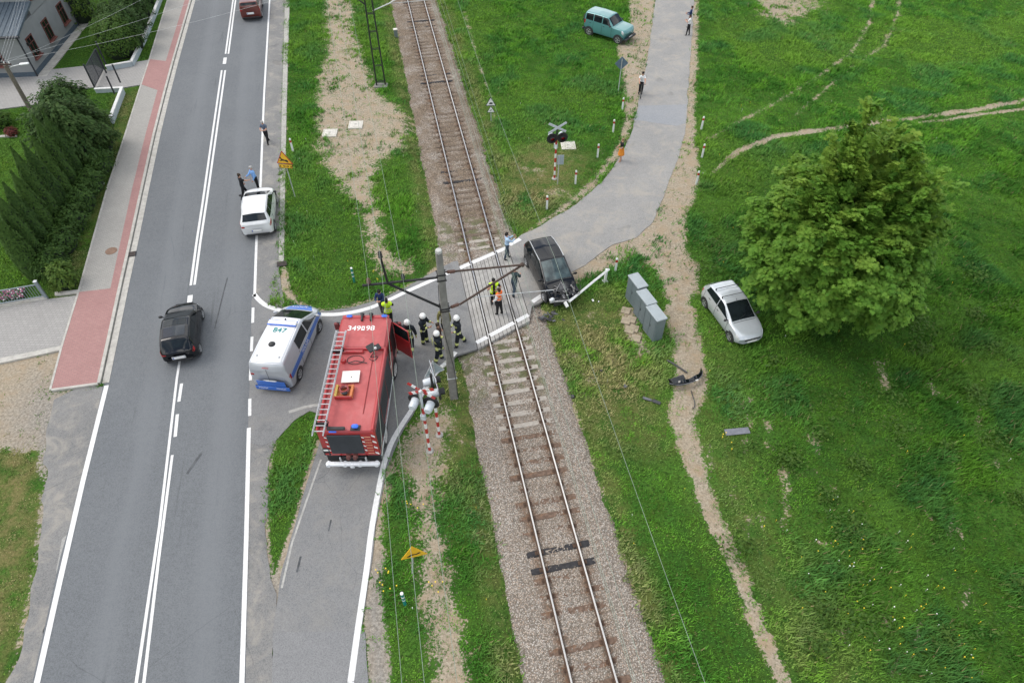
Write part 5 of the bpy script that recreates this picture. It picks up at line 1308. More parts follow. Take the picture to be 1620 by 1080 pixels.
person((706, 531), R(-100), 'firefighter in an olive jacket half hidden behind the concrete mast', 2.02, top='olive', arms='olive', legs='bunker', helmet=1, bunker=True, arm=((10, 14, 30, 10), (10, 14, 30, 10)), bulk=1.24, group=FFG)
person((727, 546), R(200), 'firefighter in a white helmet standing right of the concrete mast', 2.06, top='bunker', arms='bunker', legs='bunker', helmet=1, bunker=True, leg=((14, 6), (-12, 16)), arm=((12, 14, 60, 25), (12, 14, 60, 25)), headp=12, bulk=1.26, group=FFG)
person((782, 490), R(-80), 'person in an open yellow vest facing the camera with one hand raised on the crossing', 1.84, z=.004, top='black', arms='black', legs='black', hair='dark', sleeves='short', vest='open', leg=WIDE, arm=((5, 35, 70, 60), (60, 25, 95, 10)), bulk=1.18)
person((790, 504), R(150), 'person in an orange vest over a white shirt standing between the rails', 1.80, z=.004, top='white', arms='white', legs='black', hair='brown', vest='orange', leg=WIDE, arm=((10, 12, 30, 10), (10, 12, 30, 10)), bulk=1.1)
person((813, 473), R(60), 'grey haired person in a dark teal jacket and jeans beside the wrecked car', 1.82, z=.026, top='teal', arms='teal', legs='jeans', hair='grey', leg=((14, 4), (-12, 8)), arm=((20, 10, 50, 20), (20, 10, 50, 20)), lean=6, bulk=1.15)
person((802, 417), R(15), 'person in a pale blue shirt holding up a phone behind the wrecked car', 1.82, z=.026, top='paleblue', arms='paleblue', legs='jeans', hair='dark', leg=((8, 2), (-8, 4)), arm=((50, 4, 80, 10), (55, 4, 80, 10)), bulk=1.06)
person((981, 256), R(190), 'person in a black top and orange skirt standing barefoot looking on at the lane edge', 1.68, z=.026, top='black', arms='black', legs='skin', shoes='skin', hair='blond', sleeves='short', skirt='orange', arm=((15, 12, 60, 30), (15, 12, 60, 30)), bulk=.95)
person((1087, 57), R(150), 'person in a white top and black trousers at the far edge of the lane', 1.70, z=.026, top='white', arms='white', legs='black', hair='brown', sleeves='short', leg=((6, 2), (-8, 4)), arm=((30, 8, 85, 30), (30, 8, 85, 30)), headp=15)
person((1089, 44), R(160), 'person in a blue jacket standing behind the white top at the lane edge', 1.78, z=.026, top='navy', arms='navy', legs='black', hair='brown', arm=((20, 10, 60, 20), (20, 10, 60, 20)))
# cyclist
bp = at(1012.5, 150, .026); BH = R(-96)
bk = empty('bicycle', bp, BH, 'bicycle ridden down the lane by the person in a white t-shirt', 'bicycle')
b = MB(); BF = paint('bike_frame', (.02, .022, .025), .35)
c1, c2 = Vector((-.52, 0, .34)), Vector((.54, 0, .34)); bb = Vector((-.08, 0, .30)); st_ = Vector((-.22, 0, .80)); hd1 = Vector((.36, 0, .66)); hd2 = Vector((.32, 0, .84))
for p_, q_ in ((bb, st_), (bb, hd1), (st_, hd2), (c1, bb), (c1, st_ - Vector((0, 0, .06))), (hd1, c2), (hd1, hd2)): b.tube([p_, q_], .019, BF, 8)
b.build('frame', bk, 50)
for c, nm in ((c1, 'r'), (c2, 'f')):
    b = MB(); b.tube([c + Vector((.325 * math.cos(a), 0, .325 * math.sin(a))) for a in [2 * math.pi * i / 24 for i in range(25)]], .024, RUBBER, 8, False)
    for i in range(14): a = 2 * math.pi * i / 14; b.tube([c, c + Vector((.31 * math.cos(a), 0, .31 * math.sin(a)))], .003, STEEL, 3)
    b.build('wheel', bk, 60)
b = MB(); b.rbox((-.24, 0, .85), (.26, .15, .05), TRIM, .025); b.build('saddle', bk, 40)
b = MB(); b.tube([hd2, hd2 + Vector((.02, 0, .12))], .016, BF, 6); b.tube([(.30, -.31, .98), (.36, -.16, .97), (.36, .16, .97), (.30, .31, .98)], .015, TRIM, 6); b.build('handlebar', bk, 50)
b = MB(); b.tube([bb + Vector((0, -.12, .0)), bb + Vector((.15, -.12, -.09))], .012, STEEL, 5); b.tube([bb + Vector((0, .12, 0)), bb + Vector((-.15, .12, .09))], .012, STEEL, 5); b.lathe([(.09, -.01), (.09, .01)], TRIM, bb + Vector((0, -.06, 0)), 14, Matrix.Rotation(R(90), 4, 'X'))
for s_, dx, dz in ((-1, .15, -.09), (1, -.15, .09)): b.rbox(bb + Vector((dx, s_ * .16, dz)), (.09, .09, .025), TRIM, .01)
b.build('pedals', bk, 40)
pp = bp + Matrix.Rotation(BH, 3, 'Z') @ Vector((-.16, 0, .02)); pp.z = .026
person(None, BH, 'person in a white t-shirt and black trousers riding a bicycle down the lane', 1.80, pos=pp, top='white', arms='white', legs='black', hair='dark', sleeves='short', hipz=.92, lean=12, leg=((52, 62), (22, 38)), arm=((38, 8, 18, 2), (38, 8, 18, 2)))
# ------------------------------------------------------------------ railway furniture
M_POLE = mat('mast_concrete', (.20, .195, .18), .9, 0, .15, 5, .2, dirt=(.11, .11, .10), bump=.3)
M_BLK = mat('black_steel', (.022, .023, .025), .55, .3, .25, 8, dirt=(.05, .035, .025)); M_BROWN = mat('brown_insulator', (.10, .045, .03), .3, 0, .2, 9); M_WIRE = mat('weathered_copper', (.22, .27, .22), .55, .3, .1, 3)
M_RUST = mat('rusty_tube', (.075, .05, .04), .75, .3, .3, 7)
B0 = at(718, 627); B0.z = -.05
def mp(s, z, along=0.0): return TN * s + TD * along + Vector((0, 0, z))
mast = empty('catenary_mast', B0, 0, 'concrete catenary mast with steel arms standing among the firefighters', 'mast')
b = MB(); vs = []; fs = []
for i, (z, w) in enumerate(((-.3, .19), (0, .19), (3, .168), (6, .145), (8.55, .125), (8.65, .11))):
    for x, y in ((-1, -.75), (-.75, -1), (.75, -1), (1, -.75), (1, .75), (.75, 1), (-.75, 1), (-1, .75)): vs.append(TN * x * w + TD * y * w + Vector((0, 0, z)))
for i in range(5):
    for k in range(8): j = (k + 1) % 8; fs.append((i * 8 + k, i * 8 + j, i * 8 + 8 + j, i * 8 + 8 + k))
fs += [tuple(range(8)), tuple(range(40, 48))]
b.add(vs, fs, M_POLE).build('pole', mast, 30)
b = MB(); b.lathe([(.12, 8.6), (.135, 8.66), (.12, 8.75), (0, 8.78)], mat('pole_cap', (.42, .42, .40), .8), (0, 0, 0), 8); b.build('pole_cap', mast, 30)
b = MB(); 
for z, w in ((7.35, .33), (7.62, .33), (5.85, .36), (5.72, .36), (1.55, .40)):
    for y in (-1, 1): b.rbox(TD * y * w * .45 + Vector((0, 0, z)), (w * 1.15, .03, .06), STEEL if z < 2 else M_BLK, .008, Matrix.Rotation(math.atan2(TN.y, TN.x), 4, 'Z'))
    for x in (-1, 1): b.rbox(TN * x * w * .45 + Vector((0, 0, z)), (.03, w, .06), STEEL if z < 2 else M_BLK, .008, Matrix.Rotation(math.atan2(TN.y, TN.x), 4, 'Z'))
b.build('pole_bands', mast, 30)
b = MB(); b.tube([mp(-.13, 7.42), mp(-2.95, 7.52)], .05, M_BLK, 6); b.tube([mp(-.15, 5.86), mp(-2.02, 7.46)], .055, M_BLK, 6); b.tube([mp(-2.02, 7.46), mp(-2.10, 8.75)], .045, M_BLK, 6); b.build('bracket_arm', mast, 40)
for s, z in ((-2.70, 7.52), (-1.42, 7.50)):
    b = MB(); b.lathe([(.03, 0), (.03, .1), (.085, .12), (.03, .17), (.08, .20), (.03, .25), (.07, .28), (.02, .34)], M_BROWN if s < -2 else M_BLK, mp(s, z), 10); b.build('insulator', mast, 40)
b = MB(); b.lathe([(.06, 0), (.09, .05), (.05, .1), (.09, .15), (.05, .2), (.08, .25), (.02, .32)], M_BLK, mp(-2.10, 8.72), 10); b.build('insulator', mast, 40)
b = MB(); b.tube([mp(.55, 7.62), mp(3.08, 7.50)], .04, M_RUST, 8); b.tube([mp(.62, 5.86), mp(3.1, 7.46)], .045, M_RUST, 8); b.ball(mp(3.14, 7.50), .10, M_RUST, 8, 6); b.build('cantilever', mast, 40)
for p_, q_ in ((mp(.15, 7.64), mp(.6, 7.62)), (mp(.15, 5.74), mp(.66, 5.90))):
    b = MB(); d = (q_ - p_); b.tube([p_, q_], .03, M_RUST, 6)
    for t in (.3, .45, .6, .75): b.ball(p_ + d * t, .075, M_BROWN, 8, 5)
    b.build('insulator', mast, 40)
b = MB(); b.tube([mp(1.0, 6.15), mp(4.45, 5.94)], .018, STEEL, 6); b.tube([mp(1.0, 6.15), mp(1.25, 6.22)], .03, M_RUST, 6); b.tube([mp(2.97, 6.02), mp(2.97, 7.44)], .006, M_WIRE, 4); b.build('steady_arm', mast, 40)
b = MB(); b.tube(catmull([mp(-.16, 7.2, -.17), mp(-.2, 6, -.18), mp(-.17, 5, -.19), mp(.0, 3.4, -.2), mp(.14, 2, -.21), mp(.17, .2, -.21)], 5), .012, M_BLK, 5); b.build('earth_cable', mast, 60)
# lattice mast further up the line
B1 = at(603, 136); B1.z = gh(B1.x, B1.y)
lm = empty('lattice_mast', B1, 0, 'black steel lattice mast beside the sandy strip at the top edge', 'mast')
for sx in (-1, 1):
    b = MB()
    b.tube([TN * sx * .33, TN * sx * .20 + Vector((0, 0, 10))], .055, M_BLK, 6); b.tube([TN * sx * .33 + TD * .22, TN * sx * .20 + TD * .16 + Vector((0, 0, 10))], .045, M_BLK, 6); b.build('channel', lm, 40)
b = MB()
for k in range(8):
    z = .3 + k * 1.25; w = .33 - .013 * z; b.tube([TN * -w + Vector((0, 0, z)), TN * w + Vector((0, 0, z))], .03, M_BLK, 5); b.tube([TN * -w + TD * .2 + Vector((0, 0, z)), TN * w + TD * .2 + Vector((0, 0, z))], .025, M_BLK, 5)
b.build('batten', lm, 40)
b = MB(); b.rbox((0, 0, .02), (1.0, .7, .12), M_POLE, .03); b.build('footing', lm, 30)
b = MB(); b.tube([mp(-.2, 7.2), mp(-2.9, 7.6)], .05, M_BLK, 6); b.tube([mp(-.2, 5.9), mp(-2.0, 7.5)], .05, M_BLK, 6); b.tube([mp(-2, 7.5), mp(-2, 8.7)], .045, M_BLK, 6); b.build('bracket_arm', lm, 40)
b = MB(); b.tube([mp(.2, 7.4), mp(4.2, 7.3)], .04, M_BLK, 6); b.tube([mp(.2, 5.5), mp(1.4, 5.9), mp(4.2, 7.2)], .04, STEEL, 6); b.tube([mp(1.2, 5.9), mp(5.6, 5.95)], .02, STEEL, 5); b.build('cantilever', lm, 40)
def wire(name, pts, rad, label, cat, group, m=None, sag=.0, n=16):
    out = []
    for i in range(len(pts) - 1):
        for k in range(n):
            t = k / n; p = pts[i].lerp(pts[i + 1], t); p.z -= sag * 4 * t * (1 - t); out.append(p)
    out.append(pts[-1]); o0 = pts[0].copy(); b = MB(); b.tube([p - o0 for p in out], rad, m or M_WIRE, 5)
    tag(b.build(name, None, 60, o0), label, cat, group)
def mastpt(base, s, z): return base + TN * s + Vector((0, 0, z))
def ext(a, b_, f): return a + (b_ - a) * f
def run(s0, z0, s1, z1, rad, label, group, sag=.25, m=None):
    p = mastpt(B0, s0, z0); q = mastpt(B1, s1, z1); d = TD * 34
    wire('overhead_wire', [p - TD * 30 + TN * 0, p, q, q + d], rad, label, 'overhead wire', group, m, sag)
TW = 'contact and carrying wires above the track'
run(2.98, 5.98, 4.35, 5.98, .0065, 'thin pale contact wire hanging over the middle of the track', TW, .05)
run(3.04, 5.98, 4.41, 5.98, .0065, 'thin pale contact wire hanging over the middle of the track', TW, .05)
run(3.10, 7.50, 4.30, 7.30, .0065, 'sagging carrying wire above the contact wires over the track', TW, .75)
FW_ = 'feeder wires on the mast arms left of the track'
run(-2.70, 7.86, -2.75, 7.95, .0065, 'thin feeder wire on the outer end of the mast arm', FW_, .5)
run(-1.42, 7.84, -1.3, 7.95, .0065, 'thin feeder wire on the inner insulator of the mast arm', FW_, .5)
run(-2.10, 9.04, -2.0, 9.0, .0065, 'thin feeder wire on the raised insulator above the mast arm', FW_, .5)
run(4.4, 7.7, 5.75, 7.7, .0065, 'pale green wire running along the right hand edge of the ballast', 'wires along the ballast edge', .6)
for k, (s, z) in enumerate(((4.6, 8.3), (4.75, 8.55), (5.0, 8.75), (4.45, 8.05))):
    p = mastpt(B0, s - .6, z - .2) + TD * 6.5; p.z = .5 + .3 * k; p = tw(1.5 + .28 * k, 9.3, -.1)
    q = mastpt(B1, s + .6, z - .6)
    if k < 4: wire('stay_wire', [p, tw(1.5 + .28 * k + .05, 62, .6 + .3 * k)], .0065, 'pale stay wire running low along the ballast beyond the level crossing', 'wire', 'low wires along the ballast', None, .12)

# ------------------------------------------------------------------ crossing signals
def band_pole(b, base, top, r, n, c0=REDP, c1=WHITEP):
    d = (top - base) / n
    for i in range(n): b.tube([base + d * i, base + d * (i + 1)], r, c0 if i % 2 == 0 else c1, 10)
GREYW = mat('signal_grey', (.50, .54, .57), .45, .1, .08, 5)
def signal(px, face, label, h=3.6, ncross=1, redwhite=False, plain=False, lampsz=.42):
    p = agd(*px); root = empty('crossing_signal', p, face - R(90), label, 'railway signal')
    b = MB(); band_pole(b, Vector((0, 0, 0)), Vector((0, 0, h * .74)), .062, 9); b.build('banded_post', root, 50)
    b = MB(); b.lathe([(.17, -.05), (.17, .05), (.1, .10), (.08, .1)], M_CONC, (0, 0, 0), 12); b.build('footing', root, 40)
    b = MB(); b.tube([(0, 0, h * .74), (0, 0, h)], .05, M_BLK if not redwhite else GREYW, 10); b.tube([(-.36, .06, h * .80), (.36, .06, h * .80)], .03, M_BLK, 6); b.build('upper_post', root, 50)
    Mx = Matrix.Rotation(R(-90), 4, 'X')
    for sx in (-1, 1):
        c = (sx * .32, .06, h * .80)
        b = MB(); b.lathe([(0, .09), (.33, .09), (.335, .11), (.33, .13), (0, .13)], M_BLK, c, 24, Mx); b.build('backing_disc', root, 50)
        b = MB(); b.lathe([(0, -.36), (.13, -.36), (.165, -.30), (.175, .08)], GREYW, c, 18, Mx); lo = b.build('lamp_housing', root, 50)
        b = MB(); b.lathe([(.13, .13), (.145, .34), (.15, .34), (.135, .13)], M_BLK, c, 16, Mx); b.build('hood', lo, 50)
        b = MB(); b.lathe([(.13, .132), (.08, .155), (0, .165)], LAMPRED, c, 16, Mx); b.build('lens', lo, 50)
    cz = h * .97
    for sg in (-1, 1):
        b = MB(); M = Matrix.Rotation(R(30) * sg, 4, 'Y'); y = .10 + .012 * sg
        if redwhite:
            for i in range(7):
                x0 = -.62 + i * .177; b.box(M @ Vector((x0 + .0885, 0, 0)) + Vector((0, y, cz)), (.176, .02, .14), REDP if i in (0, 2, 4, 6) else WHITEP, M)
        else: b.rbox((0, y, cz), (1.24, .02, .14), GREYW, .004, M)
        if not redwhite and not plain:
            for e_ in (-1, 1): b.box(M @ Vector((e_ * .42, .013, 0)) + Vector((0, y, cz)), (.36, .006, .12), REDP, M)
        b.build('cross_board', root, 30)
    b = MB(); b.rbox((0, -.08, h * .62), (.22, .14, .32), GREYW, .02); b.build('terminal_box', root, 40)
    return root, p
sA, pA = signal((680, 713), R(75), 'level crossing signal with red and white cross seen from behind, nearest the camera', 4.15, redwhite=True)
sB, pB = signal((695, 688), R(20), 'level crossing signal with grey cross turned side on beside the near signal', 4.2)
sC, pC = signal((877, 283), R(-80), plain=True, label='level crossing signal with red and white banded post standing on the grass across the track', h=3.75)
def triangle_prism(b, c, w, m, M, th=.02, up=1):
    h = w * .866; b.prism([(-w / 2, -h / 3 * up), (w / 2, -h / 3 * up), (0, h * 2 / 3 * up)], -th / 2, th / 2, m, M, c)
def signpost(name, px, h, face, label, cat='road sign', tilt=0.0):
    p = agd(*px); root = empty(name, p, face - R(90), label, cat)
    b = MB(); b.tube([(0, 0, -.1), (math.sin(tilt) * h, 0, math.cos(tilt) * h)], .032, STEEL, 8); b.build('post', root, 50)
    return root, Vector((math.sin(tilt) * h, 0, math.cos(tilt) * h))
# text planes: sign faces +Y local; board matrix maps (x, y, z) -> (-x, z, y)
BM = Matrix(((-1, 0, 0, 0), (0, 0, 1, 0), (0, 1, 0, 0), (0, 0, 0, 1)))
YELS = mat('yellow_sign', (.72, .42, .02), .45, 0, .05, 5); SIGNBACK = mat('sign_back', (.34, .40, .44), .5, .2, .06, 6)
r_, tp_ = signpost('triangle_sign', (694, 640), 2.9, R(120), 'grey back of a triangular road sign on a thin post beside the signals')
b = MB(); triangle_prism(b, tp_ + Vector((0, .04, -.45)), .95, SIGNBACK, BM); b.build('board', r_, 30)
b = MB()
for w_, o_ in ((.95, 0),):
    h = w_ * .866; P = [Vector((-w_ / 2, 0, -h / 3)), Vector((w_ / 2, 0, -h / 3)), Vector((0, 0, h * 2 / 3))]
    for i in range(3): b.tube([tp_ + Vector((0, .03, -.45)) + P[i], tp_ + Vector((0, .03, -.45)) + P[(i + 1) % 3]], .02, STEEL, 5)
b.build('rim', r_, 30)
# deer warning
r_, tp_ = signpost('warning_sign', (467, 312), 3.1, R(-97), 'yellow triangular deer warning sign with a plate below beside the main road')
b = MB(); triangle_prism(b, tp_ + Vector((0, .05, -.40)), 1.0, REDP, BM, .02); bd = b.build('board', r_, 30)
b = MB(); triangle_prism(b, tp_ + Vector((0, .062, -.40)), .84, YELS, BM, .01); b.build('face', bd, None)
b = MB(); deer = [(-.26, -.02), (-.16, .06), (-.05, .05), (.10, .11), (.17, .22), (.15, .30), (.20, .24), (.24, .30), (.235, .22), (.30, .19), (.22, .16), (.18, .04), (.27, -.05), (.34, -.04), (.26, -.09), (.10, -.03), (-.06, -.06), (-.20, -.16), (-.30, -.14), (-.22, -.11)]
b.prism([(-x * .95, y * .8 - .06) for x, y in deer], 0, .006, INK, BM, tp_ + Vector((0, .069, -.40))); b.build('symbol', bd, None)
b = MB(); b.rbox(tp_ + Vector((0, .05, -.86)), (.86, .02, .28), INK, .005); b.rbox(tp_ + Vector((0, .062, -.86)), (.80, .01, .23), YELS, .004); b.build('plate', r_, 30)
b = MB()
for x in (-.33, .33): b.prism([(-.05, -.06), (.05, -.06), (0, .08)], 0, .006, INK, BM, tp_ + Vector((x, .069, -.86)))
for k, x in enumerate((-.14, -.02, .10)): b.box(tp_ + Vector((x, .07, -.86)), (.07, .006, .10 if k != 1 else .05), INK)
b.build('plate_symbols', r_, None)
# yellow sign near the bottom
r_, tp_ = signpost('warning_sign', (652, 907), 1.95, R(-76), 'yellow triangular sign with a black symbol low in the grass near the bottom edge', tilt=-.12)
b = MB(); triangle_prism(b, tp_ + Vector((0, .05, -.22)), .95, YELS, BM, .02); bd = b.build('board', r_, 30)
b = MB(); triangle_prism(b, tp_ + Vector((0, .038, -.22)), .96, YELS, BM, .004); b.build('rim', bd, None)
b = MB()
for y0, s_ in ((.063, 1), (.032, -1)): b.prism([(-.26, -.14), (-.1, -.02), (.08, -.05), (.2, .02), (.26, -.03), (.1, -.12), (-.05, -.10), (-.2, -.19)], 0, .004, INK, BM, tp_ + Vector((0, y0, -.22)))
b.build('symbol', bd, None)
# two white triangles on one post
r_, tp_ = signpost('railway_marker', (777, 192), 1.55, R(-85), 'two small white triangular marker boards with black symbols stacked on a post in grass', 'railway marker')
for dz, w_ in ((.05, .78), (-.50, .60)):
    b = MB(); triangle_prism(b, tp_ + Vector((0, .05, dz - .18)), w_, INK, BM, .02); triangle_prism(b, tp_ + Vector((0, .064, dz - .18)), w_ * .80, WHITEP, BM, .008)
    b.prism([(-.14, -.08), (.14, -.08), (.12, .03), (-.04, .06)] if dz > 0 else [(-.10, -.02), (.02, .08), (.10, 0), (.02, .02), (-.06, -.06)], 0, .005, INK, BM, tp_ + Vector((0, .070, dz - .19))); b.build('board', r_, None)
# sign seen from behind near the cyclist
r_, tp_ = signpost('road_sign', (978, 145), 2.5, R(95), 'blue grey back of a diamond shaped sign in the grass beside the cyclist')
b = MB(); b.rbox(tp_ + Vector((0, .04, -.35)), (.72, .02, .72), mat('sign_back_dark', (.09, .14, .19), .5), .006, Matrix.Rotation(R(45), 4, 'Y')); b.build('board', r_, 30)
r_, tp_ = signpost('road_sign', (882, 292), 2.1, R(95), 'grey back of a small rectangular plate on a thin post beside the far signal')
b = MB(); b.rbox(tp_ + Vector((.1, .04, -.35)), (.42, .03, .66), SIGNBACK, .006); b.build('plate', r_, 30)

# delineator posts
def delin(px, label, h=1.0, rz=0, group='white delineator posts', tilt=(0, 0), first=[None]):
    p = agd(*px)
    if first[0] is None:
        root = empty('delineator_post', p, rz, label, 'delineator post', group)
        b = MB(); w = .062; b.prism([(-w, -.04), (w, -.04), (w * .8, .045), (-w * .8, .045)], -.1, .70, WHITEP); b.prism([(-w, -.04), (w, -.04), (w * .8, .045), (-w * .8, .045)], .86, .93, WHITEP); b.rbox((0, .0, .965), (.115, .08, .08), WHITEP, .03); b.build('post', root, None)
        b = MB(); b.prism([(-w - .002, -.042), (w + .002, -.042), (w * .8 + .002, .047), (-w * .8 - .002, .047)], .70, .86, REDP); b.build('reflector_band', root, None); first[0] = root
    else: root = copy_tree(first[0]); root.location = p; root.rotation_euler.z = rz; root['label'] = label
    root.rotation_euler.x, root.rotation_euler.y = tilt
for px, lab in (((865, 331), 'white delineator post with red band nearest the crossing, on the left verge of the lane'), ((910, 291), 'white delineator post with red band on the grass just right of the far signal'),
                ((945, 249), 'white delineator post with red band left of the person in the orange skirt'), ((969.5, 210), 'white delineator post peeking from the tall grass left of the lane bend'), ((984, 175), 'white delineator post on the left verge below the cyclist'),
                ((1109, 205), 'white delineator post with red band, farthest of three right of the lane'), ((1110, 249), 'white delineator post with red band, middle of three on the right verge of the lane'),
                ((1101, 292), 'white delineator post with red band, nearest of three on the right verge of the lane'), ((973, 430), 'white delineator post beside the free end of the broken barrier'), ((464, 240), 'white delineator post with red band behind the yellow deer sign')):
    delin(px, lab)
delin((164, 291), 'leaning white delineator post on the grass verge beside the pavement and thuja hedge', tilt=(0, -.12))

# green cable markers
for px, lab in (((561, 447), 'green and white cable marker post in the tall grass behind the police van'), ((641, 956), 'green and white cable marker post in the grass below the yellow sign')):
    p = agd(*px); r_ = empty('cable_marker', p, 0, lab, 'marker post', 'green cable marker posts'); GR = cm('marker_green', (.01, .20, .17), .5)
    b = MB(); b.tube([(0, 0, -.1), (0, 0, 1.0)], .06, GR, 10); b.build('post', r_, 50)
    b = MB(); b.tube([(0, 0, .70), (0, 0, .80)], .063, WHITEP, 10); b.lathe([(.064, 1.0), (.06, 1.05), (0, 1.07)], WHITEP, (0, 0, 0), 10); b.tube([(0, 0, .45), (0, 0, .52)], .063, WHITEP, 10); b.build('white_bands', r_, 50)
# cabinets
CAB = mat('cabinet_grey', (.15, .185, .20), .5, .1, .07, 2.5, dirt=(.19, .20, .195)); CABD = mat('cabinet_door', (.135, .17, .185), .5, .1, .06, 3)
cr = R(-68)
for i, (px, lab) in enumerate((((1003, 478), 'tall grey signalling cabinet, rearmost of the row of three'), ((1016, 504), 'tall grey signalling cabinet standing in the middle of the row of three'), ((1031, 529), 'tall grey signalling cabinet at the near end of the row of three'))):
    p = agd(*px); r_ = empty('signalling_cabinet', p, cr, lab, 'cabinet', 'grey signalling cabinets'); r_.location.z = 0
    b = MB(); b.rbox((0, 0, .78), (1.05, .52, 1.45), CAB, .02); b.rbox((0, 0, .03), (1.0, .48, .16), M_CONC, .02); b.build('housing', r_, 30)
    b = MB(); b.rbox((0, 0, 1.54), (1.11, .60, .08), mat('cabinet_lid', (.30, .34, .355), .5, .1, .06, 3) if 'cabinet_lid' not in bpy.data.materials else bpy.data.materials['cabinet_lid'], .02); b.build('lid', r_, 30)
    for x in (-.25, .25):
        b = MB(); b.rbox((x, -.267, .80), (.46, .02, 1.28), CABD, .008)
        for z in (1.25, .35): b.rbox((x, -.279, z), (.22, .008, .10), CAB, .004)
        d_ = b.build('door', r_, 30)
        if x > 0: b = MB(); b.rbox((x - .18, -.285, .85), (.03, .02, .16), TRIM, .005); b.build('handle', d_, 30)
# slabs beside the cabinets
q_ = random.Random(4); SL = mat('old_paving_slab', (.32, .27, .20), .9, 0, .15, 4, .2, dirt=(.2, .17, .11), bump=.3)
for i, (x, y) in enumerate(((990, 492), (999, 506), (990, 508), (1003, 520), (996, 523), (1006, 536))):
    p = agd(x, y); b = MB(); b.rbox((0, 0, .0), (.46, .46, .09), SL, .015); tag(b.build('paving_slab', None, 30, (p.x, p.y, p.z + .03), q_.uniform(-.15, .15) - .3), 'sunken square paving slab in the earth in front of the grey cabinets', 'paving slab', 'old slabs in front of the cabinets')
# white manhole covers
MC = mat('manhole_concrete', (.58, .56, .50), .85, 0, .08, 5, .2, dirt=(.40, .37, .31), bump=.2)
for px, lab in (((522, 211), 'white square concrete manhole, left one of the pair on the sandy strip'), ((563, 198), 'white square concrete manhole, right one of the pair on the sandy strip'), ((899, 231), 'white square concrete manhole in the grass beside the far signal')):
    p = agd(*px); p.z -= .10; r_ = empty('manhole', p, .05, lab, 'manhole')
    b = MB(); b.rbox((0, 0, .06), (.98, .98, .22), MC, .02); b.build('frame', r_, 30)
    b = MB(); b.prism([(.34 * math.cos(R(45 * k + 22)) * 1.05, .34 * math.sin(R(45 * k + 22)) * 1.05) for k in range(8)], .10, .185, mat('manhole_lid', (.52, .50, .45), .85) if 'manhole_lid' not in bpy.data.materials else bpy.data.materials['manhole_lid']); b.rbox((0, 0, .19), (.16, .10, .02), M_CONC, .005)
    for s_ in (-1, 1): b.rbox((0, s_ * .40, .172), (.82, .02, .012), mat('lid_groove', (.33, .31, .27), .9) if 'lid_groove' not in bpy.data.materials else bpy.data.materials['lid_groove'], .003); b.rbox((s_ * .40, 0, .172), (.02, .82, .012), bpy.data.materials['lid_groove'], .003)
    b.build('lid', r_, None)
p = agd(627, 60); r_ = empty('trackside_box', p, TRZ - R(90), 'small grey trackside box with a pale lid beside the ballast', 'equipment box')
b = MB(); b.rbox((0, 0, .32), (.30, .26, .64), mat('box_grey', (.12, .15, .15), .5), .02); b.build('housing', r_, 30)
b = MB(); b.rbox((0, 0, .67), (.36, .32, .08), MC, .02); b.build('lid', r_, 30)
# iron covers in the pavement and gutter
p = at(176, 397, .104); b = MB(); b.lathe([(0, 0), (.32, 0), (.32, .012), (.27, .012), (.26, .006), (0, .006)], mat('rusty_iron', (.22, .14, .10), .8, .2, .2, 9), (0, 0, 0), 24); tag(b.build('manhole_cover', None, 40, p), 'round rust brown manhole cover in the grey pavement', 'manhole cover')
for px, lab in (((207, 402), 'dark iron drain grate in the gutter beside the pavement'), ((446, 417), 'dark iron drain grate at the end of the concrete channel')):
    p = at(px[0], px[1], .056); b = MB(); b.rbox((0, 0, 0), (.55, .42, .03), M_BLK, .01)
    for k in range(7): b.rbox((-.21 + k * .07, 0, .018), (.03, .36, .014), M_RUST, .003)
    tag(b.build('drain_grate', None, 30, p, R(14)), lab, 'drain grate')

# ------------------------------------------------------------------ broken barrier and debris
pa = at(961, 428, .95); pb = at(900, 477, .62)
r_ = empty('barrier_boom', (pa.x, pa.y, 0), 0, 'broken white barrier boom fallen from its stub post onto the wrecked car', 'barrier')
b = MB(); o_ = Vector((pa.x, pa.y, 0)); P = [pa + Vector((.08, .06, .05)) - o_, pa.lerp(pb, .35) - o_ + Vector((0, 0, .03)), pa.lerp(pb, .75) - o_, pb - o_]
b.tube(P, [.07, .07, .07, .075], WHITEP, 4); b.build('boom', r_, 30)
b = MB(); b.rbox(pb - o_ + Vector((-.14, -.16, -.05)), (.08, .30, .18), WHITEP, .01, Euler((.5, .3, .7)).to_matrix().to_4x4()); b.build('bent_end', r_, 30)
r_ = empty('barrier_stub', (at(957, 446).x, at(957, 446).y, 0), .4, 'short white stub post carrying the upper end of the broken barrier', 'post')
b = MB(); b.rbox((0, 0, .45), (.12, .12, .95), WHITEP, .01); b.build('post', r_, 30); b = MB(); b.rbox((0, 0, .05), (.26, .26, .12), STEEL, .02); b.build('base', r_, 30)
DB = mat('debris_plastic', (.03, .032, .035), .5, 0, .3, 9); DG = mat('debris_grey', (.10, .105, .115), .6, 0, .2, 7)
def debris(px, build, label, rz=0, cat='car debris', name='debris', z=.05):
    p = agd(*px); b = MB(); build(b); o = b.build(name, None, 40, (p.x, p.y, p.z + z), rz); return tag(o, label, cat)
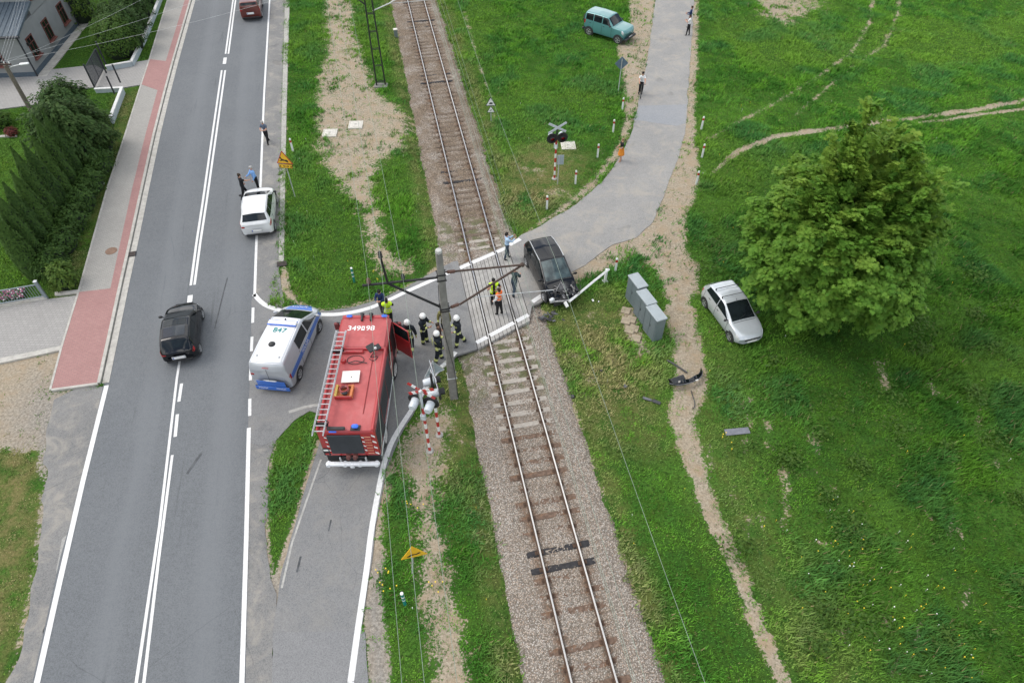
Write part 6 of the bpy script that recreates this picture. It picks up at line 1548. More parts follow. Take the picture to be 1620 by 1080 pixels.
def bumper(b):
    pts = catmull([(-.85, .22, .06), (-.6, -.05, .16), (-.2, -.16, .20), (.3, -.14, .20), (.68, .0, .18), (.95, .32, .12)], 5)
    vs = []; fs = []
    for i, p in enumerate(pts):
        h = .16 + .05 * math.sin(i * .9)
        for dz, dy in ((-.12, .05), (-.08, -.02), (0, -.05), (h * .6, -.02), (h, .10), (h * .9, .14)): vs.append((p.x, p.y + dy, p.z + dz))
    for i in range(len(pts) - 1):
        for k in range(5): fs.append((i * 6 + k, i * 6 + k + 1, i * 6 + 7 + k, i * 6 + 6 + k))
    b.add(vs, fs, P_BLK); b.tube([(p.x, p.y - .06, p.z + .05) for p in pts], .025, DG, 6); b.rbox((.35, -.2, .26), (.16, .04, .06), PLATE, .01); b.rbox((-.45, .1, .3), (.7, .3, .05), DB, .01, Euler((.4, .1, .1)).to_matrix().to_4x4())
debris((1086, 607), bumper, 'large torn off black bumper lying on the dirt path', .35, 'bumper', 'bumper', .10)
debris((1071, 580), lambda b: b.tube(catmull([(-.42, .36, 0), (-.1, .06, .03), (.4, -.42, 0)], 5), .045, DB, 5), 'dark plastic strip lying above the bumper on the dirt path', 0, name='trim_strip')
debris((1031, 635), lambda b: (b.rbox((-.2, .1, .02), (.42, .13, .05), DG, .01, Matrix.Rotation(-.4, 4, 'Z')), b.rbox((.2, -.08, .03), (.40, .17, .07), DB, .02, Matrix.Rotation(-.5, 4, 'Z'))), 'broken dark grille piece in grass left of the dirt path', 0, name='grille_piece')
debris((1166, 683), lambda b: b.rbox((0, 0, 0), (1.12, .32, .04), mat('grey_mat', (.16, .165, .19), .85, 0, .12, 5), .015, Euler((.06, .03, 0)).to_matrix().to_4x4()), 'long grey plate lying alone in the grass right of the dirt path', .13, name='plate')
debris((1095, 632), lambda b: b.tube(catmull([(.03, .5, 0), (.02, .2, .06), (.06, -.25, .02), (-.02, -.5, 0), (-.1, -.52, 0)], 4), .022, DB, 5), 'thin black hose lying on the dirt path below the bumper', 0, name='hose_piece')
q = random.Random(21)
def rubble(b):
    for k in range(22): b.rbox((q.gauss(0, .28), q.gauss(0, .16), q.uniform(0, .06)), (q.uniform(.06, .32), q.uniform(.05, .18), q.uniform(.02, .06)), q.choice((DB, DB, DG, TRIM)), .01, Euler((q.uniform(-.4, .4), q.uniform(-.4, .4), q.uniform(0, 3))).to_matrix().to_4x4())
debris((871, 503), rubble, 'heap of black plastic fragments on the grass in front of the wrecked car', 0, 'car debris', 'debris_heap')
for px, lab, m, d in (((989, 612), 'small flat dark shard in the dry grass near the ballast', DG, (.16, .2, .04)), ((906, 628), 'small round dark part at the edge of the ballast', DB, (.16, .16, .14)), ((951, 587), 'small black lump in dry grass between ballast and path', DB, (.12, .1, .1)),
                      ((1079, 598), 'small dark shard between the plastic strip and the bumper', DB, (.18, .1, .05)), ((938, 476), 'small white shard in the grass under the broken barrier', PLATE, (.14, .09, .04)), ((947, 478), 'tiny white shard next to the larger one under the barrier', PLATE, (.08, .06, .03)), ((865, 540), 'small black part at the ballast edge below the fragments', DB, (.16, .14, .08))):
    debris(px, lambda b: (b.rbox((0, 0, 0), d, m, .02, Euler((.2, .3, q.uniform(0, 3))).to_matrix().to_4x4()), b.rbox((d[0] * .4, d[1] * .2, .02), (d[0] * .5, d[1] * .4, d[2] * .5), m, .01)), lab, q.uniform(0, 3))
# ------------------------------------------------------------------ foliage
def leafmat(name, cols, rough=.5, trans=.25):
    m, nt, b = newmat(name); a = nt.nodes.new('ShaderNodeAttribute'); a.attribute_name = 'zone'
    sp = nt.nodes.new('ShaderNodeSeparateColor'); nt.links.new(a.outputs['Color'], sp.inputs[0])
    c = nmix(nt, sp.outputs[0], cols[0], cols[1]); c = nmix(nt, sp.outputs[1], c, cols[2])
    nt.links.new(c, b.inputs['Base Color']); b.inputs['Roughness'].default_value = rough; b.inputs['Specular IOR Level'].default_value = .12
    t = nt.nodes.new('ShaderNodeBsdfTranslucent'); nt.links.new(c, t.inputs['Color']); mx = nt.nodes.new('ShaderNodeMixShader'); mx.inputs[0].default_value = trans
    nt.links.new(b.outputs[0], mx.inputs[1]); nt.links.new(t.outputs[0], mx.inputs[2]); nt.links.new(mx.outputs[0], nt.nodes['Material Output'].inputs['Surface'])
    return m
def leaf_cloud(name, cen, nrm, size, m, attr, parent, shape='maple', aspect=1.0, rsd=1, loc=None):
    """many small leaves as one mesh: cen (n,3), nrm (n,3), size (n,)"""
    r = np.random.RandomState(rsd); n = len(cen)
    nrm = nrm / (np.linalg.norm(nrm, axis=1, keepdims=True) + 1e-9)
    t = r.normal(0, 1, (n, 3)); t -= (t * nrm).sum(1, keepdims=True) * nrm; t /= np.linalg.norm(t, axis=1, keepdims=True) + 1e-9
    u = np.cross(nrm, t)
    if shape == 'maple': P = [(-.08, -.5, 0), (.08, -.5, 0), (.50, -.36, -.12), (.22, -.06, -.02), (.58, .20, -.12), (.18, .22, -.02), (0, .70, -.16), (-.18, .22, -.02), (-.58, .20, -.12), (-.22, -.06, -.02), (-.50, -.36, -.12)]
    elif shape == 'spray': P = [(-.10, -.5, 0), (.10, -.5, 0), (.26, .1, .04), (0, .6, 0), (-.26, .1, .04)]
    else: P = [(0, -.5, 0), (.28, 0, -.06), (0, .55, 0), (-.28, 0, -.06)]
    k = len(P); V = np.zeros((n, k, 3))
    for i, (a, b_, c) in enumerate(P): V[:, i] = cen + (u * a * aspect + t * b_ + nrm * c) * size[:, None]
    F = np.arange(n * k).reshape(n, k)
    A = np.concatenate([np.repeat(attr, k, 0), np.zeros((n * k, 2))], 1); A[:, 3] = 1
    me = big_mesh(name, V.reshape(-1, 3), F, m, A[:, [0, 1, 2, 3]], False)
    return link(name, me, parent, loc)
BARK = mat('bark', (.085, .065, .05), .9, 0, .3, 6, .2, bump=.6)
# the big maple
r = np.random.RandomState(5)
TB = Vector((15.2, 24.0, 0)); TB.z = gh(TB.x, TB.y)
tree = empty('maple_tree', TB, 0, 'big leafy maple tree standing beside the silver car in the meadow', 'tree')
CC = np.array([.15, .25, 5.2])
def crown_r(d):
    """lumpy radius in direction d"""
    az = np.arctan2(d[:, 1], d[:, 0]); el = np.arcsin(np.clip(d[:, 2], -1, 1))
    rx = 3.6 * (1 - .26 * np.clip(el, 0, 1.3)); 
    rz = np.where(d[:, 2] > 0, 5.2, 4.5)
    base = 1 / np.sqrt((np.cos(el) / rx) ** 2 + (np.sin(el) / rz) ** 2)
    pinch = np.where(d[:, 2] > 0, 1 - .10 * np.sin(2 * el) ** 2, 1.0)
    return base * pinch * (1 + .11 * np.sin(az * 3 + el * 4) + .07 * np.sin(az * 7 - el * 5 + 1))
NC = 1750
d = r.normal(0, 1, (NC, 3)); d /= np.linalg.norm(d, axis=1, keepdims=True)
rad = crown_r(d) * (1.06 - .60 * r.rand(NC) ** 1.7) * r.uniform(.9, 1.06, NC)
cc = CC + d * rad[:, None]
ok = (cc[:, 2] > .9); cc, d = cc[ok], d[ok]
extra = [(-.75, .7, 10.0), (-.85, .8, 10.5), (-.95, .8, 11.0), (-.5, .7, 10.8), (-1.3, .7, 10.2), (.5, .5, 10.2), (-.2, .5, 9.9), (.9, .3, 9.4), (-1.9, .4, 9.0), (1.9, .2, 8.8), (0, 1.2, 9.2), (.5, -.6, 9.0), (-.9, -.6, 9.0), (1.2, .8, 8.7), (-1.5, 1, 8.6), (0, -1.2, 8.4), (1.6, -.8, 8.0), (-1.8, -.7, 8.0), (-2.8, 0, 8.1), (-.6, .6, 9.6), (2.9, .3, 8.0), (-1.2, .5, 9.6), (.2, .4, 9.7), (3.6, 0, 7.9), (-3.5, .2, 7.6), (-3.9, -.3, 4.6), (3.7, .4, 5.6), (-3.7, -.8, 3.4), (-4.0, -.4, 4.2)]
cc = np.concatenate([cc, np.array(extra)]); d = np.concatenate([d, np.array(extra) - CC]); d /= np.linalg.norm(d, axis=1, keepdims=True)
L, NN, SZ, AT = [], [], [], []
for i in range(len(cc)):
    n = r.randint(50, 100); s = r.uniform(.32, .56)
    out = d[i] + np.array([0, 0, .15]) + r.normal(0, .25, 3); out /= np.linalg.norm(out)
    side = np.cross(out, [0, 0, 1.0]); side /= np.linalg.norm(side) + 1e-6; upv = np.cross(side, out)
    t = r.uniform(-.6, 1.0, n); w_ = r.normal(0, .42, n) * (1.15 - np.abs(t) * .6)
    p = (out * (t * 1.0)[:, None] + side * w_[:, None]) * s + upv * (r.normal(0, .17, n) * s + .10 * s - .28 * s * (np.maximum(t, 0) ** 2 + w_ ** 2))[:, None]
    L.append(cc[i] + p); nn = upv * .95 + out * .30 + np.array([0, 0, .35]) + out * (np.maximum(t, 0) * .5)[:, None] + r.normal(0, .42, (n, 3)); NN.append(nn)
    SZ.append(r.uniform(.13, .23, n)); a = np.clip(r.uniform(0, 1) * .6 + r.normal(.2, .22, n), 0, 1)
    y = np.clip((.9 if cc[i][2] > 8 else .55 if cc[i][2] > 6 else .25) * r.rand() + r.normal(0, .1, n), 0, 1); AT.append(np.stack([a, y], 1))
L, NN, SZ, AT = np.concatenate(L), np.concatenate(NN), np.concatenate(SZ), np.concatenate(AT)
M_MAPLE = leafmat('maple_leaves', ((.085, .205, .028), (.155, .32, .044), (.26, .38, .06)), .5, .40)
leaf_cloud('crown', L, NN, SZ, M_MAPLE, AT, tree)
b = MB(); b.tube(catmull([(0, 0, -.3), (.02, 0, 1.0), (.1, .05, 2.6), (.15, .1, 4.6), (.0, .2, 6.2), (-.3, .4, 7.8)], 5), [.34 - .011 * i for i in range(26)], BARK, 10)
b.build('trunk', tree, 60)
b = MB()
for k in range(18):
    a = k * 2.4; z = 1.4 + k * .27; e_ = Vector((math.cos(a) * (2.7 - .07 * k), math.sin(a) * (2.7 - .07 * k), z + 1.3))
    b.tube(catmull([(.1, .05, z), Vector((.1, .05, z)).lerp(e_, .5) + Vector((0, 0, .2)), e_], 4), [.10, .095, .085, .075, .065, .055, .045, .035, .02], BARK, 6)
b.build('limbs', tree, 60)

# conifers and shrubs
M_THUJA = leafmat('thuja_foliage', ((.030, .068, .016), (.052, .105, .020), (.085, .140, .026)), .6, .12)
M_JUN = leafmat('juniper_foliage', ((.024, .056, .016), (.046, .096, .024), (.08, .125, .036)), .7, .12)
M_BUSH = leafmat('bush_leaves', ((.036, .085, .016), (.065, .135, .022), (.11, .165, .03)), .5, .18)
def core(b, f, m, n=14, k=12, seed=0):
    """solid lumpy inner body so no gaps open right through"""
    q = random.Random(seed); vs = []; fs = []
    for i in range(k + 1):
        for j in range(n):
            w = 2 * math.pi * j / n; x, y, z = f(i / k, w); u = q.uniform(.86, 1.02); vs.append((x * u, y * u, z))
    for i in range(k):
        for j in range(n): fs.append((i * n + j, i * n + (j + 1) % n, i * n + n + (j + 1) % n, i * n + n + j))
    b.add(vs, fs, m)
def flame(h, w, lobes, ph):
    def f(t, a):
        rr = w * (np.minimum(1, np.sin(np.pi * np.clip(t * .80 + .20, 0, 1))) ** .95) * (1 + .10 * np.sin(a * lobes + ph + t * 5)) * (1 - t ** 6 * .2)
        return rr * np.cos(a), rr * np.sin(a), h * t
    return f
def thuja_proto(seed):
    r = np.random.RandomState(seed); h, w = 4.7, .50; f = flame(h, w, 3 + seed % 3, seed)
    n = 5200; t = r.rand(n) ** 1.15 * .99; a = r.rand(n) * 2 * np.pi; x, y, z = f(t, a); k = r.uniform(.84, 1.05, n) * (1 + .05 * np.sin(z * 5 + a * 4))
    cen = np.stack([x * k, y * k, z + r.normal(0, .05, n)], 1)
    nrm = np.stack([np.cos(a) + r.normal(0, .26, n), np.sin(a) + r.normal(0, .26, n), .45 + r.normal(0, .2, n)], 1)
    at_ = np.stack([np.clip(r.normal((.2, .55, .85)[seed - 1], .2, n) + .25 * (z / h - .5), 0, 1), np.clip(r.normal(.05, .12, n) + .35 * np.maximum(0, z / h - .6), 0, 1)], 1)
    return cen, nrm, r.uniform(.08, .15, n), at_
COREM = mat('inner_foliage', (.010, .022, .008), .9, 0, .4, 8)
tb = [at(150 - (y - 280) * .49, y) for y in (292, 308, 325, 343, 361, 380, 399, 419, 438)]
thp = []
for v in range(3):
    root = empty('thuja', (0, 0, 0), 0, 'x', 'thuja', 'row of clipped thujas'); c_ = thuja_proto(v + 1)
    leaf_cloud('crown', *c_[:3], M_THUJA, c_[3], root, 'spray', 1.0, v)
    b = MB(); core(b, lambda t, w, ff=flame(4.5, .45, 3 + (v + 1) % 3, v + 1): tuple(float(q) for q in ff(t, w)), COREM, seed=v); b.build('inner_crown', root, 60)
    b = MB(); b.tube([(0, 0, -.1), (0, 0, 1.2)], .07, BARK, 6); b.build('trunk', root, 60); thp.append(root)
ordn = ('farthest', 'second from the far end', 'third from the far end', 'fourth from the far end', 'fifth, in the middle', 'fourth from the near end', 'third from the near end', 'second from the near end', 'nearest')
for i, p in enumerate(tb):
    o = thp[i] if i < 3 else copy_tree(thp[i % 3])
    o.location = (p.x - .5, p.y, 0); k = 1.0 + .08 * math.sin(i * 2.1); o.scale = (1.05, 1.05, k * (1.06 if i < 6 else .98)); o.rotation_euler.z = i * 1.3
    o['label'] = 'tall dark green pointed thuja, ' + ordn[i] + ' of the row beside the pavement'
def shrub(name, pos, rx, ry, h, n, m, lab, cat, size=(.10, .2), seed=0, shape='leaf', lump=.12, yel=.15, group=None, pw=.5, zc=.45):
    r = np.random.RandomState(seed); root = empty(name, pos, 0, lab, cat, group)
    dd = r.normal(0, 1, (n, 3)); dd /= np.linalg.norm(dd, axis=1, keepdims=True); dd[:, 2] = np.where(dd[:, 2] < -.5, -dd[:, 2], dd[:, 2])
    az = np.arctan2(dd[:, 1], dd[:, 0]); k = (1 + lump * np.sin(az * 5 + dd[:, 2] * 6 + seed) + lump * .7 * np.sin(az * 9 - dd[:, 2] * 8)) * r.uniform(.72, 1.05, n)
    c_ = np.stack([dd[:, 0] * rx * k, dd[:, 1] * ry * k, h * zc + dd[:, 2] * h * (1 - zc) * k], 1); c_[:, 2] = np.maximum(c_[:, 2], .04)
    nn = dd + np.array([0, 0, .4]) + r.normal(0, .3, (n, 3))
    leaf_cloud('foliage', c_, nn, r.uniform(size[0], size[1], n), m, np.stack([np.clip(r.normal(.45, .3, n), 0, 1), np.clip(r.normal(yel, .2, n), 0, 1)], 1), root, shape, 1, seed)
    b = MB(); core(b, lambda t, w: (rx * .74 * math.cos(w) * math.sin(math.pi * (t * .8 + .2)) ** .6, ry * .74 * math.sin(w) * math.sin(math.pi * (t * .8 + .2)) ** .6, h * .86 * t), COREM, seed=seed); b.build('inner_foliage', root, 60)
    b = MB(); b.tube([(0, 0, -.1), (0, 0, h * .5)], .06, BARK, 6); b.build('stem', root, 60)
    return root
def sh(px, *a, **k): p = agd(*px); return shrub(a[0], p, *a[1:], **k)
sh((132, 262), 'juniper', 2.0, 2.0, 4.3, 9000, M_JUN, 'large loose dark juniper with brownish tips behind the thuja row', 'juniper', (.14, .28), 31, 'spray', .16, .3)
sh((122, 200), 'juniper', 1.6, 1.6, 3.1, 5600, M_JUN, 'paler juniper rising behind the lamp pole near the paved yard', 'juniper', (.14, .28), 32, 'spray', .18, .15)
sh((158, 240), 'juniper', 1.5, 1.5, 3.0, 5000, M_JUN, 'dark juniper beside the white garden wall', 'juniper', (.14, .26), 33, 'spray', .15, .35)
sh((193, 88), 'round_bush', 1.75, 1.75, 3.2, 5600, M_BUSH, 'dense round clipped bush behind the open gate', 'bush', (.10, .19), 34, 'leaf', .05)
sh((190, 58), 'conifer_bush', 1.4, 1.4, 2.8, 3600, M_JUN, 'brownish bush behind the round clipped bush', 'bush', (.12, .22), 35, 'spray', .15, .3)
for i, (px, lab) in enumerate((((213, 78), 'dark hedge shrub along the white wall, nearest the gate'), ((219, 55), 'dark hedge shrub along the white wall, second from the gate'), ((225, 32), 'dark hedge shrub along the white wall, third from the gate'), ((231, 8), 'dark hedge shrub along the white wall at the top edge'))):
    sh(px, 'hedge_shrub', 1.35, 1.2, 3.4, 3800, M_JUN, lab, 'hedge shrub', (.12, .22), 40 + i, 'spray', .12, .2, group='dark hedge along the white wall')
sh((134, 34), 'young_tree', 1.5, 1.5, 3.6, 2600, M_BUSH, 'light green young tree at the far corner of the house', 'tree', (.14, .24), 50, 'leaf', .2, .45)
sh((108, 452), 'hedge_end_bush', .75, .7, 1.5, 1500, M_BUSH, 'small bright green bush at the end of the steel fence', 'bush', (.12, .2), 51, 'leaf', .15, .5)
for i, y in enumerate((270, 300, 330, 362, 395, 428)):
    p = at(166 - (y - 270) * .46, y); shrub('ivy_hedge', (p.x, p.y, 0), .75, 1.3, 1.5, 2000, M_THUJA, 'low dark ivy hedge at the foot of the thuja row, ' + ('farthest', 'second farthest', 'third farthest', 'third nearest', 'second nearest', 'nearest')[i] + ' clump', 'hedge', (.1, .18), 60 + i, 'leaf', .15, 0, 'ivy hedge under the thujas')
sh((2, 200), 'garden_shrub', .9, .9, 1.1, 1400, M_BUSH, 'low dark green shrub on the lawn at the left edge', 'shrub', (.1, .18), 71)
M_REDS = leafmat('red_shrub_leaves', ((.09, .02, .02), (.14, .035, .03), (.18, .07, .05)), .6, .1)
sh((21, 214), 'red_shrub', .45, .45, .6, 500, M_REDS, 'small red leaved shrub on the lawn beside the thujas', 'shrub', (.08, .15), 72)
# meadow weeds clumps
WD = []
for i in range(70):
    x, y = rnd.uniform(8, 27), rnd.uniform(7, 34)
    j, k = gidx(x, y)
    if hard[j, k] > -1 or bare_eff[j, k] > .4 or (Vector((x, y, 0)) - Vector((11.1, 23.8, 0))).length < 3: continue
    WD.append((x, y, float(gz[j, k])))
for x, y in ((450 + 0, 372), (553, 85)): pass
L, NN, SZ, AT = [], [], [], []
r = np.random.RandomState(9)
for x, y, z in WD:
    n = r.randint(60, 170); s = r.uniform(.25, .6)
    p = r.normal(0, 1, (n, 3)) * np.array([s, s, .07]); p[:, 2] = np.abs(p[:, 2]) + r.uniform(.08, .3, n) * np.exp(-(p[:, 0] ** 2 + p[:, 1] ** 2) / (s * s * 2))
    L.append(np.array([x, y, z]) + p); NN.append(np.array([0, 0, 1]) + r.normal(0, .45, (n, 3))); SZ.append(r.uniform(.09, .20, n)); AT.append(np.stack([np.clip(r.normal(.5, .3, n), 0, 1), np.clip(r.normal(.15, .15, n), 0, 1)], 1))
w_ = leaf_cloud('meadow_weeds', np.concatenate(L), np.concatenate(NN), np.concatenate(SZ), M_BUSH, np.concatenate(AT), None, 'leaf', 1, 3); tag(w_, kind='stuff')

# ------------------------------------------------------------------ house and garden
STUC = mat('grey_stucco', (.235, .245, .245), .9, 0, .06, 1.2, .2, dirt=(.19, .20, .20), bump=.15); ROOFM = mat('blue_grey_tiles', (.075, .10, .125), .5, .1, .15, 4); PLINTH = mat('dark_plinth', (.06, .085, .11), .8); WFR = mat('brown_window_frame', (.11, .035, .028), .5); GUT = mat('dark_gutter', (.02, .024, .03), .5)
hA = at(59, 122); hB = at(125, 41)
dw = (hB - hA).normalized(); dn = Vector((-dw.y, dw.x, 0)); LW_ = (hB - hA).length
hs = empty('house', (hA.x, hA.y, 0), ang(hA, hB), 'grey rendered house with brown windows and a blue grey porch roof', 'house')
# local: x along the long wall, y away from the road
Wd = 9.0; PH = 3.35
b = MB(); b.box((LW_ / 2, Wd / 2, PH / 2 + .2), (LW_, Wd, PH - .4), STUC); b.box((LW_ * .5 + 1.7, Wd / 2, 4.9), (LW_ - 3.4, Wd, 3.2), STUC); b.build('wall', hs, None)
b = MB(); b.box((LW_ / 2, Wd / 2, .2), (LW_ + .06, Wd + .06, .42), PLINTH); b.build('plinth', hs, None)
b = MB(); vs = [(-.45, -.45, PH - .15), (3.4, -.45, PH + .85), (3.4, Wd + .4, PH + .85), (-.45, Wd + .4, PH - .15)]; vs += [(x, y, z + .14) for x, y, z in vs]
b.add(vs, [(3, 2, 1, 0), (4, 5, 6, 7), (0, 1, 5, 4), (1, 2, 6, 5), (2, 3, 7, 6), (3, 0, 4, 7)], ROOFM)
for k in range(26): y = -.42 + k * .37; b.tube([(-.45, y, PH + .0), (3.38, y, PH + 1.0)], .035, ROOFM, 6)
b.build('porch_roof', hs, 30)
b = MB(); vs = [(3.0, -.6, 6.3), (LW_ + .5, -.6, 6.3), (LW_ + .5, Wd / 2, 9.2), (3.0, Wd / 2, 9.2), (LW_ + .5, Wd + .6, 6.3), (3.0, Wd + .6, 6.3)]; vs += [(x, y, z + .16) for x, y, z in vs]
b.add(vs, [(0, 1, 2, 3), (3, 2, 4, 5), (6, 7, 8, 9), (9, 8, 10, 11), (0, 1, 7, 6), (5, 4, 10, 11), (1, 2, 8, 7), (2, 4, 10, 8), (0, 3, 9, 6), (3, 5, 11, 9)], ROOFM); b.build('roof', hs, None)
b = MB(); b.tube([(-.48, -.5, PH - .12), (-.48, Wd + .4, PH - .12)], .09, GUT, 8); b.tube([(-.02, -.06, 0), (-.02, -.06, PH - .3), (-.4, -.3, PH - .12)], .06, GUT, 8); b.tube([(LW_ - .1, -.06, 0), (LW_ - .1, -.06, 6.2)], .06, GUT, 8); b.tube([(-.02, -.06, .5), (-.02, -.06, .5)], .06, GUT, 8, False); b.build('gutter', hs, 40)
def window(x, z, w, h, wall='long'):
    M = Matrix.Identity(4) if wall == 'long' else Matrix.Translation((0, 0, 0)) @ Matrix.Rotation(R(-90), 4, 'Z')
    def P(a, o, c): return (a, -o, c) if wall == 'long' else (-o, a, c)
    def D(a, o, c): return (a, o, c) if wall == 'long' else (o, a, c)
    b = MB()
    for dx, dz, sx, sz in ((0, h / 2, w + .12, .08), (0, -h / 2, w + .12, .08), (-w / 2, 0, .08, h - .08), (w / 2, 0, .08, h - .08), (0, 0, .05, h - .08), (0, h * .2, w - .08, .05)): b.box(P(x + dx, .03, z + dz), D(sx, .06, sz), WFR)
    f = b.build('window', hs, None)
    b = MB(); b.box(P(x, .012, z), D(w, .02, h), GLASS); b.build('pane', f, None)
    b = MB(); b.box(P(x, .09, z - h / 2 - .09), D(w + .25, .2, .08), mat('brown_sill', (.17, .06, .05), .6) if 'brown_sill' not in bpy.data.materials else bpy.data.materials['brown_sill']); b.build('sill', f, None)
for x in (1.5, 4.6, 7.9): window(x, 1.75, 1.0, 1.45)
for x in (4.8, 8.0): window(x, 4.9, 1.1, 1.3)
window(2.3, 1.75, 1.1, 1.5, 'short')
b = MB(); b.box((.9, -.09, 2.15), (.14, .14, .22), INK); b.build('wall_lamp', hs, None)
sheet('path', [hs.matrix_basis @ Vector(q) for q in ((-.1, -.75, 0), (LW_ + .5, -.75, 0), (LW_ + .5, .1, 0), (-.1, .1, 0))], .07, M_KERB)
# garden walls
WALLM = mat('white_garden_wall', (.36, .41, .43), .8, 0, .06, 3, .2, dirt=(.36, .42, .42)); CAPM = mat('wall_cap', (.62, .62, .60), .7)
def gwall(pxs, lab, h=.75):
    pts = [at(*q) for q in pxs]; r_ = empty('garden_wall', pts[0], 0, lab, 'garden wall'); b = MB(); c = MB()
    for i in range(len(pts) - 1):
        a, e_ = pts[i] - pts[0], pts[i + 1] - pts[0]; m_ = (a + e_) / 2; L_ = (e_ - a).length; M = Matrix.Rotation(ang(a, e_), 4, 'Z')
        ex = .0 if i else -.0
        b.box(m_ + Vector((0, 0, h / 2 - .05)), (L_, .16 - .004 * i, h + .1), WALLM, M); c.box(m_ + Vector((0, 0, h + .04)), (L_ + .06, .21 + .004 * i, .06 + .004 * i), CAPM, M)
    b.build('wall', r_, None); c.build('cap', r_, None); return r_
gwall([(179, 196), (197, 148)], 'low white garden wall with pale cap between the juniper and the driveway posts', .45)
gwall([(153, 147), (196, 145)], 'low white garden wall running along the near side of the upper driveway', .28)
gwall([(211, 106), (232, 62), (248, 22), (262, -15)], 'long low white garden wall running up beside the pavement to the top edge', .4)
gwall([(171, 113), (210, 106)], 'low grey garden wall along the far side of the upper driveway', .4)
def fpost(px, h, lab, r=.05, m=GUT, z=0): p = at(*px); b = MB(); b.rbox((0, 0, h / 2), (.09, .09, h), m, .01); b.rbox((0, 0, h + .02), (.11, .11, .05), m, .01); tag(b.build('fence_post', None, 30, (p.x, p.y, z)), lab, 'fence post', 'dark posts by the upper driveway')
fpost((196, 143), 1.35, 'thin dark post at the corner of the low wall beside the upper driveway', z=.6); fpost((188, 163), 1.3, 'thin dark post standing on the short white garden wall', z=.7)
fpost((172, 111), 2.2, 'tall dark gate post at the far side of the upper driveway'); fpost((169, 117), 1.9, 'dark gate post beside the open gate leaf')
gp = at(152, 142); gq = at(166, 114); g_ = empty('gate', gp, ang(gp, gq), 'black metal gate leaf standing open at the upper driveway', 'gate'); Lg = (gq - gp).length
b = MB()
for z in (.25, 1.75): b.rbox((Lg / 2, 0, z), (Lg, .05, .06), GUT, .01)
for x in (.03, Lg / 2, Lg - .03): b.rbox((x, 0, 1.0), (.06, .055, 1.5), GUT, .01)
b.build('frame', g_, 30)
b = MB()
for k in range(int(Lg / .11)): b.rbox((.08 + k * .11, 0, 1.0), (.05, .02, 1.44), mat('gate_slat', (.05, .055, .065), .5) if 'gate_slat' not in bpy.data.materials else bpy.data.materials['gate_slat'], .004)
b.build('slats', g_, 30)
b = MB(); b.rbox((-.06, 0, 1.0), (.1, .1, 2.0), GUT, .01); b.build('post', g_, 30)
# steel fence by the lower drive
fp, fq = at(-40, 493), at(77, 473); f_ = empty('steel_fence', fp, ang(fp, fq), 'low galvanised steel fence with bars beside the lower driveway', 'fence'); Lf = (fq - fp).length
FM = mat('fence_steel', (.22, .26, .28), .5, .3, .1, 6)
b = MB(); b.rbox((Lf - .05, 0, .62), (.14, .14, 1.25), FM, .02); b.rbox((Lf - .05, 0, 1.27), (.18, .18, .06), STEEL, .02); b.build('post', f_, 30)
b = MB()
for z in (.25, 1.05): b.rbox((Lf / 2, 0, z), (Lf - .2, .05, .06), FM, .01)
for k in range(int(Lf / .13)): b.rbox((.1 + k * .13, 0, .66), (.025, .025, .78), FM, .004)
b.build('bars', f_, 30)
b = MB(); b.rbox((Lf / 2, 0, .07), (Lf, .22, .2), M_KERB, .02); b.build('footing', f_, 30)
fl2 = MB(); PINK = mat('pink_flower', (.40, .10, .20), .7); GRN = mat('bed_leaf', (.04, .09, .02), .8)
for k in range(260):
    x, y = rnd.uniform(Lf * .35, Lf - 1.2), rnd.uniform(.3, 1.0); z = rnd.uniform(.15, .35); fl2.ball((x, y, z), (.05, .05, .03), rnd.choice((PINK, PINK, GRN, GRN, WFL)), 6, 4); fl2.tube([(x, y, 0), (x, y, z)], .008, GRN, 3)
o = fl2.build('flower_bed', None, None, fp, ang(fp, fq)); tag(o, kind='stuff')
# wooden pole with lamp
up_ = at(51, 178); r_ = empty('utility_pole', up_, 0, 'wooden utility pole with a white street lamp in front of the house', 'utility pole')
b = MB(); b.tube([(0, 0, -.2), (0, 0, 3.5)], [.16, .135], mat('grey_pole_wood', (.15, .13, .105), .9, 0, .2, 7, .2), 10); b.build('pole', r_, 50)
b = MB(); b.tube([(0, 0, 3.2), (.35, .1, 3.35), (.9, .25, 3.42)], .03, STEEL, 6); b.build('lamp_arm', r_, 50)
b = MB(); b.rbox((1.12, .31, 3.44), (.62, .24, .12), WHITEP, .05, Matrix.Rotation(.27, 4, 'Z')); b.build('lamp_head', r_, 50)
b = MB(); b.rbox((0, 0, 3.55), (.9, .1, .1), M_RUST, .02)
for x in (-.35, 0, .35): b.lathe([(.03, 0), (.05, .06), (.02, .14)], WHITEP, (x, 0, 3.6), 8)
b.build('crossarm', r_, 40)
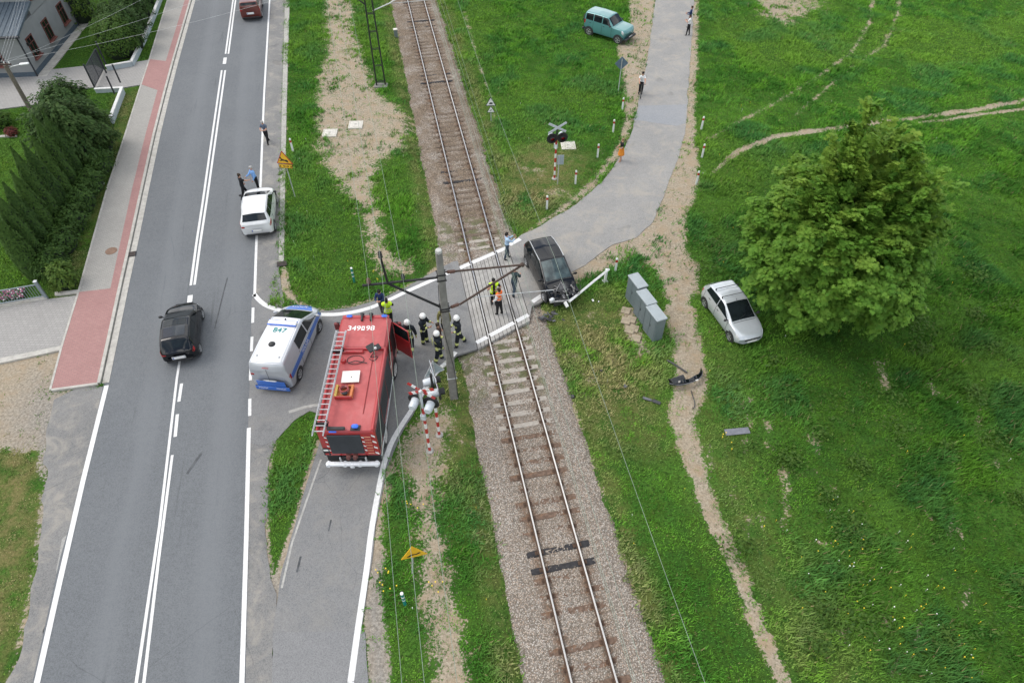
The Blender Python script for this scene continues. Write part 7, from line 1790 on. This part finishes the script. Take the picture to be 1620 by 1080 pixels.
# service wires from the pole over the road
for k, (px, q_) in enumerate((((0), (310, -30, 6.5)), ((0), (330, 20, 6.4)), ((0), (200, -60, 6.2)))):
    a = up_ + Vector((-.35 + .35 * k, 0, 3.72)); wire('service_wire', [a, at(q_[0], q_[1], q_[2]) + Vector((8, 6, 0))], .006, 'thin grey service wire running from the lamp pole across the garden and road', 'wire', 'service wires from the lamp pole', STEEL, .4)
for k in range(4):
    a = up_ + Vector((-.35 + .2 * k, 0, 3.7)); p = hs.matrix_basis @ Vector((4.4 + k * .8, -.05, 5.6)); wire('house_wire', [a, p], .006, 'thin pale wire running from the lamp pole to the house wall', 'wire', 'wires from the lamp pole to the house', STEEL, .12)
p = at(4, 250)
o_ = at(-20, 219); o2 = at(28, 215); strip('kerb', [o_, o2], [at(-20, 222), at(28, 218)], .15, M_KERB, thick=.3)

# ------------------------------------------------------------------ light
w = bpy.data.worlds.new('World'); SC.world = w; w.use_nodes = True; nt = w.node_tree; bg = nt.nodes['Background']
EL, AZ = R(54), R(-80)                                   # sun to the far left
sky = nt.nodes.new('ShaderNodeTexSky'); sky.sky_type = 'NISHITA'; sky.sun_disc = False; sky.sun_elevation = EL; sky.sun_rotation = AZ; sky.dust_density = 3; sky.air_density = 1.2
tc_ = nt.nodes.new('ShaderNodeTexCoord'); mpn = nt.nodes.new('ShaderNodeMapping'); mpn.inputs['Scale'].default_value = (1, 1, 2.2); nt.links.new(tc_.outputs['Generated'], mpn.inputs['Vector'])
cl = nnoise(nt, 2.6, 7, .58, mpn.outputs[0], .4)
cn = nnoise(nt, 5.0, 5, .6, mpn.outputs[0], .2)
ccol = nmix(nt, nramp(nt, cn, .3, .7), (6.5, 6.7, 7.0), (15, 15, 15))
nt.links.new(nmix(nt, nramp(nt, cl, .44, .54), sky.outputs[0], ccol), bg.inputs['Color']); bg.inputs['Strength'].default_value = .122
sun = bpy.data.lights.new('sun', 'SUN'); sun.energy = .9; sun.angle = R(24); sun.color = (1, .96, .90)
so = bpy.data.objects.new('sun', sun); COL.objects.link(so)
dv = Vector((math.sin(AZ) * math.cos(EL), math.cos(AZ) * math.cos(EL), math.sin(EL)))
so.rotation_euler = (-dv).to_track_quat('-Z', 'Y').to_euler(); so.location = dv * 60
SC.view_settings.view_transform = 'Standard'; SC.view_settings.look = 'None'; SC.view_settings.exposure = .5; SC.view_settings.gamma = 1
SC.view_settings.use_curve_mapping = False
